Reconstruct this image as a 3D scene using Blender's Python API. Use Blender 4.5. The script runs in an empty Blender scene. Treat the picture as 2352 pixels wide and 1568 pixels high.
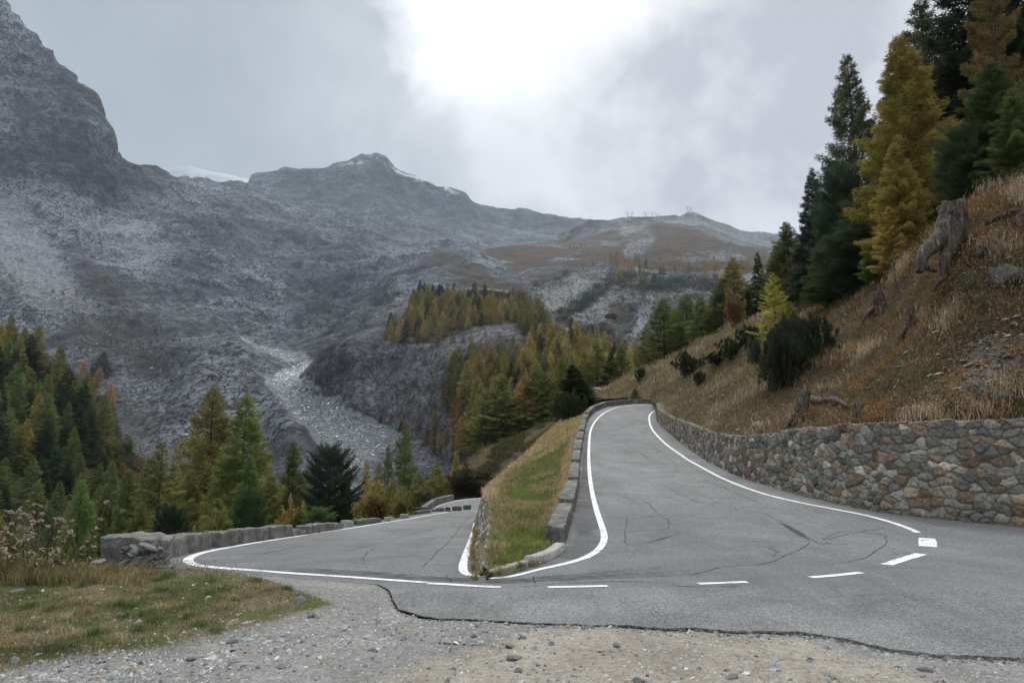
import bpy, math, random
import numpy as np
from math import radians, sin, cos, pi
C = bpy.context.scene
COL = C.collection
rng = np.random.default_rng(7)
random.seed(7)

# ------------------------------------------------------------------ camera geometry
# all reference coordinates are picture coordinates of a 2352 x 1568 frame, turned into world points with a REAL depth
F, CX, CY, EYE = 1568.0, 1176.0, 784.0, 1.6
PITCH = math.atan((1040.0 - CY) / F)
SP, CP = sin(PITCH), cos(PITCH)

def P(u, v, y):
    u = np.asarray(u, float); v = np.asarray(v, float); y = np.asarray(y, float)
    t = (CY - v) / F
    dn = CP - t * SP
    return np.stack([y * (u - CX) / F / dn, y + 0 * u, EYE + y * (SP + t * CP) / dn], -1)

def proj(p):
    p = np.asarray(p, float)
    x, y, z = p[..., 0], p[..., 1], p[..., 2] - EYE
    dep = y * CP + z * SP
    up = -y * SP + z * CP
    return CX + F * x / dep, CY - F * up / dep

# ------------------------------------------------------------------ noise
def _h(i, j, k, s):
    h = (i * 374761393 + j * 668265263 + k * 2147483647 + s * 1274126177) & 0xFFFFFFFF
    h = ((h ^ (h >> 13)) * 1274126177) & 0xFFFFFFFF
    h = ((h ^ (h >> 16)) * 2246822519) & 0xFFFFFFFF
    return ((h ^ (h >> 15)) & 0xFFFFFF) / float(0xFFFFFF)

def vn(p, s=0):
    p = np.asarray(p, float)
    f = np.floor(p); q = p - f; f = f.astype(np.int64)
    q = q * q * q * (q * (q * 6 - 15) + 10)
    r = 0
    for a in (0, 1):
        wa = q[..., 0] if a else 1 - q[..., 0]
        for b in (0, 1):
            wb = q[..., 1] if b else 1 - q[..., 1]
            for c in (0, 1):
                wc = q[..., 2] if c else 1 - q[..., 2]
                r = r + wa * wb * wc * _h(f[..., 0] + a, f[..., 1] + b, f[..., 2] + c, s)
    return r

def fbm(p, oct=5, s=0, gain=.5, ridge=False):
    r = 0; a = 1; t = 0; p = np.asarray(p, float)
    for o in range(oct):
        n = vn(p, s + o)
        if ridge: n = 1 - np.abs(2 * n - 1)
        r = r + a * n; t += a
        a *= gain; p = p * 2.03 + 17.3
    return r / t - (.5 if not ridge else .5)

def sstep(a, b, x):
    t = np.clip((x - a) / (b - a), 0, 1); return t * t * (3 - 2 * t)

# ------------------------------------------------------------------ mesh helpers
def mesh(name, V, Fc, mats=None, smooth=False, mi=None):
    V = np.asarray(V, np.float32).reshape(-1, 3)
    me = bpy.data.meshes.new(name)
    if isinstance(Fc, np.ndarray):
        n, k = Fc.shape
        me.vertices.add(len(V)); me.vertices.foreach_set('co', V.ravel())
        me.loops.add(n * k); me.loops.foreach_set('vertex_index', Fc.astype(np.int32).ravel())
        me.polygons.add(n); me.polygons.foreach_set('loop_start', np.arange(0, n * k, k, dtype=np.int32))
        me.update(calc_edges=True)
    else:
        me.from_pydata([tuple(map(float, a)) for a in V], [], [tuple(int(i) for i in f) for f in Fc])
    for m in (mats if isinstance(mats, (list, tuple)) else [mats]):
        if m: me.materials.append(m)
    if mi is not None: me.polygons.foreach_set('material_index', np.asarray(mi, np.int32))
    if smooth: me.polygons.foreach_set('use_smooth', np.ones(len(me.polygons), bool))
    me.update()
    return me

def link(name, me, parent=None, loc=None):
    o = bpy.data.objects.new(name, me); COL.objects.link(o)
    if parent is not None: o.parent = parent
    if loc is not None: o.location = loc
    return o

def tag(o, label=None, cat=None, group=None, kind=None):
    if label: o['label'] = label
    if cat: o['category'] = cat
    if group: o['group'] = group
    if kind: o['kind'] = kind
    return o

def empty(name, loc, rz=0, s=(1, 1, 1)):
    o = bpy.data.objects.new(name, None); COL.objects.link(o)
    o.location = loc; o.rotation_euler = (0, 0, rz); o.scale = s
    o.empty_display_size = .2
    return o

def attr(me, name, arr):
    a = me.attributes.new(name, 'FLOAT_COLOR', 'POINT')
    arr = np.asarray(arr, np.float32)
    if arr.shape[1] == 3: arr = np.concatenate([arr, np.ones((len(arr), 1), np.float32)], 1)
    a.data.foreach_set('color', arr.ravel())

def gridfaces(nr, nc):
    i = np.arange((nr - 1) * (nc - 1)); r = i // (nc - 1); c = i % (nc - 1)
    a = r * nc + c
    return np.stack([a, a + 1, a + nc + 1, a + nc], 1)

def join(parts):
    V = []; Fs = []; n = 0
    for v, f in parts:
        V.append(np.asarray(v, float).reshape(-1, 3)); Fs.append(np.asarray(f) + n); n += len(V[-1])
    return np.concatenate(V), np.concatenate(Fs)

def tube(path, rad, n=6, cap=True, wob=0, seed=0):
    path = np.asarray(path, float); m = len(path)
    rad = np.broadcast_to(np.asarray(rad, float), (m,))
    tn = np.gradient(path, axis=0); tn /= np.linalg.norm(tn, axis=1)[:, None] + 1e-9
    ref = np.array([0, 0, 1.]) if abs(tn[:, 2]).mean() < .8 else np.array([1., 0, 0])
    a = np.cross(tn, ref); a /= np.linalg.norm(a, axis=1)[:, None] + 1e-9
    b = np.cross(tn, a)
    th = np.arange(n) / n * 2 * pi
    V = path[:, None] + rad[:, None, None] * (np.cos(th)[None, :, None] * a[:, None] + np.sin(th)[None, :, None] * b[:, None])
    if wob:
        q = fbm(V * (1.2 / max(rad.max(), .01)) + seed * 9.1, 3, seed)
        V = path[:, None] + (V - path[:, None]) * (1 + wob * 2 * q[..., None])
    Fq = []
    for i in range(m - 1):
        for j in range(n):
            k = (j + 1) % n
            Fq.append((i * n + j, i * n + k, (i + 1) * n + k, (i + 1) * n + j))
    V = V.reshape(-1, 3)
    if cap:
        V = np.concatenate([V, path[:1], path[-1:]])
        for j in range(n):
            k = (j + 1) % n
            Fq.append((m * n, k, j, j)); Fq.append((m * n + 1, (m - 1) * n + j, (m - 1) * n + k, (m - 1) * n + k))
    return V, Fq

def tubes_mesh(name, lst, mat_, smooth=True):
    V = []; Fs = []; n = 0
    for v, f in lst:
        V.append(v); Fs += [tuple(dict.fromkeys(i + n for i in q)) for q in f]; n += len(v)
    return mesh(name, np.concatenate(V), Fs, mat_, smooth)

def resample(pts, step):
    pts = np.asarray(pts, float)
    s = np.r_[0, np.cumsum(np.linalg.norm(np.diff(pts, axis=0), axis=1))]
    n = max(2, int(s[-1] / step) + 1)
    t = np.linspace(0, s[-1], n)
    return np.stack([np.interp(t, s, pts[:, k]) for k in range(pts.shape[1])], 1)

def smooth_curve(pts, it=2):
    pts = np.asarray(pts, float)
    for _ in range(it):
        q = .75 * pts[:-1] + .25 * pts[1:]; r = .25 * pts[:-1] + .75 * pts[1:]
        m = np.empty((2 * len(q), pts.shape[1])); m[0::2] = q; m[1::2] = r
        pts = np.concatenate([pts[:1], m, pts[-1:]])
    return pts

# ------------------------------------------------------------------ materials
class NT:
    def __init__(s, name):
        s.m = bpy.data.materials.new(name); s.m.use_nodes = True
        s.t = s.m.node_tree; s.t.nodes.clear()
        s.out = s.t.nodes.new('ShaderNodeOutputMaterial')
    def n(s, typ, ins=None, **pr):
        nd = s.t.nodes.new(typ)
        for k, v in pr.items(): setattr(nd, k, v)
        for k, v in (ins or {}).items():
            sock = nd.inputs[k]
            if isinstance(v, bpy.types.NodeSocket): s.t.links.new(v, sock)
            else: sock.default_value = v
        return nd
    def l(s, a, b): s.t.links.new(a, b)
    def math(s, op, a, b=0., c=0., clamp=False):
        nd = s.t.nodes.new('ShaderNodeMath'); nd.operation = op; nd.use_clamp = clamp
        for i, x in enumerate((a, b, c)):
            if isinstance(x, bpy.types.NodeSocket): s.t.links.new(x, nd.inputs[i])
            else: nd.inputs[i].default_value = x
        return nd.outputs[0]
    def mix(s, f, a, b, mode='MIX'):
        nd = s.t.nodes.new('ShaderNodeMix'); nd.data_type = 'RGBA'; nd.blend_type = mode
        for i, x in ((0, f), (6, a), (7, b)):
            if isinstance(x, bpy.types.NodeSocket): s.t.links.new(x, nd.inputs[i])
            elif i == 0: nd.inputs[0].default_value = x
            else: nd.inputs[i].default_value = (*x[:3], 1)
        return nd.outputs[2]
    def noise(s, co, scale, detail=4, rough=.6, dist=0.):
        nd = s.n('ShaderNodeTexNoise', {'Scale': scale, 'Detail': detail, 'Roughness': rough, 'Distortion': dist})
        if co is not None: s.l(co, nd.inputs['Vector'])
        return nd.outputs['Fac']
    def ramp(s, f, stops):
        nd = s.t.nodes.new('ShaderNodeValToRGB'); s.l(f, nd.inputs[0])
        e = nd.color_ramp.elements
        while len(e) < len(stops): e.new(.5)
        for i, (p, c) in enumerate(stops):
            e[i].position = p; e[i].color = (*c[:3], 1) if isinstance(c, (tuple, list)) else (c, c, c, 1)
        return nd.outputs[0]
    def rng(s, f, a, b, c=0., d=1.):
        nd = s.n('ShaderNodeMapRange', {'From Min': a, 'From Max': b, 'To Min': c, 'To Max': d}); s.l(f, nd.inputs[0])
        return nd.outputs[0]
    def obj(s): return s.n('ShaderNodeTexCoord').outputs['Object']
    def scale(s, co, v):
        nd = s.n('ShaderNodeMapping', {'Scale': v}); s.l(co, nd.inputs[0]); return nd.outputs[0]
    def bump(s, h, st, dist): return s.n('ShaderNodeBump', {'Height': h, 'Strength': st, 'Distance': dist}).outputs[0]
    def done(s, col, rough=.9, nrm=None, spec=.2):
        b = s.n('ShaderNodeBsdfPrincipled', {'Roughness': rough})
        b.inputs['Specular IOR Level'].default_value = spec
        if isinstance(col, bpy.types.NodeSocket): s.l(col, b.inputs['Base Color'])
        else: b.inputs['Base Color'].default_value = (*col, 1)
        if nrm is not None: s.l(nrm, b.inputs['Normal'])
        s.l(b.outputs[0], s.out.inputs[0]); return s.m

def terrain_mat(name, fs, dark, light, grass=(.10, .078, .045), scree=(.34, .35, .36), snow=(.85, .87, .9), contrast=1., bump=1., stretch=(1, 1, 1)):
    """rock with grass / scree / snow laid on by the vertex attribute 'mask'; fs = size in metres of the fine features"""
    t = NT(name); co = t.scale(t.obj(), stretch)
    a = t.noise(co, 1 / fs, 6, .74, .5); a2 = t.noise(co, 3.2 / fs, 4, .75); b = t.noise(co, .17 / fs, 5, .62, 1.0); c = t.noise(co, .028 / fs, 4, .6, .5)
    vo = t.n('ShaderNodeTexVoronoi', {'Scale': .42 / fs, 'Randomness': 1.}, feature='DISTANCE_TO_EDGE')
    wob = t.n('ShaderNodeVectorMath', {1: (0, 0, 0)}, operation='ADD'); t.l(co, wob.inputs[0])
    nz = t.n('ShaderNodeTexNoise', {'Scale': .5 / fs, 'Detail': 4.}); t.l(co, nz.inputs['Vector'])
    sc = t.n('ShaderNodeVectorMath', {'Scale': fs * 5.}, operation='SCALE'); t.l(nz.outputs['Color'], sc.inputs[0]); t.l(sc.outputs[0], wob.inputs[1])
    t.l(wob.outputs[0], vo.inputs['Vector'])
    crack = t.math('MULTIPLY', t.rng(vo.outputs['Distance'], 0., .08, -.16, 0.), t.rng(c, .42, .58))
    h = t.math('ADD', t.math('MULTIPLY', a, .5), t.math('ADD', t.math('MULTIPLY', b, .4), t.math('MULTIPLY', a2, .25)))
    h = t.math('ADD', h, crack)
    hc = t.math('ADD', h, t.math('MULTIPLY', t.math('SUBTRACT', c, .5), .6))
    k = .15 / contrast
    mid = tuple(.55 * p + .45 * q for p, q in zip(dark, light))
    col = t.ramp(t.rng(hc, .56 - k, .58 + k), [(0, dark), (.45, mid), (.8, light), (1, tuple(1.45 * q for q in light))])
    warm = t.rng(t.noise(co, .05 / fs, 4, .6), .42, .62); col = t.mix(t.math('MULTIPLY', warm, .22), col, tuple(q * m for q, m in zip(mid, (1.25, 1.08, .9))))
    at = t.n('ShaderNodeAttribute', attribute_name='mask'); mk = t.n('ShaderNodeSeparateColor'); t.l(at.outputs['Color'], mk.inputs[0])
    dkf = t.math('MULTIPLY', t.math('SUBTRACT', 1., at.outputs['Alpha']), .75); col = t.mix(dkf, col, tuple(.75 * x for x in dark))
    def edge(sock, w=.35, n=None):
        return t.rng(t.math('ADD', sock, t.math('MULTIPLY', t.math('SUBTRACT', n or a, .5), 1.8)), .5 - w / 2, .5 + w / 2)
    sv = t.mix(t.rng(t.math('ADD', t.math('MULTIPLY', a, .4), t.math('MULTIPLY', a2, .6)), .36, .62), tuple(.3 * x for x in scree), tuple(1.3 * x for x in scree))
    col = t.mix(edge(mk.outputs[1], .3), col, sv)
    gv = t.mix(t.rng(b, .35, .65), tuple(.55 * x for x in grass), tuple(1.35 * x for x in grass))
    gv = t.mix(t.rng(a, .4, .7), gv, tuple(.75 * x for x in grass))
    col = t.mix(edge(mk.outputs[0]), col, gv)
    col = t.mix(edge(mk.outputs[2], .25, t.math('ADD', t.math('MULTIPLY', a, .5), t.math('MULTIPLY', b, .5))), col, snow)
    return t.done(col, .95, t.bump(h, 1. * bump, fs * 2.), .1)

def asphalt_mat():
    t = NT('asphalt'); co = t.obj()
    f = t.noise(co, 48, 2, .8); g = t.noise(co, 16, 3, .7); m = t.noise(co, 1.1, 5, .6, .8); l = t.noise(t.scale(co, (1, .35, 1)), .35, 4, .6, .5)
    v = t.math('ADD', t.math('MULTIPLY', f, .75), t.math('ADD', t.math('MULTIPLY', g, .35), t.math('ADD', t.math('MULTIPLY', m, .22), t.math('MULTIPLY', l, .18))))
    col = t.ramp(t.rng(v, .56, .94), [(0, (.028, .029, .029)), (.45, (.125, .128, .127)), (1, (.32, .322, .316))])
    at = t.n('ShaderNodeAttribute', attribute_name='mask'); mk = t.n('ShaderNodeSeparateColor'); t.l(at.outputs['Color'], mk.inputs[0])
    # old worn strip beside the parapet: dark, crumbled
    old = t.ramp(t.rng(t.math('ADD', t.math('MULTIPLY', m, .6), t.math('MULTIPLY', g, .5)), .4, .75), [(0, (.02, .021, .02)), (.55, (.085, .087, .082)), (1, (.19, .19, .17))])
    col = t.mix(t.rng(t.math('ADD', mk.outputs[0], t.math('MULTIPLY', t.math('SUBTRACT', m, .5), .9)), .4, .6), col, old)
    tr_ = t.rng(t.noise(t.scale(co, (3.5, .22, 1)), .8, 4, .6, .4), .5, .72)
    col = t.mix(t.math('MULTIPLY', tr_, .38), col, (.09, .092, .096))
    col = t.mix(t.math('MULTIPLY', t.rng(t.math('ADD', mk.outputs[1], t.math('MULTIPLY', t.math('SUBTRACT', m, .5), 1.)), .35, .65), .36), col, (.1, .105, .115))       # smoother younger surface inside the bend
    vo = t.n('ShaderNodeTexVoronoi', {'Scale': .45}, feature='DISTANCE_TO_EDGE')
    nz = t.n('ShaderNodeTexNoise', {'Scale': 1.3, 'Detail': 6.}); t.l(co, nz.inputs['Vector'])
    sc = t.n('ShaderNodeVectorMath', {'Scale': 1.2}, operation='SCALE'); t.l(nz.outputs['Color'], sc.inputs[0])
    ad = t.n('ShaderNodeVectorMath', operation='ADD'); t.l(co, ad.inputs[0]); t.l(sc.outputs[0], ad.inputs[1]); t.l(ad.outputs[0], vo.inputs['Vector'])
    cr = t.math('MULTIPLY', t.rng(vo.outputs['Distance'], .0, .012, 1., 0.), t.rng(t.noise(co, .28, 3, .5), .52, .6))
    col = t.mix(t.math('MULTIPLY', cr, .75), col, (.04, .04, .04))
    return t.done(col, .85, t.bump(t.math('ADD', t.math('MULTIPLY', f, .5), g), .35, .01), .25)

def simple(name, stops, scales=((30, .5), (5, .5)), rough=.9, bump=.4, dist=.01, lo=.35, hi=.68, spec=.2, stretch=(1, 1, 1)):
    t = NT(name); co = t.scale(t.obj(), stretch); v = None
    for sc, w in scales:
        x = t.math('MULTIPLY', t.noise(co, sc, 5, .65, .3), w); v = x if v is None else t.math('ADD', v, x)
    col = t.ramp(t.rng(v, lo, hi), stops)
    return t.done(col, rough, t.bump(v, bump, dist), spec)

def foliage_mat(name, trans=.35, var=1.5, objcol=True, col=(.05, .07, .02)):
    t = NT(name); co = t.obj()
    base = t.n('ShaderNodeObjectInfo').outputs['Color'] if objcol else None
    if base is None:
        r = t.n('ShaderNodeRGB'); r.outputs[0].default_value = (*col, 1); base = r.outputs[0]
    n1 = t.noise(co, .55, 3, .6); n2 = t.noise(co, 6., 2, .7)
    k = t.rng(t.math('ADD', t.math('MULTIPLY', n1, .55), t.math('MULTIPLY', n2, .45)), .36, .64, .5, var)
    cv = t.n('ShaderNodeVectorMath', operation='SCALE'); t.l(base, cv.inputs[0]); t.l(k, cv.inputs['Scale'])
    hs = t.n('ShaderNodeHueSaturation', {'Hue': .5, 'Saturation': .86}); t.l(cv.outputs[0], hs.inputs['Color'])
    t.l(t.rng(t.noise(co, .9, 3, .6), .35, .65, .475, .525), hs.inputs['Hue'])
    d = t.n('ShaderNodeBsdfDiffuse'); tr = t.n('ShaderNodeBsdfTranslucent')
    t.l(hs.outputs[0], d.inputs[0]); t.l(hs.outputs[0], tr.inputs[0])
    mx = t.n('ShaderNodeMixShader', {0: trans}); t.l(d.outputs[0], mx.inputs[1]); t.l(tr.outputs[0], mx.inputs[2])
    t.l(mx.outputs[0], t.out.inputs[0]); return t.m

def attr_mat(name, rough=.9, bump=.5, bs=40, dist=.02, trans=0.):
    """base colour stored per vertex ('tint'), broken up with noise"""
    t = NT(name); co = t.obj(); at = t.n('ShaderNodeAttribute', attribute_name='tint').outputs['Color']
    n = t.math('ADD', t.math('MULTIPLY', t.noise(co, bs, 4, .7), .6), t.math('MULTIPLY', t.noise(co, bs * .2, 4, .6, 1.), .4))
    cv = t.n('ShaderNodeVectorMath', operation='SCALE'); t.l(at, cv.inputs[0]); t.l(t.rng(n, .32, .68, .4, 1.6), cv.inputs['Scale'])
    if trans:
        d = t.n('ShaderNodeBsdfDiffuse'); tr = t.n('ShaderNodeBsdfTranslucent'); t.l(cv.outputs[0], d.inputs[0]); t.l(cv.outputs[0], tr.inputs[0])
        mx = t.n('ShaderNodeMixShader', {0: trans}); t.l(d.outputs[0], mx.inputs[1]); t.l(tr.outputs[0], mx.inputs[2]); t.l(mx.outputs[0], t.out.inputs[0]); return t.m
    return t.done(cv.outputs[0], rough, t.bump(n, bump, dist), .15)

M = {}
M['asphalt'] = asphalt_mat()
M['line'] = simple('road_paint', [(0, (.16, .16, .16)), (.25, (.36, .365, .36)), (.42, (.62, .625, .62)), (1, (.76, .765, .76))], ((38, .6), (3.5, .4)), .75, .2, .004, .36, .62)
M['crack'] = simple('crack_fill', [(0, (.03, .03, .03)), (1, (.075, .075, .072))])
M['gravel'] = simple('gravel_ground', [(0, (.10, .098, .092)), (.45, (.25, .243, .225)), (1, (.46, .44, .40))], ((55, .4), (14, .3), (1.1, .3)), .95, .8, .02)
M['rock'] = simple('grey_rock', [(0, (.075, .075, .075)), (.5, (.2, .2, .195)), (1, (.42, .41, .39))], ((25, .45), (5, .55)), .9, .8, .02)
M['block'] = simple('parapet_concrete', [(0, (.03, .03, .028)), (.4, (.115, .113, .104)), (.75, (.22, .215, .195)), (1, (.36, .355, .33))], ((38, .4), (5, .35), (1.3, .25)), .95, .9, .02, .36, .66)
M['darkrock'] = simple('dark_schist', [(0, (.02, .02, .02)), (.5, (.085, .083, .078)), (1, (.26, .255, .24))], ((25, .4), (5, .6)), .9, 1., .04, stretch=(1, 1, 3.5))
M['kerbstone'] = simple('kerb_stone', [(0, (.16, .155, .14)), (.5, (.33, .325, .30)), (1, (.5, .49, .46))], ((30, .5), (4, .5)), .9, .5, .01)
M['bark'] = simple('bark', [(0, (.02, .017, .014)), (.5, (.07, .058, .048)), (1, (.16, .14, .12))], ((12, .5), (3, .5)), .95, .8, .03, stretch=(1, 1, .3))
M['deadwood'] = simple('weathered_wood', [(0, (.014, .011, .009)), (.4, (.06, .047, .038)), (.75, (.135, .115, .098)), (1, (.32, .29, .26))], ((34, .5), (9, .5)), .9, 1., .05, .36, .64, stretch=(1.3, 1.3, .16))
M['needle'] = foliage_mat('needles')
M['leaf'] = foliage_mat('leaves', .45, 1.6)
M['stone_attr'] = attr_mat('wall_stones', .88, .9, 22, .025)
M['blade'] = attr_mat('grass_blades', trans=.3, bs=5)
M['scatterstone'] = attr_mat('loose_stones', .9, .5, 60, .01)
M['metal'] = simple('galvanised_steel', [(0, (.25, .26, .27)), (1, (.4, .41, .42))])
M['snow'] = simple('snow', [(0, (.24, .28, .32)), (.5, (.34, .385, .42)), (1, (.44, .48, .52))], ((.01, .5), (.05, .5)), .7, .5, 3.)
M['cave'] = simple('cave_shade', [(0, (.012, .012, .013)), (1, (.03, .03, .03))])

def inpoly(u, v, poly, soft=10.):
    """soft inside test: 1 inside, 0 outside, over 'soft' picture units"""
    poly = np.array(poly, float); n = len(poly)
    ins = np.zeros(u.shape, bool); dm = np.full(u.shape, 1e9)
    for i in range(n):
        a = poly[i]; b = poly[(i + 1) % n]
        c = ((a[1] > v) != (b[1] > v)) & (u < (b[0] - a[0]) * (v - a[1]) / (b[1] - a[1] + 1e-9) + a[0]); ins ^= c
        ab = b - a; t = np.clip(((u - a[0]) * ab[0] + (v - a[1]) * ab[1]) / (ab @ ab + 1e-9), 0, 1)
        dm = np.minimum(dm, np.hypot(u - a[0] - t * ab[0], v - a[1] - t * ab[1]))
    return np.clip(.5 + np.where(ins, dm, -dm) / (2 * soft), 0, 1)

# ------------------------------------------------------------------ near ground model
ZRy = np.array([-50, 11, 13, 15.5, 19.5, 24, 28.5, 34, 42, 47, 52, 55, 57.5, 60.5, 70])
ZRz = np.array([0, 0, .08, .22, .47, .85, 1.3, 2.0, 3.15, 3.93, 4.75, 5.25, 5.6, 6.0, 7.0])
ZLy = np.array([-50, 8.5, 11, 16, 26, 36, 46, 60])
ZLz = np.array([0, 0, -.08, -.42, -1.12, -1.7, -2.2, -3.3])
def zR(y): return np.interp(y, ZRy, ZRz)
def zL(y): return np.interp(y, ZLy, ZLz)
def zroad(x, y):
    x = np.asarray(x, float); y = np.asarray(y, float)
    w = sstep(-.1, .5, x)
    far = sstep(11.5, 12.5, y)
    w = np.where(y > 12.2, (x > .1) * 1., w)
    return w * zR(y) + (1 - w) * zL(y)
_Y = np.geomspace(1.5, 72, 3000)
def hit(u, v, side='A', dz=0.):
    fn = {'R': lambda x, y: zR(y), 'L': lambda x, y: zL(y), 'A': lambda x, y: 0 * y}[side]
    out = []
    for uu, vv in zip(np.atleast_1d(u), np.atleast_1d(v)):
        p = P(uu, vv, _Y); g = p[:, 2] - fn(p[:, 0], p[:, 1]) - dz
        k = np.where(g < 0)[0]; k = k[0] if len(k) else len(_Y) - 1
        a, b = g[max(k - 1, 0)], g[k]; t = 0 if a == b else np.clip(a / (a - b), 0, 1)
        y = _Y[max(k - 1, 0)] * (1 - t) + _Y[k] * t
        out.append(P(uu, vv, y))
    return np.array(out)
def hits(pts, side): 
    pts = np.array(pts, float); return hit(pts[:, 0], pts[:, 1], side)

# key lines in plan
par_R = hits([(1295, 1253), (1321, 1170), (1328, 1132), (1330, 1114), (1333, 1058), (1338, 1022), (1345, 983), (1350, 962), (1364, 945.5), (1384, 936), (1412, 930), (1450, 927), (1506, 926), (1560, 926)], 'R')
par_R = smooth_curve(par_R, 1)
wall_b = hits([(1502, 943), (1510, 968), (1545, 1000), (1600, 1042), (1650, 1071), (1700, 1095), (1800, 1125), (1900, 1150), (2000, 1172), (2100, 1185), (2200, 1195), (2352, 1210), (2600, 1228), (2900, 1240)], 'R')
wall_b = smooth_curve(wall_b, 1)
out_L = hits([(420, 1290), (424, 1280), (470, 1262), (500, 1256), (600, 1240), (700, 1224), (800, 1209), (900, 1193), (1000, 1175), (1090, 1165), (1112, 1164)], 'L')
def fx(curve):           # x as a function of y
    c = curve[np.argsort(curve[:, 1])]
    return lambda y: np.interp(y, c[:, 1], c[:, 0])
xR0 = fx(par_R[par_R[:, 1] < 55]); xWl = fx(wall_b[wall_b[:, 1] > 11]); xO = fx(out_L)
WY = np.array([9.2, 10.5, 13.7, 20, 26, 32, 38, 45, 52, 58])
WX = np.array([-.33, -.34, -.37, -.62, -1.0, -.85, -.27, .84, 2.5, 4.3])
WZ = np.array([.0, .1, .26, .34, .16, .22, .63, 1.46, 2.93, 4.5])
WBX = np.array([-.42, -.5, -.72, -.98, -1.4, -1.5, -1.0, .1, 1.6, 3.4])
xwt = lambda y: np.interp(y, WY, WX); zwt = lambda y: np.interp(y, WY, WZ); xwb = lambda y: np.interp(y, WY, WBX)

# asphalt: one sheet from apron edge, both legs of the hairpin
edge_px = [(380, 1292), (440, 1305), (560, 1314), (700, 1326), (800, 1333), (870, 1339), (893, 1352), (903, 1376), (915, 1398), (960, 1413), (1010, 1420), (1100, 1421), (1200, 1428), (1300, 1431), (1350, 1434), (1440, 1434), (1530, 1441), (1600, 1440), (1680, 1448), (1750, 1447), (1850, 1451), (1900, 1458), (1950, 1466), (2000, 1478), (2050, 1488), (2150, 1500), (2250, 1502), (2352, 1507), (2700, 1520)]
edge = hits(edge_px, 'A')
def bottom_y(x):          # front rim of the asphalt as a function of x
    e = edge.copy(); e = e[np.argsort(e[:, 0])]
    return np.interp(x, e[:, 0], e[:, 1])
xs = np.unique(np.r_[np.linspace(-6.1, -1.2, 200), np.linspace(-1.2, 8, 520), np.linspace(8, 26, 80)])
yb = bottom_y(xs)
yb = yb + (.08 * fbm(np.stack([xs * 2.2, 0 * xs, 0 * xs], 1), 6, 3, .72) + .03 * fbm(np.stack([xs * 16, 0 * xs, 0 * xs], 1), 3, 13, .7)) * 2
wc = wall_b[np.argsort(wall_b[:, 0])]
ytop = np.full(len(xs), 12.)
far_r = wall_b[wall_b[:, 1] < 12.6]
if len(far_r):
    fr = far_r[np.argsort(far_r[:, 0])]
    ytop = np.where(xs > fr[0, 0], np.minimum(12., np.interp(xs, fr[:, 0], fr[:, 1]) + .3), 12.)
tl = np.linspace(0, 1, 40)[:, None]
Y = yb[None] * (1 - tl) + np.maximum(ytop, yb + .3)[None] * tl
X = np.broadcast_to(xs[None], Y.shape)
def undul(X, Y): return .012 * fbm(np.stack([X * .8, Y * .8, 0 * X], -1), 3, 5)
Z = zroad(X, Y) + undul(X, Y)
parts = [(np.stack([X, Y, Z], -1).reshape(-1, 3), gridfaces(*Y.shape))]
sk = np.stack([np.stack([xs, yb, Z[0]], 1), np.stack([xs, yb - .003, Z[0] - (.008 + .022 * sstep(0, 4, xs)) * (1 + .8 * fbm(np.stack([xs * 5, 0 * xs, 0 * xs], 1), 3, 44) * 2)], 1)])
parts.append((sk.reshape(-1, 3), gridfaces(2, len(xs))[:, ::-1]))
yy = np.linspace(12, 50, 240)
def strip(xa, xb, yy, zf, n=30):
    t = np.linspace(0, 1, n)[None]; X = xa[:, None] * (1 - t) + xb[:, None] * t; Y = np.broadcast_to(yy[:, None], X.shape)
    return np.stack([X, Y, zf(Y) + undul(X, Y)], -1).reshape(-1, 3), gridfaces(len(yy), n)
parts.append(strip(np.minimum(xO(yy), -.5) - .25, xwb(yy) + .45, yy, zL))
yr = np.linspace(12, 52, 240)
parts.append(strip(xR0(yr) - .45, xWl(yr) + .35, yr, zR))
# far bend of the upper leg
oc = par_R[par_R[:, 1] > 51.9]; oc = resample(oc, .5)
n = len(oc); tt = np.linspace(0, 1, n)
p0 = np.array([xWl(52.) + .35, 52., 4.75]); ic = np.stack([p0[0] + tt * 8, 52 + 1.5 * tt, 4.75 + .25 * tt], 1)
oc[0] = (xR0(52.) - .45, 52, 4.75)
G = oc[:, None] * (1 - np.linspace(0, 1, 16)[None, :, None]) + ic[:, None] * np.linspace(0, 1, 16)[None, :, None]
parts.append((G.reshape(-1, 3), gridfaces(n, 16)))
V, Fc = join(parts)
me = mesh('road', V, Fc, M['asphalt'], True)
xp = np.interp(V[:, 1], par_R[:, 1], par_R[:, 0])
OLDP = [(1296, 1258), (1318, 1175), (1330, 1110), (1336, 1040), (1347, 970), (1352, 1000), (1349, 1060), (1355, 1125), (1373, 1195), (1385, 1235), (1368, 1262), (1310, 1288), (1225, 1308), (1150, 1318), (1225, 1290), (1290, 1270)]
kf = V[:, 1] > 1.6
m0 = np.where(kf, np.array([0.]), 0); m0 = np.zeros(len(V))
m0 = np.maximum(m0, ((V[:, 0] < xwb(V[:, 1]) + .6) & (V[:, 0] > xwb(V[:, 1]) - .35) & (V[:, 1] > 9.2)) * .45)
m0 = np.maximum(m0, sstep(.25, 0, V[:, 1] - bottom_y(V[:, 0])) * .35 * (V[:, 1] < 9))
m1 = sstep(8.3, 8.9, V[:, 1]) * sstep(22, 12, V[:, 1])
uu, vv = proj(V); m0 = np.maximum(m0, inpoly(uu, vv, OLDP, 4.))
attr(me, 'mask', np.stack([m0, m1, 0 * m0], 1))
road = tag(link('road', me), kind='structure')
road['label'] = 'cracked grey asphalt hairpin bend with white edge lines'

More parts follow.
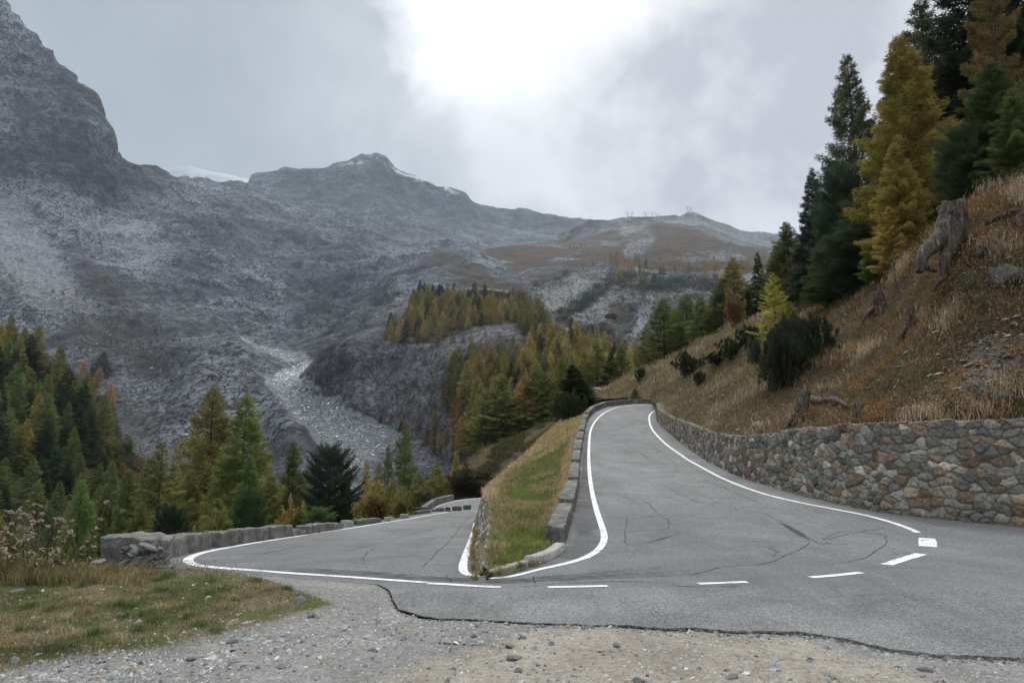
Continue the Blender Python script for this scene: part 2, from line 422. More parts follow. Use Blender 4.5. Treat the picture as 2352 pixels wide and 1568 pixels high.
# ------------------------------------------------------------------ markings
def ribbon(pts, side, width, lift=.006, step=.12, jag=0., taper=False, s=0):
    if isinstance(pts, list): pts = hits(pts, side)
    c = smooth_curve(pts, 3); c = resample(c, step)
    tn = np.gradient(c[:, :2], axis=0); tn /= np.linalg.norm(tn, axis=1)[:, None] + 1e-9
    nr = np.stack([-tn[:, 1], tn[:, 0]], 1)
    w = np.full(len(c), width / 2)
    if taper: w = w * np.clip(np.minimum(np.arange(len(c)), np.arange(len(c))[::-1]) / 6., .15, 1)
    if jag:
        q = fbm(np.stack([c[:, 0] * 9, c[:, 1] * 9, c[:, 2] * 0 + s], 1), 4, s, .7); w = w * (1 + jag * 2 * q)
        o = fbm(np.stack([c[:, 0] * 3, c[:, 1] * 3, c[:, 2] * 0 + s + 5], 1), 4, s + 9, .7)
    rows = []
    for k in (-1, -.33, .33, 1):
        xy = c[:, :2] + nr * (w * k)[:, None]
        zf = {'R': zR, 'L': zL, 'A': lambda y: 0 * y}[side]
        z = np.where(xy[:, 1] < 12.1, zroad(xy[:, 0], xy[:, 1]), zf(xy[:, 1])) + undul(xy[:, 0], xy[:, 1]) + lift
        rows.append(np.stack([xy[:, 0], xy[:, 1], z], 1))
    return np.stack(rows, 1).reshape(-1, 3), gridfaces(len(c), 4)

def S(x, y):  # side for a point
    return 'A'
lw = .125
line_defs = [
    ('white line on the outer side of the lower road', [
        ([(1110, 1168), (1000, 1180), (900, 1197), (800, 1213), (700, 1228), (600, 1244), (500, 1262), (460, 1270), (435, 1280), (430, 1289), (445, 1298), (500, 1304), (600, 1311)], 'L', lw * 1.25),
        ([(600, 1311), (700, 1319), (800, 1325), (900, 1332), (980, 1338)], 'L', lw),
        ([(981, 1337), (1050, 1341), (1110, 1345), (1150, 1347)], 'A', lw)]),
    ('white line round the inner kerb of the bend', [
        ([(1098, 1182), (1090, 1202), (1085, 1230), (1074, 1262), (1066, 1285), (1062, 1306), (1068, 1317), (1085, 1322), (1120, 1323)], 'L', lw),
        ([(1120, 1323), (1160, 1320), (1210, 1312), (1260, 1303), (1310, 1292), (1350, 1279), (1376, 1262), (1388, 1243), (1388, 1225), (1378, 1195), (1368, 1165), (1358, 1120), (1353, 1080), (1352, 1040), (1354, 1000), (1358, 982), (1370, 962), (1392, 944), (1420, 934.5), (1460, 930.5), (1503, 929)], 'R', lw)]),
    ('white line below the stone retaining wall', [
        ([(1503, 944), (1493, 950), (1490, 962), (1496, 985), (1520, 1012), (1560, 1042), (1610, 1072), (1680, 1108), (1750, 1133), (1830, 1153), (1900, 1166), (1980, 1181), (2040, 1197), (2085, 1212), (2108, 1223)], 'R', lw)]),
]
for lab, segs in line_defs:
    V, Fc = join([ribbon(a, b, c, jag=.13, s=4, step=.06) for a, b, c in segs])
    o = link('edge_line', mesh('edge_line', V, Fc, M['line'], True), road); o['label'] = lab
for k, (a, w) in enumerate([([(1258, 1348), (1330, 1347), (1396, 1345)], .11), ([(1604, 1341), (1660, 1339), (1716, 1337)], .11), ([(1862, 1326), (1920, 1321), (1978, 1315)], .13), ([(2036, 1297), (2075, 1284), (2116, 1272)], .17), ([(2131, 1255), (2131, 1246), (2129, 1236)], .27)]):
    V, Fc = ribbon(a, 'R', w, jag=.16, s=k, step=.04)
    link('dash_mark', mesh('dash_mark', V, Fc, M['line'], True), road)

def wiggle(pts, side, amp=.05, s=0):
    c = resample(hits(pts, side), .12)
    o = fbm(np.stack([c[:, 0] * 1.6, c[:, 1] * 1.6, c[:, 2] * 0 + s * 3.1], 1), 5, s, .68)
    o2 = fbm(np.stack([c[:, 0] * 1.6 + 40, c[:, 1] * 1.6, c[:, 2] * 0 + s * 3.1], 1), 5, s, .68)
    c[:, 0] += amp * 4 * o; c[:, 1] += amp * 6 * o2
    return c
cr = [([(1443, 1188), (1438, 1215), (1440, 1245), (1450, 1253)], 'R'), ([(1442, 1218), (1480, 1217), (1532, 1215)], 'R'), ([(1478, 1150), (1500, 1166), (1530, 1195), (1536, 1212)], 'R'), ([(1455, 1194), (1500, 1182), (1540, 1180)], 'R'),
      ([(1675, 1160), (1700, 1172), (1760, 1179), (1800, 1200), (1850, 1230), (1875, 1245), (1950, 1250)], 'R'), ([(1890, 1238), (1930, 1220), (1990, 1222), (2030, 1228), (2037, 1245), (2020, 1262), (1990, 1280), (1940, 1290)], 'R'), ([(1700, 1165), (1740, 1163), (1790, 1170)], 'R'),
      ([(1860, 1246), (1820, 1270), (1740, 1296), (1660, 1302), (1600, 1318)], 'R'), ([(1890, 1240), (1960, 1222), (2030, 1212)], 'R'),
      ([(1405, 1085), (1500, 1087), (1600, 1083)], 'R'), ([(1500, 1020), (1512, 1035), (1545, 1060), (1560, 1085), (1600, 1100), (1650, 1120)], 'R'), ([(1450, 1035), (1480, 1045), (1495, 1060)], 'R'), ([(1560, 1060), (1600, 1080), (1660, 1105)], 'R'), ([(1520, 1110), (1560, 1135), (1600, 1150), (1640, 1160)], 'R'),
      ([(1600, 1090), (1660, 1118), (1740, 1150)], 'R'), ([(1420, 957), (1470, 960), (1490, 958)], 'R'), ([(1398, 1062), (1430, 1060), (1470, 1060)], 'R'),
      ([(1082, 1183), (1060, 1205), (1035, 1240), (1000, 1272), (968, 1302)], 'L'), ([(1080, 1188), (950, 1225), (880, 1245), (800, 1264)], 'L'), ([(600, 1272), (650, 1262), (700, 1250)], 'L'), ([(1050, 1266), (1030, 1264), (990, 1262)], 'L'), ([(860, 1258), (840, 1272), (830, 1290)], 'L'),
      ([(1005, 1309), (1030, 1311), (1060, 1313)], 'L'), ([(1024, 1312), (1028, 1325), (1036, 1335)], 'A'), ([(1205, 1345), (1300, 1338), (1420, 1333), (1500, 1336), (1560, 1346), (1700, 1346)], 'A'), ([(1230, 1322), (1228, 1330), (1232, 1338)], 'A')]
cl = [ribbon(wiggle(a, b, .05, k), b, .015, .004, .1, 1.3, s=k) for k, (a, b) in enumerate(cr)]
cl.append(ribbon(wiggle([(1790, 1200), (1830, 1222), (1860, 1240)], 'R', .03, 77), 'R', .13, .0035, .1, .6, True, 5))
V, Fc = join(cl)
tag(link('crack', mesh('crack', V, Fc, M['crack']), road), kind='stuff')
# tyre marks: rubber left on the surface, thin and broken
t = NT('tyre_rubber'); co = t.obj()
f = t.math('MULTIPLY', t.rng(t.noise(t.scale(co, (1, 5, 1)), 3.5, 5, .7), .4, .62), .5)
tb = t.n('ShaderNodeBsdfTransparent'); db = t.n('ShaderNodeBsdfDiffuse', {0: (.05, .051, .055, 1)}); mx = t.n('ShaderNodeMixShader'); t.l(f, mx.inputs[0]); t.l(tb.outputs[0], mx.inputs[1]); t.l(db.outputs[0], mx.inputs[2]); t.l(mx.outputs[0], t.out.inputs[0])
M['rubber'] = t.m
tm = [([(1465, 1252), (1510, 1240), (1562, 1224)], 'R', .16), ([(1940, 1303), (2050, 1305), (2165, 1303)], 'A', .1), ([(2060, 1297), (2100, 1299), (2130, 1298)], 'A', .09), ([(2085, 1379), (2110, 1381), (2140, 1380)], 'A', .09), ([(1120, 1334), (1150, 1333), (1190, 1332)], 'A', .05)]
for k in range(9):
    dv = k * 3.4
    tm.append(([(620 - 12 * k, 1288 + dv * .3), (900, 1308 + dv * .55), (1120, 1329 + dv * .3), (1350, 1318 + dv * .45), (1560 + 20 * k, 1290 + dv * .9)], 'A', .03 + .02 * (k % 3)))
V, Fc = join([ribbon(a, b, w, .005, .2, .5, True, k) for k, (a, b, w) in enumerate(tm)])
tag(link('tyre_mark', mesh('tyre_mark', V, Fc, M['rubber']), road), kind='stuff')

# ------------------------------------------------------------------ generic surfaces
class Surf: pass
def pchip(x, y, xq):
    """monotone cubic along axis 0; x (m,), y (m, ...)"""
    h = np.diff(x); d = np.diff(y, axis=0) / h.reshape(-1, *([1] * (y.ndim - 1)))
    m = np.zeros_like(y); a, b = d[:-1], d[1:]
    with np.errstate(divide='ignore', invalid='ignore'):
        hm = np.where(a * b > 0, 2 * a * b / (a + b), 0)
    m[1:-1] = hm; m[0] = d[0]; m[-1] = d[-1]
    i = np.clip(np.searchsorted(x, xq, side='right') - 1, 0, len(x) - 2)
    sh = (-1,) + (1,) * (y.ndim - 1)
    t = ((xq - x[i]) / h[i]).reshape(sh); hh = h[i].reshape(sh)
    return ((2 * t**3 - 3 * t**2 + 1) * y[i] + (t**3 - 2 * t**2 + t) * hh * m[i] + (-2 * t**3 + 3 * t**2) * y[i + 1] + (t**3 - t**2) * hh * m[i + 1])

def surface(name, rows, u0, u1, nu, sub, matn, disp=None, mask=None, label=None, kind='structure', cartesian=True):
    uq = np.linspace(u0, u1, nu); K = []
    for r in rows:
        r = np.array(r, float)
        v = np.interp(uq, r[:, 0], r[:, 1]); y = np.exp(np.interp(uq, r[:, 0], np.log(r[:, 2])))
        if not cartesian: K.append(np.stack([uq, v, np.log(y)], -1))
        else: K.append(P(uq, v, y))
    K = np.array(K)
    tq = np.concatenate([np.linspace(i, i + 1, s, endpoint=False) for i, s in enumerate(sub)] + [[len(rows) - 1]])
    G = pchip(np.arange(len(rows), dtype=float), K, tq)
    if not cartesian: G = P(G[..., 0], G[..., 1], np.exp(G[..., 2]))
    U0, V0 = proj(G)
    if disp is not None:
        du = np.gradient(G, axis=1); dv = np.gradient(G, axis=0)
        nr = np.cross(du, dv); nr /= np.linalg.norm(nr, axis=-1)[..., None] + 1e-9
        nr *= np.where((nr * -G).sum(-1) < 0, -1, 1)[..., None]
        # displace mostly along the normal
        G = G + nr * disp(G, U0, V0)[..., None]
    s = Surf(); s.G = G; s.U, s.V = proj(G); s.name = name
    me = mesh(name, G.reshape(-1, 3), gridfaces(G.shape[0], G.shape[1]), M[matn], True)
    if mask is not None:
        attr(me, 'mask', np.clip(mask(U0.ravel(), V0.ravel(), G.reshape(-1, 3)), 0, 1))
    s.o = tag(link(name, me), label, None, None, kind)
    return s

def pick(s, u, v):
    d = (s.U - u)**2 + (s.V - v)**2
    y = s.G[..., 1]
    k = np.argmin(d + 1e-6 * y)
    m = d < max(9., 2.5 * d.ravel()[k])
    yy = np.where(m, y, 1e9); k = np.argmin(yy)
    return s.G.reshape(-1, 3)[k].copy()

# ------------------------------------------------------------------ far terrain materials
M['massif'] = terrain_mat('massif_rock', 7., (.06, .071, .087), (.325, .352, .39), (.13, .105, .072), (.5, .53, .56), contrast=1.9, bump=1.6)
M['peak'] = terrain_mat('peak_rock', 14., (.06, .071, .086), (.21, .232, .265), (.11, .09, .06), (.28, .29, .3), contrast=1.7, bump=1.2)
M['alp'] = terrain_mat('alpine_meadow_rock', 6., (.035, .038, .04), (.22, .225, .225), (.085, .06, .037), (.36, .37, .37), contrast=2.1)
M['outcrop'] = terrain_mat('outcrop_rock', 2., (.03, .033, .038), (.2, .205, .215), (.08, .064, .036), (.33, .34, .34), contrast=1.7, bump=1.2)
M['slope'] = terrain_mat('slope_ground', .35, (.06, .052, .04), (.22, .2, .17), (.125, .095, .05), (.33, .32, .29), contrast=.8)
M['nearslope'] = terrain_mat('hillside_ground', .09, (.035, .028, .02), (.15, .12, .085), (.10, .082, .04), (.33, .31, .28), contrast=.8)

# ------------------------------------------------------------------ ice and snow behind, central peak
glacier = surface('glacier', [
    [(300, 520, 5200), (800, 520, 5200)],
    [(300, 450, 5400), (400, 440, 5400), (560, 445, 5400), (800, 500, 5400)],
    [(300, 405, 6000), (400, 392, 6000), (430, 388, 6000), (470, 398, 6000), (530, 410, 6000), (600, 425, 6000), (800, 480, 6000)],
    [(300, 430, 6600), (800, 500, 6600)]], 300, 800, 160, [10, 40, 10], 'snow',
    lambda G, U, V: 60 * fbm(G / 500., 6, 11), label='pale snowfield and glacier in the saddle below the cloud')

def ridged(sc, amp, s, oct=8, gain=.56, an=(1, 1, 1)):
    a = np.array(an)
    return lambda G, U, V: amp(G) * fbm(G * a / sc, oct, s, gain, True) if callable(amp) else amp * fbm(G * a / sc, oct, s, gain, True)

def peak_mask(u, v, p):
    snow = .62 * inpoly(u, v, [(890, 385), (905, 393), (950, 407), (1010, 430), (1070, 462), (1030, 448), (950, 425), (905, 408)], 5)
    snow = np.maximum(snow, .38 * inpoly(u, v, [(770, 372), (880, 364), (890, 380), (800, 395)], 8))
    snow = np.maximum(snow, .62 * inpoly(u, v, [(540, 430), (575, 418), (568, 470), (535, 470)], 5))
    scr = .5 * inpoly(u, v, [(850, 530), (1000, 540), (1150, 575), (1100, 600), (900, 600)], 20)
    return np.stack([0 * u, scr, snow], 1)
peak = surface('mountain', [
    [(480, 560, 3300), (800, 640, 3300), (1100, 640, 3300), (1500, 620, 3300), (1900, 640, 3300)],
    [(480, 480, 3700), (560, 470, 3700), (700, 515, 3700), (850, 545, 3700), (1000, 570, 3700), (1120, 580, 3800), (1400, 570, 3800), (1900, 590, 3800)],
    [(480, 470, 4100), (560, 455, 4000), (640, 450, 4000), (750, 450, 4000), (830, 440, 4000), (900, 450, 4100), (1000, 490, 4200), (1100, 530, 4300), (1250, 545, 4400), (1900, 570, 4600)],
    [(480, 480, 4400), (556, 458, 4300), (572, 432, 4300), (592, 415, 4300), (640, 405, 4300), (655, 398, 4300), (680, 400, 4300), (700, 395, 4300), (750, 396, 4300), (775, 380, 4300), (800, 376, 4300), (830, 368, 4300), (880, 371, 4300), (903, 393, 4350), (950, 410, 4400), (1000, 434, 4500), (1062, 452, 4600), (1072, 466, 4600), (1102, 480, 4700), (1180, 491, 4800), (1210, 489, 4800), (1242, 502, 4900), (1300, 508, 5000), (1345, 514, 5000), (1400, 520, 5000), (1500, 520, 5000), (1900, 560, 5000)],
    [(480, 560, 5200), (1000, 520, 5600), (1900, 620, 6000)]], 480, 1900, 620, [8, 60, 90, 12], 'peak',
    lambda G, U, V: (150 * fbm(G * np.array([1, .7, 1.6]) / 620., 8, 23, .58, True) + 22 * fbm(G * np.array([1, 1, 3.5]) / 130., 5, 29, .6, True)) * np.where(U < 0, 0, 1) * .62, peak_mask, 'distant grey summit dusted with snow behind the scree basin')

# ------------------------------------------------------------------ the grey massif on the left with its debris basin and river bed
def massif_mask(u, v, p):
    river = inpoly(u, v, [(540, 772), (590, 792), (640, 806), (700, 822), (722, 838), (705, 862), (680, 880), (740, 905), (800, 940), (860, 968), (925, 1000), (870, 1040), (820, 1080), (810, 1130), (745, 1120), (775, 1055), (735, 1010), (690, 975), (650, 930), (610, 888), (608, 868), (680, 842), (690, 833), (620, 812), (560, 790)], 6)
    l2 = inpoly(u, v, [(590, 630), (650, 660), (690, 720), (650, 735), (520, 640), (430, 600), (420, 570), (500, 590)], 25)
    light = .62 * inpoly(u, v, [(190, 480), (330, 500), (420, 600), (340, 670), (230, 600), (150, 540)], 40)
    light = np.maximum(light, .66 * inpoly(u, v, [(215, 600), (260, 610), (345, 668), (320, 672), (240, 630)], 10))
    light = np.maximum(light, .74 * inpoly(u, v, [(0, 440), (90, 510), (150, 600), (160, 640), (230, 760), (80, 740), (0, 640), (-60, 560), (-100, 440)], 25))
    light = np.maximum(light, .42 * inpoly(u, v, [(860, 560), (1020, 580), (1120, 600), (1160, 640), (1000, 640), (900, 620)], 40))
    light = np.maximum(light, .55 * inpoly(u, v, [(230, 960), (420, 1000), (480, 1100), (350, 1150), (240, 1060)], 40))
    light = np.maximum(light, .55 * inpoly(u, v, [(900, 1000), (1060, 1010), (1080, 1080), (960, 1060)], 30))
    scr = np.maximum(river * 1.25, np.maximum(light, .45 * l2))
    g = .43 * inpoly(u, v, [(150, 625), (260, 720), (420, 820), (330, 900), (200, 860), (60, 760), (120, 700)], 50)
    g = np.maximum(g, .5 * inpoly(u, v, [(150, 540), (240, 640), (330, 740), (300, 760), (190, 660)], 18))
    g = np.maximum(g, .38 * inpoly(u, v, [(200, 900), (300, 860), (420, 1000), (460, 1150), (150, 1150)], 60))
    g = np.maximum(g, .62 * inpoly(u, v, [(990, 590), (1090, 610), (1200, 680), (1180, 740), (1040, 660), (960, 640)], 22))
    n = fbm(p / 120., 4, 3) + .7 * fbm(p / 30., 3, 4)
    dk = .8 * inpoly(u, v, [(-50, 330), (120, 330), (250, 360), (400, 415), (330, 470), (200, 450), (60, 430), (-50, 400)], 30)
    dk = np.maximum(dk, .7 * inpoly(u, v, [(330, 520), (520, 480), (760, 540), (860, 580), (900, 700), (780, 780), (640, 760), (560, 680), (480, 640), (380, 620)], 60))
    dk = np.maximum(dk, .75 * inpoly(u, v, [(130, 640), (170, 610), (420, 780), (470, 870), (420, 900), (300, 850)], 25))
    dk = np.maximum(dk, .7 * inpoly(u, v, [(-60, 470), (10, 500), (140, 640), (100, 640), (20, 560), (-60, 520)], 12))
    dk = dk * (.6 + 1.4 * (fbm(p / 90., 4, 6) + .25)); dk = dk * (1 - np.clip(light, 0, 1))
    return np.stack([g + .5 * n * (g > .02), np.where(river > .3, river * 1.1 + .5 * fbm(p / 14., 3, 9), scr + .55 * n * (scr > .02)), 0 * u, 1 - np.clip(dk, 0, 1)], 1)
def massif_disp(G, U, V):
    w = np.clip(G[..., 1] / 1900., .06, 1.1)
    flat = 1 - .8 * inpoly(U, V, [(560, 780), (720, 830), (700, 870), (925, 1000), (820, 1110), (740, 1110), (700, 980), (600, 870)], 30)
    cliff = inpoly(U, V, [(-200, -200), (60, 60), (230, 250), (260, 350), (400, 400), (300, 450), (0, 430), (-200, 430)], 30)
    p = G * np.array([1, 1, 1.15])
    d = 105 * fbm(p / 380., 9, 41, .6, True) * w ** .8 * flat
    d += 26 * cliff * fbm((G + np.stack([0 * U, 0 * U, .35 * G[..., 0]], -1)) * np.array([.5, .5, 2.6]) / 120., 6, 45, .62, True)
    al = (.57 * G[..., 0] - .82 * G[..., 1]); ac = (.82 * G[..., 0] + .57 * G[..., 1])
    rib = inpoly(U, V, [(-400, 420), (120, 440), (420, 560), (600, 760), (620, 900), (560, 1100), (-400, 1100)], 60)
    d += 26 * rib * fbm(np.stack([ac / 85., al / 600., G[..., 2] / 500.], -1), 6, 47, .58, True) * w ** .5
    mound = inpoly(U, V, [(380, 500), (700, 540), (1000, 600), (950, 760), (740, 800), (560, 740), (400, 640)], 60)
    d += 46 * mound * fbm(G / 150., 5, 48, .5, True)
    d -= 9 * inpoly(U, V, [(560, 780), (720, 830), (700, 870), (925, 1000), (820, 1110), (740, 1110), (700, 980), (600, 870)], 14)
    gul = inpoly(U, V, [(100, 640), (300, 700), (520, 830), (600, 900), (560, 1050), (200, 1150), (0, 900)], 60)
    d += 7 * gul * fbm(np.stack([(G[..., 0] + .25 * G[..., 1]) / 26., G[..., 1] / 240., G[..., 2] / 240.], -1), 4, 49, .6, True)
    return d * 1.0
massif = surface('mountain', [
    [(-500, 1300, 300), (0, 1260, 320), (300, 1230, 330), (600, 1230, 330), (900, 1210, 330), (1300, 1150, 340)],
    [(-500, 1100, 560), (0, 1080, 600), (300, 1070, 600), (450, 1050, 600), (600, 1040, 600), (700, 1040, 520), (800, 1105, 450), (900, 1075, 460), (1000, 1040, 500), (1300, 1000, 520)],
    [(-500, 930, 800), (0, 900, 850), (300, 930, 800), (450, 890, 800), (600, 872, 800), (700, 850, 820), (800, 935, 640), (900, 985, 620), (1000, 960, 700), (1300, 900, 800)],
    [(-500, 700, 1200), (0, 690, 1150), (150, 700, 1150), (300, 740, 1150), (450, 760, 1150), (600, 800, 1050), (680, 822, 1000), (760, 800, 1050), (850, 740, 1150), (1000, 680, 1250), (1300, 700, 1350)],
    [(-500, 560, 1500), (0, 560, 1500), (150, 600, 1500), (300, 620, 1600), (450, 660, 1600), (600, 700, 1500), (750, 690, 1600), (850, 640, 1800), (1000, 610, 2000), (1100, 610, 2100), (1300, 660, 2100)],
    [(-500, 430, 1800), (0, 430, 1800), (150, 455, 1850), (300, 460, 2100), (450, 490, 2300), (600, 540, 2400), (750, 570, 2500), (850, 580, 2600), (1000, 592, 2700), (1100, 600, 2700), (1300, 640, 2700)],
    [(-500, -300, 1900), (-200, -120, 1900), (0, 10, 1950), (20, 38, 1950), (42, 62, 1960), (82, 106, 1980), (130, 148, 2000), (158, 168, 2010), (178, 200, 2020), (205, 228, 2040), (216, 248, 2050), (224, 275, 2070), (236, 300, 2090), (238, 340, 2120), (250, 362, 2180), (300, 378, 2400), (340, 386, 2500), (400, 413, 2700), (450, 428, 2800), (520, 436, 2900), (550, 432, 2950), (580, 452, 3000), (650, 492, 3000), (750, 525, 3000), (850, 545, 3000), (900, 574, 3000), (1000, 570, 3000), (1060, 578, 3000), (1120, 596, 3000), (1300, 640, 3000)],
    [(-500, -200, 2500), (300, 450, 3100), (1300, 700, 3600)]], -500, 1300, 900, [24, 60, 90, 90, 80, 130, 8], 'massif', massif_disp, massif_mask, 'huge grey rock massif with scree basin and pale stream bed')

# ------------------------------------------------------------------ brown alp with rocky band on the right
def alp_mask(u, v, p):
    up = sstep(560, 585, v + .0 * u)
    g = .85 * inpoly(u, v, [(1070, 590), (1180, 563), (1300, 572), (1410, 570), (1450, 545), (1500, 512), (1560, 522), (1620, 540), (1700, 570), (1760, 575), (1800, 640), (1650, 640), (1500, 640), (1400, 610), (1300, 625), (1230, 655), (1180, 640)], 12)
    g = np.maximum(g, .62 * inpoly(u, v, [(1230, 560), (1420, 520), (1440, 560), (1300, 575)], 12))
    g *= 1 - .9 * inpoly(u, v, [(1430, 590), (1450, 548), (1490, 530), (1512, 545), (1490, 580), (1450, 600)], 8)
    g *= 1 - .75 * inpoly(u, v, [(1560, 585), (1700, 580), (1720, 605), (1560, 605)], 12)
    g *= 1 - .7 * inpoly(u, v, [(1180, 640), (1330, 580), (1350, 590), (1230, 655)], 5)
    g = np.maximum(g, .8 * inpoly(u, v, [(1290, 755), (1400, 800), (1400, 830), (1290, 790)], 10))
    g = np.maximum(g, .55 * inpoly(u, v, [(1400, 705), (1470, 715), (1440, 780), (1390, 760)], 15))
    scr = .5 * inpoly(u, v, [(1200, 660), (1330, 640), (1380, 700), (1300, 740), (1220, 700)], 20)
    scr = np.maximum(scr, .85 * inpoly(u, v, [(1440, 790), (1475, 710), (1500, 690), (1500, 720), (1460, 795)], 5))
    scr = np.maximum(scr, .5 * inpoly(u, v, [(1540, 500), (1600, 495), (1780, 552), (1780, 580), (1700, 560), (1600, 520)], 8))
    snow = .22 * inpoly(u, v, [(1400, 500), (1600, 485), (1800, 545), (1800, 575), (1690, 548), (1600, 512), (1420, 540)], 10)
    n = fbm(p / 60., 5, 8)
    return np.stack([g + .7 * n * (g > .02), scr, snow], 1)
def alp_disp(G, U, V):
    w = np.clip(G[..., 1] / 1500., .3, 1)
    d = 30 * fbm(G / 300., 8, 61, .5, True) * w
    band = inpoly(U, V, [(1200, 650), (1400, 620), (1800, 620), (1800, 830), (1400, 830), (1200, 740)], 25)
    d += 34 * band * fbm(G / 90., 7, 65, .58, True)
    return d
alp = surface('mountain', [
    [(1000, 900, 700), (1200, 880, 700), (1500, 880, 700), (2000, 880, 700)],
    [(1000, 760, 900), (1200, 740, 900), (1300, 790, 850), (1400, 812, 850), (1500, 800, 850), (2000, 800, 850)],
    [(1000, 680, 1200), (1200, 690, 1200), (1300, 700, 1150), (1400, 725, 1050), (1500, 700, 1100), (1700, 700, 1100), (2000, 700, 1100)],
    [(1000, 630, 1700), (1200, 655, 1500), (1290, 640, 1450), (1400, 632, 1450), (1550, 640, 1450), (1700, 620, 1450), (2000, 620, 1450)],
    [(1000, 600, 2200), (1090, 590, 2200), (1180, 600, 2000), (1300, 600, 1900), (1430, 585, 1900), (1600, 590, 1900), (1700, 600, 1900), (2000, 600, 1900)],
    [(1000, 600, 2600), (1075, 588, 2500), (1110, 578, 2500), (1180, 565, 2500), (1250, 564, 2500), (1300, 568, 2500), (1420, 566, 2500), (1445, 560, 2500), (1480, 545, 2500), (1520, 535, 2500), (1600, 540, 2500), (1700, 565, 2500), (1760, 580, 2500), (2000, 600, 2500)],
    [(1000, 620, 3000), (1180, 572, 3000), (1290, 562, 3000), (1335, 540, 3000), (1380, 530, 3000), (1450, 520, 3000), (1500, 516, 3000), (1560, 512, 3000), (1620, 518, 3000), (1700, 548, 3000), (1780, 570, 3000), (2000, 590, 3000)],
    [(1000, 640, 3200), (1230, 580, 3200), (1290, 545, 3200), (1330, 524, 3200), (1355, 512, 3200), (1400, 515, 3200), (1430, 507, 3200), (1450, 506, 3200), (1500, 508, 3200), (1550, 502, 3200), (1562, 505, 3200), (1578, 496, 3200), (1592, 494, 3200), (1612, 502, 3200), (1640, 514, 3200), (1668, 522, 3200), (1690, 533, 3200), (1715, 542, 3200), (1740, 549, 3200), (1780, 552, 3200), (1900, 560, 3200), (2000, 580, 3200)],
    [(1000, 700, 3800), (1500, 620, 3800), (2000, 640, 3800)]], 1000, 2000, 560, [10, 70, 70, 60, 50, 40, 40, 8], 'alp', alp_disp, alp_mask, 'brown alpine meadow hill above a broken rock band')

# ------------------------------------------------------------------ central forested hill with dark cliff
def hill_mask(u, v, p):
    g = .95 * inpoly(u, v, [(870, 770), (900, 745), (940, 685), (1190, 685), (1290, 760), (1480, 830), (1500, 1100), (1040, 1100), (1050, 1000), (1020, 900), (1040, 830), (960, 780)], 12)
    g *= 1 - .95 * inpoly(u, v, [(1010, 800), (1060, 760), (1160, 742), (1215, 770), (1190, 830), (1110, 850), (1040, 840)], 14)
    g = np.maximum(g, .9 * inpoly(u, v, [(1285, 755), (1400, 795), (1400, 830), (1290, 800)], 10))
    n = fbm(p / 25., 4, 8)
    return np.stack([g + .4 * n * (g > .02), 0 * u + .25 * (v > 960) * (u < 1050), 0 * u], 1)
def hill_disp(G, U, V):
    cliff = inpoly(U, V, [(715, 800), (900, 770), (1050, 800), (1200, 760), (1200, 830), (1060, 860), (1040, 1000), (950, 1000), (740, 920)], 20)
    return 9 * fbm(G / 60., 6, 71, .5, True) + 15 * cliff * fbm(G / 38., 8, 75, .6, True)
hill = surface('hill', [
    [(690, 960, 800), (735, 960, 740), (770, 985, 700), (820, 1010, 645), (900, 1050, 625), (960, 1070, 600), (1050, 1100, 480), (1095, 1130, 260), (1120, 1120, 170), (1200, 1080, 150), (1500, 1040, 150), (1560, 1040, 150)],
    [(690, 890, 790), (735, 895, 735), (770, 918, 690), (820, 948, 638), (900, 988, 615), (960, 1008, 590), (1050, 1042, 470), (1110, 1020, 270), (1200, 960, 200), (1300, 930, 190), (1500, 900, 190), (1560, 900, 190)],
    [(690, 880, 795), (720, 858, 760), (760, 862, 710), (820, 868, 660), (900, 880, 635), (1000, 900, 600), (1060, 915, 480), (1100, 900, 380), (1200, 880, 300), (1300, 860, 290), (1500, 860, 260), (1560, 860, 260)],
    [(690, 868, 800), (718, 838, 780), (745, 803, 740), (800, 786, 700), (880, 782, 670), (960, 780, 660), (1010, 800, 640), (1100, 810, 560), (1200, 815, 470), (1300, 825, 400), (1400, 835, 380), (1500, 845, 350), (1560, 850, 350)],
    [(690, 880, 850), (735, 825, 820), (800, 790, 790), (870, 775, 760), (905, 755, 740), (960, 740, 730), (1050, 740, 710), (1150, 735, 680), (1220, 760, 620), (1300, 790, 540), (1400, 815, 480), (1500, 835, 450), (1560, 840, 450)],
    [(690, 920, 950), (860, 800, 900), (930, 730, 880), (945, 690, 880), (1000, 688, 880), (1100, 684, 880), (1185, 690, 860), (1215, 715, 820), (1290, 762, 740), (1340, 780, 660), (1400, 800, 600), (1500, 830, 560), (1560, 836, 560)],
    [(690, 1000, 1000), (1000, 760, 1000), (1560, 900, 800)]], 690, 1560, 420, [20, 60, 50, 50, 40, 10], 'outcrop', hill_disp, hill_mask, 'forested hill with a dark cliff above the stream bed')

# left wooded slope
wood = surface('hill', [
    [(-300, 1400, 90), (0, 1330, 100), (300, 1290, 110), (480, 1280, 120)],
    [(-300, 1130, 150), (0, 1130, 160), (150, 1150, 170), (300, 1180, 180), (480, 1200, 190)],
    [(-300, 850, 230), (0, 900, 240), (150, 980, 240), (250, 1050, 240), (330, 1110, 240), (480, 1170, 240)],
    [(-300, 640, 300), (0, 770, 300), (60, 810, 300), (130, 850, 300), (200, 880, 300), (240, 960, 290), (300, 1040, 280), (380, 1090, 280), (480, 1150, 280)],
    [(-300, 760, 420), (480, 1250, 420)]], -300, 480, 220, [30, 50, 50, 8], 'outcrop',
    lambda G, U, V: 6 * fbm(G / 40., 6, 81, .5, True),
    lambda u, v, p: np.stack([.75 + .8 * fbm(p / 20., 4, 5), .3 + 0 * u, 0 * u], 1), label='steep wooded slope on the left')

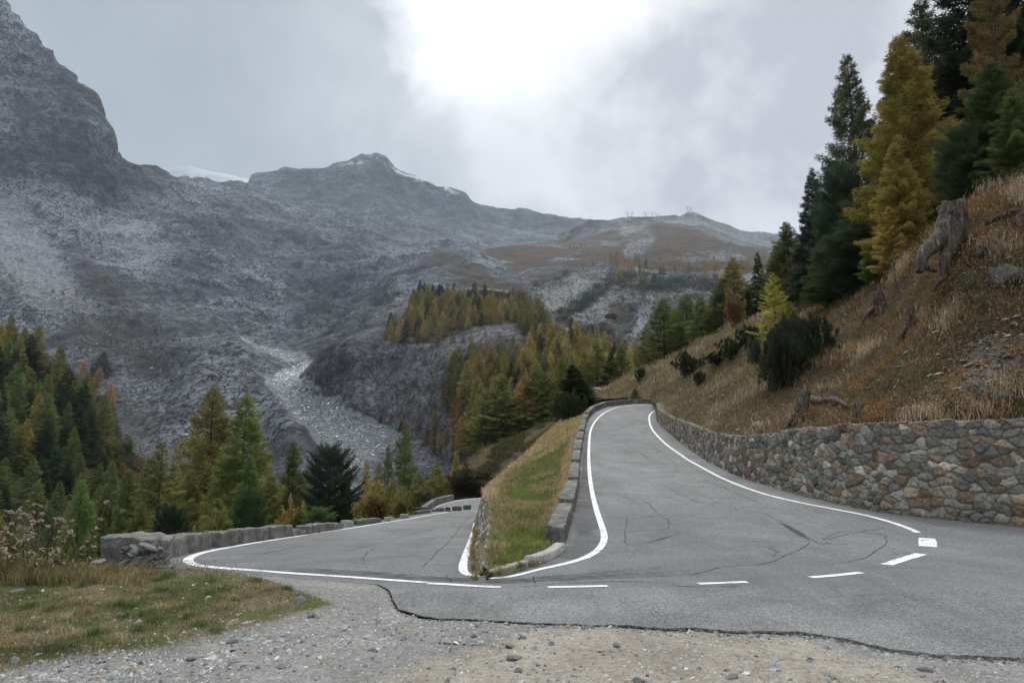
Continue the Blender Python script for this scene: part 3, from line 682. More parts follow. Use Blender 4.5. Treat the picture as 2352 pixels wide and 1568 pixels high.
# ------------------------------------------------------------------ near slopes
# slope below the lower road and the pull-out: height falls with distance from the rim
rim = np.array([(-60, 8.5, 0), (-14, 8.8, 0), (-9, 9.1, 0), (-7.2, 9.6, -.02), (-6.9, 10.5, -.05)] + [(xO(y) - .95, y, zL(y)) for y in (11, 13, 16, 20, 24, 28, 32, 36, 40, 44)] + [(-3.6, 50, -2.8), (-9., 58, -3.4), (-8.5, 64, -3.9), (-7, 74, -4.0), (-3, 86, -4.2), (5, 92, -4.0), (14, 95, -3)], float)
def slope8(x, y):
    p = np.stack([x, y], -1); best = np.full(x.shape, 1e9); z = np.zeros(x.shape); ins = np.zeros(x.shape)
    for a, b in zip(rim[:-1], rim[1:]):
        ab = b[:2] - a[:2]; t = np.clip(((p - a[:2]) @ ab) / (ab @ ab), 0, 1)
        q = a[:2] + t[..., None] * ab; d = np.linalg.norm(p - q, axis=-1)
        cr = ab[0] * (p[..., 1] - a[1]) - ab[1] * (p[..., 0] - a[0])
        k = d < best
        best = np.where(k, d, best); z = np.where(k, a[2] + t * (b[2] - a[2]), z); ins = np.where(k, cr, ins)
    out = ins > 0
    drop = np.where(best < 60, .52 * best, 31.2 + .25 * (best - 60))
    zz = np.where(out, z - drop - .12, z - .3)
    zz = np.where((y > 44) & ~out, np.minimum(zz, -2.7 - .05 * (y - 44)), zz)
    return zz + np.where(out, .25 * fbm(np.stack([x / 4, y / 4, 0 * x], -1), 4, 33) * np.clip(best, 0, 4), 0)
xg = np.r_[np.linspace(-150, -20, 90), np.linspace(-19, 14, 150)]; yg = np.r_[np.linspace(8.2, 30, 90), np.linspace(30.5, 95, 90), np.linspace(97, 260, 50)]
Xg, Yg = np.meshgrid(xg, yg)
Zg = slope8(Xg, Yg)
me = mesh('slope', np.stack([Xg, Yg, Zg], -1).reshape(-1, 3), gridfaces(*Xg.shape), M['slope'], True)
attr(me, 'mask', np.stack([np.full(Xg.size, .9), np.zeros(Xg.size), np.zeros(Xg.size)], 1))
tag(link('slope', me), 'grassy slope falling away below the lower road', None, None, 'structure')

# far hillside seen past the wedge, below the forest
far_side = surface('hillside', [
    [(930, 1175, 86), (1030, 1145, 90), (1110, 1140, 92), (1200, 1130, 92), (1300, 1030, 78), (1400, 980, 74), (1560, 960, 74)],
    [(930, 1150, 92), (1030, 1134, 93), (1110, 1128, 94), (1200, 1090, 96), (1300, 1000, 90), (1400, 940, 84), (1560, 930, 80)],
    [(930, 1135, 98), (1040, 1085, 108), (1110, 1035, 116), (1200, 1000, 122), (1260, 972, 126), (1330, 935, 120), (1380, 912, 105), (1450, 910, 95), (1560, 920, 90)],
    [(930, 1190, 130), (1200, 1050, 170), (1400, 960, 160), (1560, 940, 150)]], 930, 1560, 200, [8, 60, 8], 'slope',
    lambda G, U, V: .9 * fbm(G / 7., 6, 91, .55, True) + .25 * fbm(G * np.array([1, 1, 5]) / 2., 4, 93, .6),
    lambda u, v, p: np.stack([.62 + .9 * fbm(p / 6., 4, 5), .15 + .6 * fbm(p / 3., 3, 15), 0 * u], 1), label='brown hillside with low bushes beyond the grassy wedge')

# the hillside above the retaining wall
wt_px = np.array([(1497, 921), (1508, 926), (1512, 940), (1544, 959), (1581, 972), (1637, 994), (1700, 1003), (1750, 999), (1800, 990), (1850, 983), (1920, 978), (2000, 974), (2100, 968), (2200, 965), (2352, 965), (2600, 968), (2900, 972)], float)
bu, bv = proj(wall_b); o = np.argsort(bu)
wt_y = np.interp(wt_px[:, 0], bu[o], wall_b[o, 1]) + .12
r0 = [(u, v, y) for (u, v), y in zip(wt_px, wt_y)]
hs = surface('hillside', [
    [(1370, 916, 82), (1420, 914, 80), (1470, 912, 74), (1495, 922, 60)] + [(u, v + 3, y + .3) for u, v, y in r0[1:]],
    [(1370, 897, 118), (1405, 890, 112), (1440, 867, 106), (1520, 832, 96), (1600, 792, 84), (1700, 744, 68), (1760, 728, 60), (1830, 712, 52), (1950, 678, 43), (2050, 622, 33), (2100, 590, 29), (2150, 545, 25.5), (2200, 480, 23), (2260, 462, 21.5), (2352, 443, 20.5), (2500, 400, 19.5), (2900, 300, 19)],
    [(1370, 900, 140), (1520, 836, 125), (1700, 742, 92), (1950, 668, 60), (2100, 600, 40), (2200, 490, 32), (2352, 440, 29), (2900, 260, 28)],
    [(1370, 920, 200), (1520, 880, 180), (1700, 760, 150), (1950, 660, 110), (2352, 420, 70), (2900, 200, 60)]], 1370, 2900, 620, [230, 24, 20], 'nearslope',
    lambda G, U, V: (1.5 * fbm(G / 6., 4, 101, .5) + .5 * fbm(G / 1.3, 6, 103, .6)) * np.clip((V * 0 + 1), 0, 1) * np.clip(np.abs(V - np.interp(U, wt_px[:, 0], wt_px[:, 1])) / 60., .05, 1) * sstep(200, 60, G[..., 1]),
    lambda u, v, p: np.stack([np.where(u < 1750, .85, .48) + .9 * fbm(p / 2.2, 4, 5), np.clip(.12 + .55 * inpoly(u, v, [(2140, 880), (2200, 780), (2352, 730), (2400, 760), (2352, 860), (2230, 900)], 30) + .3 * inpoly(u, v, [(1600, 880), (1760, 830), (1740, 900), (1640, 920)], 20) + 1.0 * fbm(p / 1.2, 4, 15), 0, 1), 0 * u], 1),
    label='steep autumn hillside above the stone retaining wall')

# pull-out ground: gravel
xg = np.r_[np.linspace(-40, -8, 50), np.linspace(-7.9, 14, 420), np.linspace(14.3, 45, 60)]; yg = np.r_[np.linspace(-25, 1.6, 60), np.linspace(1.65, 9.4, 260)]
Xg, Yg = np.meshgrid(xg, yg)
Q = np.stack([Xg, Yg, 0 * Xg], -1)
base = -.028 + .02 * fbm(Q / 1.7, 4, 3) + .022 * fbm(Q * 4.5, 4, 4, .6)
near_edge = bottom_y(Xg)
base = np.where(Yg > near_edge - .02, -.12, np.where(Yg > near_edge - .8, np.where(Xg < 1, np.clip(base, -.012, -.003), np.clip(base, -.022, -.006)) - .008 * sstep(.3, 0, near_edge - Yg) * sstep(1.5, 5, Xg), base))
grass_poly = [(-200, 1325), (230, 1300), (420, 1300), (560, 1322), (640, 1342), (700, 1362), (768, 1385), (700, 1402), (640, 1420), (560, 1440), (500, 1455), (420, 1475), (330, 1490), (200, 1500), (80, 1520), (0, 1545), (-200, 1580)]
GU, GV = proj(np.stack([Xg, Yg, 0 * Xg], -1))
gm = inpoly(GU, GV, grass_poly, 14); gm = np.where(Yg < 1.6, 0, gm)
base += gm * (.05 + .05 * fbm(Q / .8, 3, 9)) + .05 * inpoly(GU, GV, [(-200, 1290), (500, 1290), (640, 1370), (300, 1400), (-200, 1400)], 30) * gm
def zground(x, y):
    i = np.clip(np.searchsorted(xg, x), 1, len(xg) - 1); j = np.clip(np.searchsorted(yg, y), 1, len(yg) - 1)
    return base[j, i]
t = NT('pullout_ground'); co = t.obj()
f = t.noise(co, 60, 3, .8); g = t.noise(co, 17, 4, .7); m = t.noise(co, 1.3, 5, .6, .6); l = t.noise(co, .35, 3, .5)
vo = t.n('ShaderNodeTexVoronoi', {'Scale': 26.}); t.l(co, vo.inputs['Vector'])
v = t.math('ADD', t.math('MULTIPLY', f, .35), t.math('ADD', t.math('MULTIPLY', g, .4), t.math('MULTIPLY', m, .3)))
st = t.ramp(t.rng(v, .36, .7), [(0, (.10, .10, .098)), (.5, (.27, .265, .25)), (1, (.47, .46, .43))])
st = t.mix(t.math('MULTIPLY', t.rng(vo.outputs['Distance'], .12, .45), .35), st, (.12, .115, .105))
sand = t.ramp(t.rng(v, .36, .7), [(0, (.135, .118, .096)), (.5, (.28, .252, .21)), (1, (.45, .415, .36))])
pm = t.n('ShaderNodeAttribute', attribute_name='mask'); ms = t.n('ShaderNodeSeparateColor'); t.l(pm.outputs['Color'], ms.inputs[0])
col = t.mix(t.rng(t.math('ADD', t.math('MULTIPLY', m, 1.2), t.math('ADD', ms.outputs[1], -.75)), .25, .5), st, sand)
soil = t.ramp(t.rng(v, .36, .7), [(0, (.06, .048, .03)), (.5, (.15, .12, .075)), (1, (.3, .26, .19))])
soil = t.mix(t.rng(t.noise(co, 1.7, 4, .6), .45, .58), soil, (.085, .095, .035))
col = t.mix(t.rng(t.math('ADD', ms.outputs[0], t.math('MULTIPLY', t.math('SUBTRACT', g, .5), 1.)), .4, .6), col, soil)
M['pullout'] = t.done(col, .95, t.bump(t.math('ADD', f, t.math('MULTIPLY', g, 1.5)), .7, .02), .1)
me = mesh('ground', np.stack([Xg, Yg, base], -1).reshape(-1, 3), gridfaces(*Xg.shape), M['pullout'], True)
sandm = inpoly(GU, GV, [(700, 1620), (900, 1520), (1250, 1430), (1700, 1450), (2050, 1530), (2352, 1580), (2352, 1700), (700, 1700)], 60) * (Yg > 1.6)
attr(me, 'mask', np.stack([gm.ravel(), sandm.ravel(), 0 * gm.ravel()], 1))
tag(link('ground', me), 'stony gravel pull-out beside the road', None, None, 'structure')
# one sheet under everything, out to the horizon, lying below the valley floor
sz = 14000.
tag(link('terrain', mesh('terrain', [(-sz, -sz, -330), (sz, -sz, -330), (sz, sz, -330), (-sz, sz, -330)], np.array([[0, 1, 2, 3]]), M['alp'])), 'valley floor far below', None, None, 'structure')
bk = P([-900, 3300], [1300, 1300], [10, 10])
# ground to the rear and right of the camera
xg2 = np.linspace(-120, 120, 80); yg2 = np.linspace(-120, -24.5, 40); X2, Y2 = np.meshgrid(xg2, yg2)
Z2 = -.1 + .01 * (Y2 + 24.5) + fbm(np.stack([X2 / 20, Y2 / 20, 0 * X2], -1), 3, 2) * np.clip(-(Y2 + 25) / 20, 0, 1)
me = mesh('ground', np.stack([X2, Y2, Z2], -1).reshape(-1, 3), gridfaces(*X2.shape), M['pullout'], True); attr(me, 'mask', np.zeros((X2.size, 3)) + [.8, 0, 0])
tag(link('ground', me), 'rough ground behind the pull-out', None, None, 'structure')

# ------------------------------------------------------------------ stone walls: every stone is relief in one mesh
def stone_wall(name, base, top, step, cell, palette, relief=.07, seed=0, mortar=(.15, .145, .13), back=.5, sink=.1, capc=(.15, .145, .125)):
    """base/top: (n,3) matched curves; the face is displaced by irregular stones, closed by a top and a back"""
    s = np.r_[0, np.cumsum(np.linalg.norm(np.diff(base, axis=0), axis=1))]
    n = int(s[-1] / step); sq = np.linspace(0, s[-1], n)
    B = np.stack([np.interp(sq, s, base[:, k]) for k in range(3)], 1); T = np.stack([np.interp(sq, s, top[:, k]) for k in range(3)], 1)
    B[:, 2] -= sink
    T[:, 2] += .16 * fbm(np.stack([sq * 2.2, 0 * sq, 0 * sq + seed], 1), 5, seed + 3, .7)
    H = np.linalg.norm(T - B, axis=1); m = int(np.max(H) / step) + 2
    t = np.linspace(0, 1, m)
    G = B[None] * (1 - t)[:, None, None] + T[None] * t[:, None, None]
    S_ = np.broadcast_to(sq[None], (m, n)); Hh = t[:, None] * H[None]
    q3 = np.stack([S_, Hh, 0 * S_ + seed], -1)
    wx = S_ * .95 + cell * .16 * (fbm(q3 / cell * 2.2, 4, seed, .6) * 2) + cell * .5 * (fbm(q3 / cell * .35, 2, seed + 31) * 2); wy = Hh * 1.3 + cell * .16 * (fbm(q3 / cell * 2.2 + 9, 4, seed + 1, .6) * 2) + cell * .6 * (fbm(q3 / cell * .35 + 5, 2, seed + 32) * 2)
    def voro(cx, off):
        X = wx / cx; Yv = wy / cx; i0 = np.floor(X).astype(np.int64); j0 = np.floor(Yv).astype(np.int64)
        f1 = np.full(X.shape, 9.); f2 = np.full(X.shape, 9.); ci = np.zeros(X.shape, np.int64); cj = ci.copy()
        for a in range(-2, 3):
            for b in range(-2, 3):
                i = i0 + a; j = j0 + b
                px = i + .5 + (_h(i, j, 3, seed + off) - .5) * .95; py = j + .5 + (_h(i, j, 7, seed + off) - .5) * .95
                d = np.hypot(X - px, (Yv - py))
                k = d < f1; f2 = np.where(k, f1, np.minimum(f2, d)); ci = np.where(k, i, ci); cj = np.where(k, j, cj); f1 = np.where(k, d, f1)
        return f2 - f1, f1, _h(ci, cj, 11, seed + off), _h(ci, cj, 13, seed + off), _h(ci, cj, 17, seed + off), X, Yv
    e, f1, r1, r2, r3, X, Yv = voro(cell, 0)
    big = _h(np.floor(wx / (cell * 4)).astype(int), np.floor(wy / (cell * 4)).astype(int), 1, seed)
    tilt = (X - np.floor(X) - .5) * (r1 - .5) * 1.6 + (Yv - np.floor(Yv) - .5) * (r3 - .5) * 1.6
    st = sstep(.03, .15, e) * (.9 + .1 * sstep(.15, .6, e) + .35 * tilt)
    rough = fbm(q3 / (cell * .28) * np.array([1, 1.6, 1]), 4, seed + 5, .65)
    d = relief * (st * (.5 + .6 * r1) + .4 * rough * st) + .01 * rough
    tn = np.gradient(B, axis=0); tn /= np.linalg.norm(tn, axis=1)[:, None]
    up = (T - B) / H[:, None]; nr = np.cross(tn, up); nr /= np.linalg.norm(nr, axis=1)[:, None]
    mid = B[n // 2]
    if nr[n // 2] @ (np.array([0, 0, 1.6]) - mid) < 0: nr = -nr
    G = G + nr[None] * d[..., None]
    pal = np.array(palette); idx = np.clip((r2 * len(pal)).astype(int), 0, len(pal) - 1)
    colr = pal[idx] * (.6 + .75 * r3)[..., None] * (1 + 1.1 * rough)[..., None]
    mk = sstep(.03, .1, e + .05 * rough)[..., None]
    colr = np.array(mortar) * (1 + .5 * rough[..., None]) * (1 - mk) + colr * mk
    # cap and back
    back_top = T - nr * back; back_bot = B - nr * back
    G = np.concatenate([G, (T + nr * (d[-1] * .4)[:, None] + [0, 0, .02])[None], (back_top + [0, 0, .0])[None], back_bot[None]])
    ccap = np.array(capc) * np.ones((3, n, 1)) * (1 + .6 * fbm(q3[:1] / .3, 4, 9)[..., None])
    colr = np.concatenate([colr, ccap])
    me = mesh(name, G.reshape(-1, 3), gridfaces(G.shape[0], n), M['stone_attr'], True)
    attr(me, 'tint', np.clip(colr.reshape(-1, 3), .01, 1))
    return me

bx = wall_b[np.argsort(bu)]; bu_s = np.sort(bu)
sel = wt_px[1:]
uu_ = np.r_[np.linspace(1508, 1700, 40), np.linspace(1710, 2900, 90)]
base_c = np.stack([np.interp(uu_, bu_s, bx[:, k]) for k in range(3)], 1)
top_v = np.interp(uu_, wt_px[:, 0], wt_px[:, 1])
top_c = P(uu_, top_v, base_c[:, 1] + .12)
top_c = top_c.reshape(-1, 3)
pal = [(.15, .147, .135), (.21, .2, .175), (.27, .25, .2), (.17, .125, .09), (.2, .14, .1), (.16, .105, .075), (.36, .34, .28), (.12, .118, .11), (.24, .225, .19), (.25, .195, .14), (.18, .172, .15), (.2, .19, .165)]
me = stone_wall('retaining_wall', base_c, top_c, .022, .245, [tuple(.86 * x + .14 * y for x, y in zip(p_, (.19, .178, .155))) for p_ in pal], .062, 3, mortar=(.165, .155, .13))
tag(link('retaining_wall', me), 'long mortared fieldstone retaining wall of brown and grey stones curving beside the upper road', 'retaining wall')

# ------------------------------------------------------------------ the wedge between the two legs
wy = np.r_[np.linspace(9.25, 20, 90), np.linspace(20.3, 58, 140)]
def wedge_rows():
    Tp = np.stack([xwt(wy), wy, zwt(wy)], 1)
    xr = np.interp(wy, par_R[:, 1], par_R[:, 0])
    k = sstep(9.2, 12, wy)
    near_x = np.interp(wy, [9.2, 9.5, 9.85, 10.6, 11.3, 12.2], [-.32, -.25, -.1, .15, .42, .6])
    Pr = np.stack([np.where(wy < 12.2, np.minimum(near_x, xr - .25), xr - .2), wy, zR(wy) + .03], 1)
    return Tp, Pr
Tp, Pr = wedge_rows()
tt = np.linspace(0, 1, 46)[:, None, None]
G = Tp[None] * (1 - tt) + Pr[None] * tt
sag = np.sin(pi * tt[..., 0]) 
amp = np.clip((G[0, :, 1] - 9.2) / 3., .1, 1)[None]
G[..., 2] += (.22 * fbm(G / 1.6, 4, 111)) * amp * np.minimum(1, 6 * tt[..., 0]) * np.minimum(1, 6 * (1 - tt[..., 0])) - .12 * sag * amp
D_ = np.stack([Tp[:, 0] - .35 - .9 * sstep(24, 34, wy), wy, np.minimum(zL(wy) - .5, Tp[:, 2] - 1.)], 1)
G = np.concatenate([D_[None] + [[[-.0, 0, -3]]] * 1, D_[None], G])
me = mesh('grass_bank', G.reshape(-1, 3), gridfaces(G.shape[0], G.shape[1]), M['nearslope'], True)
wu, wv = proj(G); 
attr(me, 'mask', np.stack([np.full(G[..., 0].size, .8), np.full(G[..., 0].size, .1), np.zeros(G[..., 0].size)], 1))
tag(link('grass_bank', me), 'wedge of grassy bank between the two legs of the hairpin', None, None, 'structure')
ZW = G[2:]
def wedge_pt(y, t):
    i = np.clip(np.searchsorted(wy, y), 0, len(wy) - 1); j = np.clip((np.asarray(t) * 45).astype(int), 0, 45)
    return ZW[j, i]
yw = np.linspace(9.55, 40, 120)
bw = np.stack([xwb(yw), yw, zL(yw)], 1); tw = np.stack([xwt(yw) - .02, yw, np.maximum(zwt(yw) + .02, zL(yw) + .12)], 1)
me = stone_wall('bank_wall', bw, tw, .035, .2, [(.13, .125, .11), (.2, .195, .17), (.3, .29, .26), (.09, .085, .07), (.15, .13, .09), (.4, .39, .36)], .07, 9, mortar=(.05, .045, .035), back=.07, capc=(.1, .095, .07))
tag(link('bank_wall', me), 'low crumbling drystone wall on the left edge of the grass wedge', 'stone wall')

# ------------------------------------------------------------------ parapet blocks
def block(a, b, w, h0, h1, side, name, label, group, cat='parapet block', seed=0, rough=.02, chunk=0., dz=.12, lean=0., cap=False, mat_='block'):
    """a, b: base points at the road side; w: thickness away from the road; side: +1/-1 of the normal"""
    a = np.array(a, float); b = np.array(b, float); L = np.linalg.norm((b - a)[:2])
    tn = (b - a) / L; nr = np.array([-tn[1], tn[0], 0]) * side
    st = .045; nx, ny, nz = max(4, min(90, int(L / st))), max(4, int(w / st)), max(4, int((max(h0, h1) + dz) / st))
    V = []; Fs = []; off = 0
    def face(fu, nu, nv):
        nonlocal off
        u, v = np.meshgrid(np.linspace(0, 1, nu + 1), np.linspace(0, 1, nv + 1)); q = fu(u.ravel(), v.ravel()); V.append(q); Fs.append(gridfaces(nv + 1, nu + 1) + off); off += len(q)
    one = lambda u: 0 * u + 1; z = lambda u: 0 * u
    face(lambda u, v: np.stack([u, z(u), v], 1), nx, nz); face(lambda u, v: np.stack([u, one(u), v], 1), nx, nz)
    face(lambda u, v: np.stack([z(u), u, v], 1), ny, nz); face(lambda u, v: np.stack([one(u), u, v], 1), ny, nz)
    face(lambda u, v: np.stack([u, v, one(u)], 1), nx, ny)
    q = np.concatenate(V); Fs = np.concatenate(Fs)
    h = h0 * (1 - q[:, 0]) + h1 * q[:, 0]
    L2 = L - .075; X = q[:, 0] * L2; Yy = q[:, 1] * w; Zz = q[:, 2] * (h + dz) - dz
    # rounded edges
    r = .035; cx = np.clip(X, r, L2 - r); cy = np.clip(Yy, r, w - r); cz = np.minimum(Zz, h - r)
    d = np.stack([X - cx, Yy - cy, Zz - cz], 1); ln = np.linalg.norm(d, axis=1) + 1e-9
    k = ln > 1e-6
    fct = np.where(k, np.minimum(1, r / ln), 1)[:, None]
    p = np.stack([cx, cy, cz], 1) + d * fct
    p = p + (np.stack([fbm(p * 5 + seed * 7.3 + i * 31, 4, seed + i, .6) for i in range(3)], 1)) * rough * 4 * np.clip(q[:, 2:3] * 6, .2, 1)
    p[:, 2] += .03 * fbm(np.stack([p[:, 0] * 1.3, p[:, 1] * 0, p[:, 0] * 0 + seed], 1), 3, seed)
    if chunk:
        n = fbm(p * 2.3 + seed * 3.1, 4, seed + 20, .6); top = sstep(.3, 1, q[:, 2]) * sstep(.35, 0, np.minimum(q[:, 0], 1 - q[:, 0]))
        p[:, 2] -= chunk * top * np.clip(n + .25, 0, 1) * 1.6; p[:, 1] += chunk * .5 * top * np.clip(n + .1, 0, 1) * (1 - q[:, 1])
    p[:, 1] += lean * q[:, 2] * h
    W = a[None] + p[:, :1] * np.array([tn[0], tn[1], tn[2]])[None] + p[:, 1:2] * nr[None] + p[:, 2:] * np.array([0, 0, 1.])[None]
    ctr = (a + b) / 2
    me = mesh(name, W - ctr, Fs, M[mat_], True)
    o = link(name, me, None, ctr); tag(o, label, cat, group)
    return o

# right parapet: dividers by the height of the cap in the picture
PC = resample(par_R, .05); PC[:, 2] = zR(np.minimum(PC[:, 1], 60.5))
hb = .31
_, tvv = proj(PC + [-.16, 0, hb])
def at_v(v): 
    k = np.where(tvv <= v)[0]; return k[0] if len(k) else len(PC) - 1
div = [(1206, 1150), (1144, 1097), (1093, 1059), (1052, 1031), (1028, 1006), (1004, 988), (985, 974), (972, 961), (959, 950)]
GR = 'cast parapet blocks lining the upper road'
names = ['nearest and largest', 'second', 'third', 'fourth', 'fifth', 'sixth', 'seventh', 'eighth', 'ninth']
for i, (v0, v1) in enumerate(div):
    k0, k1 = at_v(v0), at_v(v1)
    block(PC[k0], PC[k1], .33 + .02 * (i % 3 == 1), hb + .02 * random.uniform(-1, 1), hb + .02 * random.uniform(-1, 1), 1, 'parapet_block',
          f'grey weathered concrete parapet block beside the upper road, {names[i]} from the wedge tip' if i else 'grey weathered concrete block ending the upper road parapet, large and nearest the wedge tip', GR, seed=i + 1, rough=.013, chunk=.05)
k0 = at_v(950); kk = [k0 + 3] + [k0 + int((len(PC) - 1 - k0) * f) for f in (.27, .52, .76, 1.)]
for i, (a, b) in enumerate(zip(kk[:-1], kk[1:])):
    block(PC[a], PC[b - (2 if b < len(PC) - 1 else 0)], .34, .42, .42, 1, 'parapet_block', f'dark parapet section on the far outer bend of the upper road, {["first", "second", "third", "last"][i]} towards the hillside', GR, seed=30 + i, rough=.012)

# left parapet
def LP(u, v): return hit(u, v, 'L')[0]
GL = 'broken parapet blocks lining the lower road'
def lb(u0, v0, u1, v1, top0, top1, w, label, seed, **k):
    a = LP(u0, v0); b = LP(u1, v1)
    def hh(p, tv): 
        t = (CY - tv) / F; return EYE + p[1] * (SP + t * CP) / (CP - t * SP) - p[2]
    return block(a, b, w, max(.05, hh(a, top0)), max(.05, hh(b, top1)), 1, 'parapet_block', label, GL, seed=seed, **k)
lb(372, 1286, 487, 1259, 1240, 1218, .42, 'long tilted grey parapet block with a chipped end, right behind the broken corner block', 41, rough=.015, chunk=.06)
lb(507, 1257, 552, 1250, 1219, 1216, .4, 'cracked block with a broken upper corner beside the lower road', 42, rough=.022, chunk=.14)
lb(556, 1249, 620, 1239, 1214, 1209, .4, 'squared half of the cracked parapet block beside the lower road', 47, rough=.014, chunk=.04)
lb(630, 1238, 674, 1230, 1207, 1204, .4, 'short upright parapet block left of the low broken stub', 43, rough=.014, chunk=.04)
lb(676, 1231, 706, 1227, 1214, 1215, .34, 'low broken stub of parapet between two taller blocks', 44, rough=.03, chunk=.12)
lb(708, 1227, 790, 1214, 1204, 1198, .4, 'long pale-topped parapet block behind the dark pine', 45, rough=.018, chunk=.06)
lb(829, 1206, 879, 1199, 1193, 1188, .36, 'dark stone block standing alone in front of the yellow bush', 46, rough=.02, chunk=.06)
lb(961, 1181, 991, 1177, 1173, 1170, .3, 'small low block at the corner where the lower parapet turns', 48, rough=.02, chunk=.04)
for i, (u, v, tv, w, lab) in enumerate([(806, 1210, 1195, 20, 'pale squat kilometre stone to the right of the long parapet block'), (902, 1197, 1187, 11, 'small pale marker stone to the right of the lone dark block'), (936, 1190, 1180, 10, 'tiny pale marker stone near the dip of the lower road')]):
    lb(u - w / 2, v, u + w / 2, v - 1.5, tv, tv, .3, lab, 60 + i, rough=.012, mat_='kerbstone')
for i, (u0, u1) in enumerate([(1001, 1010), (1014, 1022), (1026, 1037), (1040, 1063), (1066, 1084)]):
    v = np.interp((u0 + u1) / 2, [1000, 1090], [1175, 1166])
    lb(u0, v, u1, v - .6, v - 8, v - 8, .3, 'small rough parapet stone in the row where the lower road dips out of sight', 70 + i, rough=.03, chunk=.1)
# broken corner block at the tip of the bend
a = hit(222, 1296, 'A')[0]; b = hit(352, 1296, 'A')[0]
def chunk_block():
    o = block(a, b, .75, .40, .36, 1, 'corner_block', 'massive broken corner block of rubble masonry at the end of the lower parapet', None, 'masonry block', seed=81, rough=.03, chunk=.08)
    return o
cb = chunk_block()
# ------------------------------------------------------------------ rocks
def rock_mesh(name, seed, flat=.6, n=14, mat_='rock', rough=.35):
    th = np.linspace(0, pi, n); ph = np.linspace(0, 2 * pi, 2 * n, endpoint=False)
    T_, Ph = np.meshgrid(th, ph, indexing='ij')
    d = np.stack([np.sin(T_) * np.cos(Ph), np.sin(T_) * np.sin(Ph), np.cos(T_)], -1)
    r = 1 + rough * 2 * fbm(d * 1.3 + seed * 5.1, 4, seed, .55)
    # planar cuts give facets
    rg = np.random.default_rng(seed)
    for _ in range(9):
        nn = rg.normal(size=3); nn /= np.linalg.norm(nn); c = rg.uniform(.55, .9)
        dn = (d @ nn); r = np.where(dn > .05, np.minimum(r, c / np.maximum(dn, .05)), r)
    p = d * r[..., None] * np.array([1, .8, flat])
    Fq = []
    m = 2 * n
    for i in range(n - 1):
        for j in range(m):
            Fq.append((i * m + j, (i + 1) * m + j, (i + 1) * m + (j + 1) % m, i * m + (j + 1) % m))
    return mesh(name, p.reshape(-1, 3), np.array(Fq), M[mat_], False)
rk = [rock_mesh('rock', 200 + i, .45 + .1 * (i % 4)) for i in range(8)]
bk_ = [rock_mesh('boulder', 300 + i, .8, 18, 'darkrock', .45) for i in range(4)]
def place_rock(p, s, i, label, group=None, cat='rock', sink=.25, rz=None):
    o = bpy.data.objects.new('rock', rk[i % 8]); COL.objects.link(o)
    o.location = (p[0], p[1], p[2] + s * .3 - s * sink); o.scale = (s, s, s); o.rotation_euler = (random.uniform(-.2, .2), random.uniform(-.2, .2), random.uniform(0, 6) if rz is None else rz)
    return tag(o, label, cat, group)
def gpt(u, v):
    p = hit(u, v, 'A')[0]; return np.array([p[0], p[1], zground(p[0], p[1])])
RK = [(224, 1306, .14, 'pale grey boulder in the grass left of the broken corner block'), (396, 1318, .04, 'small pale stone at the foot of the corner block rubble'),
      (690, 1384, .085, 'brownish stone at the right tip of the grass patch'), (436, 1324, .04, 'reddish stone just below the tip of the white line'), (40, 1374, .09, 'weathered stone at the left edge of the grass patch'),
      (852, 1484, .045, 'dark brown rock alone on the pale gravel below the asphalt corner'), (1202, 1461, .045, 'round grey stone on the gravel left of the photo centre line'), (1416, 1480, .05, 'dark angular stone close under the asphalt edge'),
      (1170, 1478, .05, 'cluster of dark stone beside the round grey stone'), (1115, 1448, .035, 'flat dark stone close to the centre of the gravel rim'), (1465, 1555, .05, 'brown stone near the bottom edge of the gravel'),
      (1190, 1531, .045, 'small round stone in the middle of the sandy gravel'), (1180, 1503, .08, 'broad flat pale slab half buried in the gravel'), (1680, 1549, .05, 'thin flat rock lying right of the bottom centre'),
      (715, 1410, .06, 'pinkish flat stone at the grass tip'), (222, 1401, .055, 'pale flat stone in the left part of the grass'), (182, 1415, .05, 'grey stone beside the pale flat one in the grass'),
      (58, 1468, .05, 'whitish stone low on the left in the grass'), (33, 1523, .05, 'pale stone at the bottom left gravel rim'), (534, 1468, .06, 'angular pale stone where grass meets gravel'), (440, 1506, .06, 'flat pale slab at the gravel rim below the grass'),
      (2003, 1412, .03, 'small dark stone lying on the asphalt apron'), (2124, 1532, .06, 'bluish stone in the gravel at the lower right'), (373, 1568, .06, 'flat stone at the bottom of the gravel'), (1900, 1545, .035, 'orange brown stone in the lower right gravel')]
for i, (u, v, s, lab) in enumerate(RK):
    place_rock(gpt(u, v), s, i, lab)
# rubble face of the corner block
for i in range(60):
    u = random.uniform(255, 325); v = np.interp(u, [290, 340, 398], [1262, 1262, 1300]) + random.uniform(-6, 40)
    p = P(u, v, 10.15 - .5 * random.random() - .25 * (u > 350)); p[2] = max(p[2], .02); p[1] = a[1] - .02 - random.uniform(0, .22)
    o = bpy.data.objects.new('rubble_stone', rk[i % 8]); COL.objects.link(o); s = random.uniform(.05, .12)
    o.parent = cb; o.location = np.array(p) - np.array(cb.location) + [0, .1, -.05]; o.scale = (s, s, s * .8); o.rotation_euler = (random.random(), random.random(), random.random() * 6)
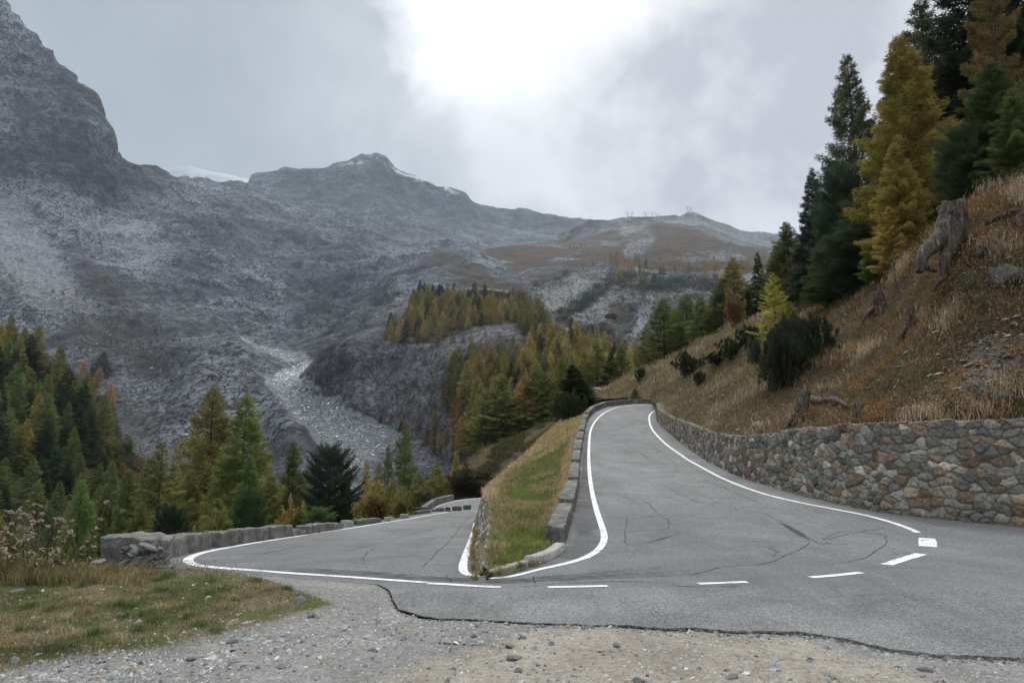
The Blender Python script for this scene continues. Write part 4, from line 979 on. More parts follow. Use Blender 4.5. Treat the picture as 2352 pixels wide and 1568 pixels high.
# kerb stones at the wedge tip
def kerb(pts, w, h, label, seed):
    c = resample(smooth_curve(hits(pts, 'R'), 2), .06); n = len(c)
    tn = np.gradient(c, axis=0); tn /= np.linalg.norm(tn, axis=1)[:, None]; nr = np.stack([-tn[:, 1], tn[:, 0], 0 * tn[:, 0]], 1)
    prof = [(0, -.1), (0, h * .8), (w * .12, h), (w * .88, h), (w, h * .8), (w, -.1)]
    G = np.stack([c + nr * a + np.array([0, 0, 1.]) * b for a, b in prof], 0)
    G = G + .014 * np.stack([fbm(G * 6 + i * 9 + seed, 4, seed + i) for i in range(3)], -1) * 2
    V = G.reshape(-1, 3); Fq = [tuple(f) for f in gridfaces(len(prof), n)]
    Fq.append(tuple(i * n for i in range(len(prof)))); Fq.append(tuple(i * n + n - 1 for i in reversed(range(len(prof)))))
    tag(link('kerb_stone', mesh('kerb_stone', V, Fq, M['kerbstone'], True)), label, 'kerb stone', 'kerb stones at the wedge tip')
kerb([(1142, 1319), (1165, 1311), (1195, 1303), (1222, 1295)], .13, .06, 'low pale kerb stone along the tip of the wedge', 3)
kerb([(1227, 1297), (1255, 1289), (1280, 1277), (1298, 1263)], .17, .12, 'thick curved kerb stone between the wedge tip and the parapet', 5)

# ------------------------------------------------------------------ far piece of the lower road, and of the upper road behind the bend
def road_strip(outer, inner, lab, line_side=0):
    o_ = resample(smooth_curve(P(*np.array(outer, float).T), 2), .8); i_ = smooth_curve(P(*np.array(inner, float).T), 2)
    s = np.linspace(0, 1, len(o_)); si = np.linspace(0, 1, len(i_)); i_ = np.stack([np.interp(s, si, i_[:, k]) for k in range(3)], 1)
    t = np.linspace(0, 1, 10)[None, :, None]; G = o_[:, None] * (1 - t) + i_[:, None] * t
    me = mesh('road', G.reshape(-1, 3), gridfaces(len(o_), 10), M['asphalt'], True); attr(me, 'mask', np.zeros((G[..., 0].size, 3)))
    r = tag(link('road', me), lab, None, None, 'structure')
    d = (i_ - o_); L = np.linalg.norm(d, axis=1)[:, None]; d = d / L
    ln = np.stack([o_ + d * .35, o_ + d * .52], 1) + [0, 0, .012]
    link('edge_line', mesh('edge_line', ln.reshape(-1, 3), gridfaces(len(o_), 2), M['line']), r)
    return o_
lo = road_strip([(978, 1180, 60), (986, 1171, 63), (1002, 1160, 67), (1032, 1150, 74), (1070, 1145, 79), (1112, 1142, 84), (1170, 1140, 90)], [(1010, 1190, 57), (1060, 1185, 60), (1110, 1180, 65), (1150, 1170, 70), (1180, 1165, 74), (1210, 1160, 78), (1240, 1155, 82)], 'far stretch of the lower road reappearing past the dip')
tl_ = lo[: int(len(lo) * .5)] 
for k, (a, b) in enumerate([(0, .48), (.5, .98)]):
    i0, i1 = int(a * len(tl_)), int(b * len(tl_))
    block(tl_[i0], tl_[i1], .5, .6, .6, 1, 'parapet_block', ['dark parapet on the outer edge of the reappearing lower road, nearer half', 'dark parapet on the outer edge of the reappearing lower road, farther half'][k], 'parapet of the reappearing lower road', seed=90 + k, rough=.03)
road_strip([(1362, 890, 112), (1372, 893, 106), (1400, 900, 98), (1450, 908, 90), (1520, 914, 84)], [(1375, 889, 116), (1400, 894, 108), (1440, 903, 100), (1480, 908, 92), (1540, 910, 88)], 'distant stretch of the upper road beyond the bend')
fw_b = P([1398, 1430, 1455, 1480, 1510, 1530], [895, 905, 910, 913, 917, 918], [104, 96, 92, 86, 80, 78]); fw_t = P([1398, 1430, 1455, 1480, 1510, 1530], [891, 897, 899, 900, 903, 903], [104, 96, 92, 86, 80, 78])
me = stone_wall('retaining_wall', fw_b, fw_t, .12, .6, pal, .1, 13)
tag(link('retaining_wall', me), 'small distant stone wall above the far stretch of the upper road', 'retaining wall')

# ------------------------------------------------------------------ trees
def tree_proto(kind, lod, seed):
    """nominal height 14 m; returns meshes for trunk, branches and crown"""
    rg = np.random.default_rng(seed); H = 14.
    cs, R, nb = {'larch': (.07, 3.0, 165), 'spruce': (.04, 2.3, 140), 'pine': (.06, 3.2, 150), 'thin': (.22, 2.6, 60), 'young': (.04, 3.4, 70)}[kind]
    nb = int(nb * {'hi': 1.25, 'mid': .8, 'far': .5}[lod])
    ns, ln, wd = {'hi': (84000, .14, .042), 'mid': (15000, .27, .085), 'far': (2600, .52, .22)}[lod]
    if kind == 'thin': ns = int(ns * .42)
    if kind == 'young': ns = int(ns * .5)
    if kind == 'pine': ns = int(ns * 1.6); wd *= 1.5; ln *= .85
    t = cs + (1 - cs) * ((np.arange(nb) + rg.random(nb)) / nb) ** .92
    az = np.arange(nb) * 2.3999 + rg.normal(0, .35, nb)
    if kind in ('larch', 'thin', 'young'): shp = (1 - t) ** .82 * np.minimum(1, .7 + (t - cs) * 3)
    elif kind == 'spruce': shp = (1 - t) ** .85
    else: shp = np.sqrt(np.clip(1 - ((t - .3) / .71) ** 2, .01, 1)) * np.where(t > .85, .8, 1)
    # irregular outline: whole sides of the crown are fuller or thinner
    lump = 1 + (.28 if kind != 'thin' else .5) * fbm(np.stack([np.cos(az) * 1.3, np.sin(az) * 1.3, t * 6 + seed], 1), 2, seed) * 2
    L = R * shp * rg.uniform(.74, 1.08, nb) * np.clip(lump, .45, 1.5) + .12
    a0 = {'larch': -.15 + .75 * t, 'thin': -.2 + .8 * t, 'young': .1 + .5 * t, 'spruce': -.35 + .6 * t, 'pine': .1 + .8 * t}[kind] + rg.normal(0, .1, nb)
    cv = {'larch': .16, 'thin': .2, 'young': .2, 'spruce': .22, 'pine': .3}[kind] * rg.uniform(.4, 1.4, nb)
    bend = rg.normal(0, .12, nb)
    lean = rg.normal(0, .012, 2)
    def bp(i, s):
        r = L[i] * s
        x = np.cos(az[i] + bend[i] * s) * r; y = np.sin(az[i] + bend[i] * s) * r
        z = t[i] * H + L[i] * (np.tan(a0[i]) * s + cv[i] * (s * s - .6 * s) )
        return np.stack([x + lean[0] * z, y + lean[1] * z, z], -1)
    # trunk
    zt = np.linspace(-.6, H * .985, 12); tp = np.stack([lean[0] * zt, lean[1] * zt, zt], 1); tr = np.interp(zt, [-.6, 0, 1, H], [.27, .21, .17, .015])
    tv = tube(tp, tr, {'hi': 9, 'mid': 6, 'far': 4}[lod], False, .06, seed)
    trunk = tubes_mesh('trunk', [tv], M['bark'])
    bl = []
    if lod != 'far':
        for i in range(nb):
            if lod == 'mid' and i % 2: continue
            s = np.linspace(0, .95, 5); q = bp(np.full(5, i), s)
            bl.append(tube(q, np.linspace(.045 * (1 - t[i]) + .012, .006, 5), 3, False))
        if kind == 'thin' or lod == 'hi':
            for i in range(14):   # dead lower branches
                z = rg.uniform(.03, cs + .12) * H; a = rg.random() * 6.28; l = rg.uniform(.5, 1.5); s = np.linspace(0, 1, 4)
                bl.append(tube(np.stack([np.cos(a) * l * s, np.sin(a) * l * s, z - .25 * l * s * s], 1), np.linspace(.025, .004, 4), 3, False))
    br = tubes_mesh('branches', bl, M['bark']) if bl else None
    # foliage
    prob = (L ** 1.35) * rg.uniform(.5, 1.3, nb); prob /= prob.sum()
    i = rg.choice(nb, ns, p=prob); s = rg.random(ns) ** .62
    s = np.clip(s, .08, 1)
    # twig clumps: pull positions towards a few nodes along each branch
    nodes = np.round(s * (7 if lod != 'far' else 4)) / (7 if lod != 'far' else 4); s = np.clip(nodes + rg.normal(0, .06, ns), .06, 1.04)
    c = bp(i, s)
    out = np.stack([np.cos(az[i]), np.sin(az[i]), 0 * az[i]], 1); lat = np.stack([-np.sin(az[i]), np.cos(az[i]), 0 * az[i]], 1)
    lw_ = L[i] * (.34 if kind != 'pine' else .5) * (1.12 - s); side = rg.uniform(-1, 1, ns)
    c += lat * (side * lw_)[:, None] + out * (np.abs(side) * lw_ * .55)[:, None]
    hang = {'larch': .34, 'thin': .3, 'young': .12, 'spruce': .42, 'pine': -.14}[kind]
    c[:, 2] -= hang * rg.random(ns) ** 1.5 * np.minimum(1, L[i] / 1.4) + .05 * rg.normal(size=ns)
    c += rg.normal(0, (.045 if lod == 'hi' else .08) * (2.2 if kind == 'pine' else 1), (ns, 3))
    dr = out * rg.uniform(0, 1, ns)[:, None] + lat * (np.sign(side) * rg.uniform(0, 1, ns))[:, None] + rg.normal(0, .45, (ns, 3))
    dr[:, 2] += {'larch': -.1, 'thin': 0, 'young': .25, 'spruce': -.25, 'pine': .7}[kind]
    dr /= np.linalg.norm(dr, axis=1)[:, None]
    pr = np.cross(dr, rg.normal(size=(ns, 3))); pr /= np.linalg.norm(pr, axis=1)[:, None] + 1e-9
    l_ = ln * rg.uniform(.6, 1.5, ns)[:, None]; w_ = wd * rg.uniform(.6, 1.4, ns)[:, None]
    V = np.stack([c - pr * w_ / 2, c + pr * w_ / 2, c + dr * l_], 1).reshape(-1, 3)
    crown = mesh('crown', V, np.arange(3 * ns).reshape(-1, 3), M['needle'])
    return trunk, br, crown

def shrub_proto(seed, n=9000, leaf=.055, stems=14, upright=.6):
    """nominal height 1, radius ~.6"""
    rg = np.random.default_rng(seed); st = []; tips = []
    for k in range(stems):
        a = rg.random() * 6.28; l = rg.uniform(.6, 1.); r = rg.uniform(.15, .62); s = np.linspace(0, 1, 5)
        q = np.stack([np.cos(a) * r * s ** 1.3, np.sin(a) * r * s ** 1.3, l * (s - .18 * s * s) * (1.1 - .45 * r)], 1); st.append(tube(q, np.linspace(.014, .003, 5), 3, False))
        for _ in range(9):
            tips.append(q[rg.integers(1, 5)] * rg.uniform(.8, 1.1) + rg.normal(0, .1, 3))
    tips = np.array(tips); i = rg.integers(0, len(tips), n); c = tips[i] + rg.normal(0, .045, (n, 3)); c[:, 2] = np.abs(c[:, 2])
    dr = rg.normal(size=(n, 3)); dr[:, 2] += .3; dr /= np.linalg.norm(dr, axis=1)[:, None]; pr = np.cross(dr, rg.normal(size=(n, 3))); pr /= np.linalg.norm(pr, axis=1)[:, None]
    l_ = leaf * rg.uniform(.6, 1.4, n)[:, None]
    V = np.stack([c, c + dr * l_ * .5 + pr * l_ * .32, c + dr * l_, c + dr * l_ * .5 - pr * l_ * .32], 1).reshape(-1, 3)
    return tubes_mesh('stems', st, M['bark']), mesh('leaves', V, np.arange(4 * n).reshape(-1, 4), M['leaf'])

def pineshrub_proto(seed, n=34000):
    rg = np.random.default_rng(seed); st = []; tips = []
    for k in range(60):
        a = rg.random() * 6.28; r = rg.uniform(.1, .75); s = np.linspace(0, 1, 6); h = rg.uniform(.45, 1.) * (1.1 - .5 * r)
        q = np.stack([np.cos(a) * r * s, np.sin(a) * r * s, h * s ** 1.8], 1); st.append(tube(q, np.linspace(.02, .006, 6), 4, False))
        for _ in range(4): tips.append(q[rg.integers(1, 6)] + rg.normal(0, .07, 3))
        tips.append(q[-1])
    tips = np.array(tips); i = rg.integers(0, len(tips), n); tt_ = rg.random(n)
    c = tips[i] + np.stack([rg.normal(0, .02, n), rg.normal(0, .02, n), tt_ * .16 - .08], 1)
    dr = rg.normal(0, .7, (n, 3)); dr[:, 2] = np.abs(dr[:, 2]) * .6 + .45; dr /= np.linalg.norm(dr, axis=1)[:, None]; pr = np.cross(dr, rg.normal(size=(n, 3))); pr /= np.linalg.norm(pr, axis=1)[:, None]
    V = np.stack([c - pr * .006, c + pr * .006, c + dr * rg.uniform(.04, .08, n)[:, None]], 1).reshape(-1, 3)
    return tubes_mesh('stems', st, M['bark']), mesh('needles', V, np.arange(3 * n).reshape(-1, 3), M['needle'])

PROTO = {}
for k_, lods in {'larch': ('hi', 'mid', 'far'), 'spruce': ('hi', 'mid', 'far'), 'pine': ('hi', 'mid'), 'thin': ('hi',), 'young': ('hi',)}.items():
    for l_ in lods:
        PROTO[k_, l_] = [tree_proto(k_, l_, 1000 + 31 * j + 7 * len(k_)) for j in range({'hi': 3, 'mid': 4, 'far': 5}[l_] if k_ == 'larch' else 2 + (l_ == 'far'))]
SHR = [shrub_proto(300 + i) for i in range(3)]
PSH = [pineshrub_proto(320 + i) for i in range(2)]
NOMR = {'larch': 3.0, 'spruce': 2.3, 'pine': 3.2, 'thin': 2.6, 'young': 3.4}
CN = {'larch': 'larch_tree', 'spruce': 'spruce_tree', 'pine': 'pine_tree', 'thin': 'larch_tree', 'young': 'larch_tree'}
tcount = [0]
def tree(kind, lod, p, H, W, colr, label, group=None, var=None, cat='tree'):
    """H height in m, W crown width in m"""
    tcount[0] += 1
    pr = PROTO[kind, lod]; tr, br, cr_ = pr[(tcount[0] * 7 + 3) % len(pr) if var is None else var % len(pr)]
    s = H / 14.; sx = W / 2 / (NOMR[kind] * 1.0) * {'larch': 1.42, 'spruce': 1.45, 'pine': 1.25, 'thin': 1.3, 'young': 1.15}[kind]
    o = empty(CN[kind], (float(p[0]), float(p[1]), float(p[2]) - .1), random.random() * 6.28, (sx, sx, s))
    tag(o, label, cat, group)
    a = link('trunk', tr, o)
    if br: link('branches', br, o)
    c = link('crown', cr_, o); k = (1 + random.uniform(-.18, .18)) * (1.5 if kind in ('larch', 'thin', 'young') else 1.3)
    c.color = (colr[0] * k * (1 + random.uniform(-.1, .1)), colr[1] * k, colr[2] * k, 1)
    return o

GREEN = (.105, .13, .034); OLIVE = (.15, .145, .036); GOLD = (.25, .2, .045); ORANGE = (.24, .15, .055); DARK = (.04, .062, .032); DGREEN = (.065, .1, .03); YG = (.2, .215, .035)
def W8(u, v, y):    # point on the slope under the lower road at the picture position of column u, depth y
    p = P(u, v, y); z = float(slope8(np.array([p[0]]), np.array([p[1]]))[0]); return np.array([p[0], p[1], z])
def near_tree(kind, lod, u, vtop, y, wpx, colr, label, base=None, **k):
    if base is None: p = W8(u, 1150, y)
    else: p = P(u, base, y)
    top = P(u, vtop, y); H = top[2] - p[2]
    return tree(kind, lod, p, H, wpx * 1.08 * y / F, colr, label, **k)

GT = 'larches and pines rising from below the lower road'
for a in [
    ('larch', 'hi', 478, 888, 50, 205, OLIVE, 'tall olive larch with spreading crown, left of the pair above the parapet'),
    ('larch', 'hi', 547, 905, 46, 175, (.12, .155, .034), 'tall green larch, right of the pair above the parapet'),
    ('thin', 'hi', 362, 1010, 33, 170, (.14, .14, .035), 'sparse larch with a bare dark trunk left of the tall pair'),
    ('larch', 'hi', 672, 1012, 52, 100, GREEN, 'slim green larch left of the dark cembra pine'),
    ('larch', 'hi', 566, 1042, 38, 95, (.11, .165, .03), 'fresh green young larch below the tall pair'),
    ('pine', 'hi', 754, 1030, 38, 92, (.045, .066, .042), 'dark dense pine standing right above the long parapet block'),
    ('larch', 'mid', 930, 965, 88, 66, GREEN, 'slender green larch in front of the pale stream bed'),
    ('pine', 'hi', 392, 1166, 24, 58, (.028, .05, .03), 'small dark pine just behind the long tilted parapet block'),
    ('larch', 'hi', 622, 1086, 44, 110, OLIVE, 'olive larch between the tall pair and the slim green larch'),
    ('larch', 'hi', 430, 1075, 40, 130, (.15, .145, .033), 'brownish olive larch below the tall olive one'),
    ('larch', 'hi', 300, 1075, 42, 110, GREEN, 'green larch left of the sparse bare-trunked larch'),
    ('larch', 'hi', 184, 1100, 34, 110, (.10, .155, .035), 'bright green larch rising behind the dried thistles'),
    ('larch', 'hi', 240, 1110, 38, 90, GREEN, 'green larch between the thistle larch and the corner block'),
    ('larch', 'hi', 320, 1150, 28, 100, OLIVE, 'low olive larch directly behind the corner block'),
    ('larch', 'mid', 130, 1130, 48, 90, DGREEN, 'dark green larch left of the thistle larch'),
    ('larch', 'hi', 505, 1140, 32, 110, (.13, .15, .032), 'low green larch behind the middle of the parapet'),
    ('pine', 'mid', 582, 1130, 34, 60, (.045, .07, .03), 'small dark green pine beside the fresh green larch'),
    ('larch', 'mid', 838, 1056, 80, 46, GOLD, 'small golden larch at the edge of the stream bed'),
    ('larch', 'mid', 868, 1060, 84, 52, OLIVE, 'small olive larch right beside the small golden one'),
    ('larch', 'mid', 700, 1075, 60, 70, OLIVE, 'olive larch partly behind the dark pine'),
    ('larch', 'mid', 795, 1095, 62, 55, OLIVE, 'small larch in the gap between the dark pine and the yellow bush'),
    ('larch', 'mid', 960, 1080, 84, 60, GREEN, 'green larch above the start of the reappearing road'),
    ('larch', 'mid', 1000, 1058, 92, 64, YG, 'yellow green larch left of the round bush'),
    ('larch', 'mid', 1046, 1035, 98, 46, (.22, .2, .04), 'slim yellow larch directly above the round bush'),
    ('larch', 'mid', 925, 1115, 74, 56, OLIVE, 'low olive larch above the small pale marker stones'),
    ('larch', 'mid', 890, 1020, 98, 50, DGREEN, 'dark green larch between stream bed and slender larch'),
    ('larch', 'mid', 60, 1150, 60, 90, GREEN, 'green larch above the left thistles'),
    ('larch', 'mid', 5, 1180, 50, 90, OLIVE, 'olive larch at the left picture edge above the thistles'),
    ('larch', 'mid', 690, 1120, 48, 60, GREEN, 'low green larch left of the foot of the dark pine'),
    ('larch', 'mid', 460, 1000, 66, 120, DGREEN, 'dim green larch seen between the tall pair'),
    ('larch', 'mid', 400, 1010, 70, 100, OLIVE, 'olive larch filling the gap left of the tall pair'),
    ('larch', 'mid', 610, 1035, 68, 80, (.2, .17, .04), 'brown tinged larch right of the tall pair')]:
    kind, lod, u, vt, y, w, c, lab = a
    near_tree(kind, lod, u, vt, y, w, c, lab, group=GT)
for i in range(26):     # understorey between them
    u = random.uniform(-40, 940); y = random.uniform(30, 75)
    vt = np.interp(u, [-40, 200, 400, 620, 760, 940], [1170, 1180, 1130, 1130, 1150, 1140]) + random.uniform(-10, 40)
    near_tree('larch' if random.random() < .8 else 'pine', 'mid', u, vt, y, random.uniform(50, 85), random.choice([GREEN, OLIVE, DGREEN, YG, GREEN]), 'small larch or pine filling the gaps between the tall trees below the parapet', group='small trees between the tall trees below the parapet')

def shrub(proto, p, H, W, colr, label, nm='shrub', cat='shrub', group=None):
    o = empty(nm, (float(p[0]), float(p[1]), float(p[2]) - .05), random.random() * 6.28, (W, W, H)); tag(o, label, cat, group)
    a = link(proto[0].name.split('.')[0], proto[0], o); b = link(proto[1].name.split('.')[0], proto[1], o); b.color = (*colr, 1)
    return o
def shrub_px(proto, u, vb, vt, y, wpx, colr, label, base=None, **k):
    p = W8(u, vb, y) if base is None else P(u, vb, y)
    top = P(u, vt, y)
    return shrub(proto, p, top[2] - p[2], wpx * y / F / 1.25, colr, label, **k)
shrub_px(SHR[0], 850, 1190, 1100, 36, 118, (.24, .2, .045), 'large rounded yellow bush behind the lone dark block', cat='bush', nm='bush')
shrub_px(SHR[1], 462, 1210, 1142, 26, 100, (.2, .2, .045), 'yellow green leafy bush behind the cracked parapet block', cat='bush', nm='bush')
shrub_px(SHR[2], 683, 1195, 1140, 32, 56, (.36, .25, .05), 'small golden bush left of the dark pine', cat='bush', nm='bush')
shrub_px(SHR[1], 650, 1205, 1178, 30, 34, (.34, .2, .05), 'tiny orange bush above the short parapet block', cat='bush', nm='bush')
shrub_px(SHR[0], 915, 1165, 1125, 60, 50, (.2, .19, .05), 'low olive bush right of the large yellow bush', cat='bush', nm='bush')
shrub_px(SHR[2], 1090, 1134, 1062, 92, 104, (.085, .08, .04), 'round brownish green bush on the hillside above the far lower road', base=1, cat='bush', nm='bush')
shrub_px(SHR[1], 1055, 1134, 1085, 91, 60, (.07, .05, .03), 'dark reddish bush at the left of the round bush', base=1, cat='bush', nm='bush')
shrub_px(SHR[0], 1225, 1062, 1020, 100, 60, (.1, .1, .05), 'low grey green bush halfway up the brown hillside', base=1, cat='bush', nm='bush')
shrub_px(SHR[1], 980, 1150, 1110, 80, 60, (.16, .15, .045), 'olive bush beside the corner of the lower parapet', base=1, cat='bush', nm='bush')

# trees on the right hillside
def hs_tree(kind, lod, u, vb, vt, wpx, colr, label, dy=0., **k):
    p = pick(hs, u, vb); y = p[1] + dy
    p = P(u, vb, y) if dy else p
    top = P(u, vt, y); return tree(kind, lod, p, top[2] - p[2], wpx * 1.08 * y / F, colr, label, **k)
GH = 'conifers standing on the hillside above the wall'
for kind, lod, u, vb, vt, y, w, c, lab in [
    ('larch', 'hi', 1992, 640, 130, 44, 158, (.075, .09, .045), 'tall dark larch with a pointed top, left of the golden larch'),
    ('larch', 'hi', 2108, 610, 78, 34, 215, (.21, .165, .024), 'tall golden yellow larch, the brightest tree on the hillside'),
    ('larch', 'hi', 2078, 610, 330, 31, 130, (.23, .17, .026), 'lower golden larch overlapping the left foot of the tall golden one'),
    ('larch', 'hi', 2165, 560, 10, 48, 220, (.075, .09, .035), 'dark green larch top showing right behind the golden larch'),
    ('spruce', 'hi', 2092, 560, 96, 50, 150, (.1, .1, .04), 'thin-topped conifer peeking out left behind the golden larch'),
    ('spruce', 'hi', 2250, 500, -170, 41, 270, (.036, .05, .028), 'huge almost black spruce towering out of the top of the picture'),
    ('thin', 'hi', 2330, 480, -160, 34, 150, (.13, .1, .03), 'open-crowned rusty larch at the upper right corner'),
    ('spruce', 'hi', 2385, 470, -60, 36, 170, (.045, .06, .03), 'dark spruce at the right picture edge'),
    ('larch', 'hi', 2300, 455, 140, 25, 190, (.06, .085, .026), 'green larch at the right edge in front of the black spruce'),
    ('larch', 'hi', 2345, 445, 200, 23, 140, (.075, .1, .026), 'lower green larch at the right edge above the roots'),
    ('pine', 'hi', 2225, 470, 300, 25, 90, (.05, .08, .035), 'blue green pine between golden larch and green larch'),
    ('spruce', 'hi', 1870, 690, 386, 46, 84, (.045, .06, .038), 'narrow dark spruce with a thin tip against the sky'),
    ('pine', 'hi', 1952, 690, 398, 42, 120, (.055, .075, .042), 'broad dark cembra pine below the pointed larch'),
    ('pine', 'hi', 1998, 670, 470, 37, 110, (.045, .07, .03), 'dark pine directly left of the golden larch'),
    ('larch', 'hi', 1822, 710, 508, 56, 105, (.095, .105, .035), 'green larch left of the narrow dark spruce'),
    ('larch', 'hi', 1795, 720, 560, 60, 90, (.085, .115, .034), 'green larch at the left end of the dense hillside group'),
    ('larch', 'hi', 1850, 720, 560, 50, 100, (.1, .105, .034), 'dense green larch in front of the narrow spruce'),
    ('larch', 'hi', 1905, 700, 540, 40, 110, (.08, .09, .032), 'dark conifer low in the middle of the hillside group'),
    ('pine', 'hi', 1960, 680, 540, 36, 130, (.045, .065, .03), 'very dark low pine above the saplings'),
    ('larch', 'hi', 2060, 640, 470, 30, 90, (.25, .185, .03), 'low golden branches at the foot of the golden larch'),
    ('larch', 'hi', 2012, 640, 560, 31, 60, (.08, .14, .02), 'small bright green larch at the edge of the grass'),
    ('spruce', 'mid', 1752, 752, 578, 62, 42, (.028, .042, .024), 'very narrow dark spruce left of the green larches'),
    ('spruce', 'mid', 1722, 760, 650, 64, 60, (.032, .05, .026), 'small dark spruce behind the rusty bush'),
    ('larch', 'mid', 1690, 735, 588, 80, 78, (.19, .16, .038), 'brown tinged larch rising above the row beyond the meadow'),
    ('larch', 'mid', 1660, 765, 645, 80, 70, GREEN, 'green larch left of the brown tinged larch'),
    ('larch', 'mid', 1614, 788, 680, 82, 66, (.12, .16, .034), 'green larch standing free at the meadow rim'),
    ('larch', 'mid', 1580, 800, 672, 92, 82, (.10, .13, .034), 'broad green larch second from the left of the meadow row'),
    ('larch', 'mid', 1528, 835, 684, 96, 84, (.12, .135, .034), 'broad green larch at the left end of the meadow row'),
    ('larch', 'mid', 1490, 850, 742, 104, 46, GREEN, 'slim green larch at the far end of the meadow row'),
    ('larch', 'mid', 1555, 820, 705, 100, 60, OLIVE, 'olive larch between the two broad green ones'),
    ('larch', 'mid', 1640, 790, 690, 90, 60, DGREEN, 'dark green larch behind the free standing one')]:
    near_tree(kind, lod, u, vt, y, w, c, lab, base=vb, group=GH)
near_tree('young', 'hi', 1784, 625, 41, 105, (.26, .265, .035), 'young yellow green larch with upswept twigs on the meadow', base=786)
near_tree('thin', 'hi', 1818, 690, 39, 60, (.26, .23, .03), 'small yellow larch right beside the young yellow green one', base=790)
shrub_px(SHR[0], 1692, 745, 665, 56, 56, (.26, .15, .045), 'rusty orange rowan bush beside the dark spruce', base=1, nm='bush', cat='bush')
p = pick(hs, 1800, 880); shrub(PSH[0], p, 2.7, 1.75, (.055, .075, .042), 'large dark dwarf pine on the hillside above the wall', 'dwarf_pine', 'dwarf pine')
p = pick(hs, 1850, 830); shrub(PSH[1], p, 2.0, 1.7, (.04, .06, .032), 'upper part of the dwarf pine thicket beside the dead branches', 'dwarf_pine', 'dwarf pine')
for u, v, h, w, lab in [(1580, 858, 2.0, 1.8, 'dark dwarf pine on the open meadow slope'), (1606, 882, 1.2, .7, 'tiny dark spruce-like bush beside the meadow dwarf pine'), (1680, 818, 1.6, 1.6, 'spreading dwarf pine below the young larch'), (1650, 832, .9, 1.5, 'low creeping dwarf pine left of the spreading one'),
                        (1720, 790, 1.5, 1.3, 'dwarf pine directly left of the young larch'), (1470, 875, 2.2, 1.0, 'green bush above the far road wall'), (1820, 800, 1.8, 1.6, 'dark scrub pine below the small yellow larch')]:
    shrub(PSH[0 if w > 1.4 else 1], pick(hs, u, v), h * .85, w * .95, (.04, .062, .03), lab, 'dwarf_pine', 'dwarf pine')
for u, v, vt, y, w, lab in [(1460, 922, 888, 70, 30, 'small brownish larch behind the far bend parapet'), (1510, 922, 893, 66, 26, 'small green larch beside the brownish one behind the far bend')]:
    near_tree('larch', 'mid', u, vt, y, w, OLIVE, lab, base=v)
near_tree('spruce', 'hi', 1333, 835, 60, 92, (.032, .05, .022), 'big dark spruce beside the bend of the upper road', base=965)
shrub(PSH[1], P(1308, 972, 57), 2.6, 2.0, (.05, .075, .03), 'ragged dwarf pine at the foot of the big dark spruce', 'dwarf_pine', 'dwarf pine')

# the forest on the central hill, nearest part first
def scatter_px(poly, n, seed, mind=7.):
    rg = np.random.default_rng(seed); poly = np.array(poly, float); lo_, hi_ = poly.min(0), poly.max(0); out = []
    tries = 0
    while len(out) < n and tries < n * 60:
        tries += 1
        q = rg.uniform(lo_, hi_)
        if inpoly(np.array([q[0]]), np.array([q[1]]), poly, 1.)[0] < .5: continue
        if out and min((a - q[0])**2 + (b * 1. - q[1])**2 * 1.6 for a, b in out) < mind**2: continue
        out.append(tuple(q))
    return out
def forest(surf, poly, n, seed, mind, hpx, mixc, lod, label, group, wr=.42, y0=None):
    for u, v in scatter_px(poly, n, seed, mind):
        p = pick(surf, u, v); r = random.random(); acc = 0
        for w, kind, c in mixc:
            acc += w
            if r <= acc: break
        h = np.interp(v, *hpx) if isinstance(hpx, tuple) else hpx
        H = h * random.uniform(.75, 1.25) * p[1] / F
        l_ = lod if (kind, lod) in PROTO else 'mid'
        tree(kind, l_, p, H, H * wr * random.uniform(.85, 1.2), c, label if kind == 'larch' else label.replace('larch', 'dark conifer').replace('yellow green', 'blackish green').replace('golden', 'dark green'), group)
AUT = (.24, .17, .045)
mixA = [(.42, 'larch', (.2, .165, .036)), (.2, 'larch', (.25, .185, .038)), (.14, 'larch', (.14, .14, .034)), (.08, 'larch', AUT), (.16, 'spruce', DARK)]
forest(hill, [(905, 780), (930, 730), (940, 695), (1000, 688), (1100, 686), (1190, 696), (1215, 730), (1190, 742), (1120, 750), (1040, 765), (1000, 790), (950, 785), (900, 782)], 84, 5, 9.6, 44, mixA, 'far', 'far yellow green larch in the dense stand on top of the cliff', 'trees on top of the cliff', .36)
MASS = []
def mass(surf, poly, n, seed, mind, h, cols, wr=.4):
    for u, v in scatter_px(poly, n, seed, mind):
        p = pick(surf, u, v); H = h * random.uniform(.7, 1.25) * p[1] / F; MASS.append((p, H, H * wr * random.uniform(.85, 1.2), random.choice(cols)))
forest(hill, [(1215, 725), (1290, 770), (1400, 808), (1480, 840), (1500, 880), (1400, 900), (1300, 880), (1230, 900), (1180, 860), (1215, 820), (1225, 770)], 74, 6, 10.4, (([720, 800, 880]), ([44, 56, 72])), mixA, 'far', 'far yellow green larch on the flank right of the cliff', 'trees on the flank right of the cliff', .38)
forest(hill, [(1035, 870), (1180, 860), (1250, 890), (1400, 900), (1340, 950), (1250, 970), (1100, 1020), (1045, 1020)], 52, 8, 13., (([860, 1000]), ([66, 96])), [(.3, 'larch', (.15, .15, .034)), (.25, 'larch', (.2, .16, .038)), (.13, 'larch', ORANGE), (.17, 'larch', GREEN), (.15, 'spruce', DARK)], 'mid', 'mid-distance larch on the slope below the cliff', 'trees on the slope below the cliff', .46)
forest(hill, [(935, 985), (1060, 985), (1060, 1050), (1000, 1040), (940, 1005)], 12, 9, 14., 42, [(.6, 'larch', ORANGE), (.4, 'larch', AUT)], 'far', 'orange larch at the foot of the cliff near the scree', 'orange larches at the foot of the cliff', .5)
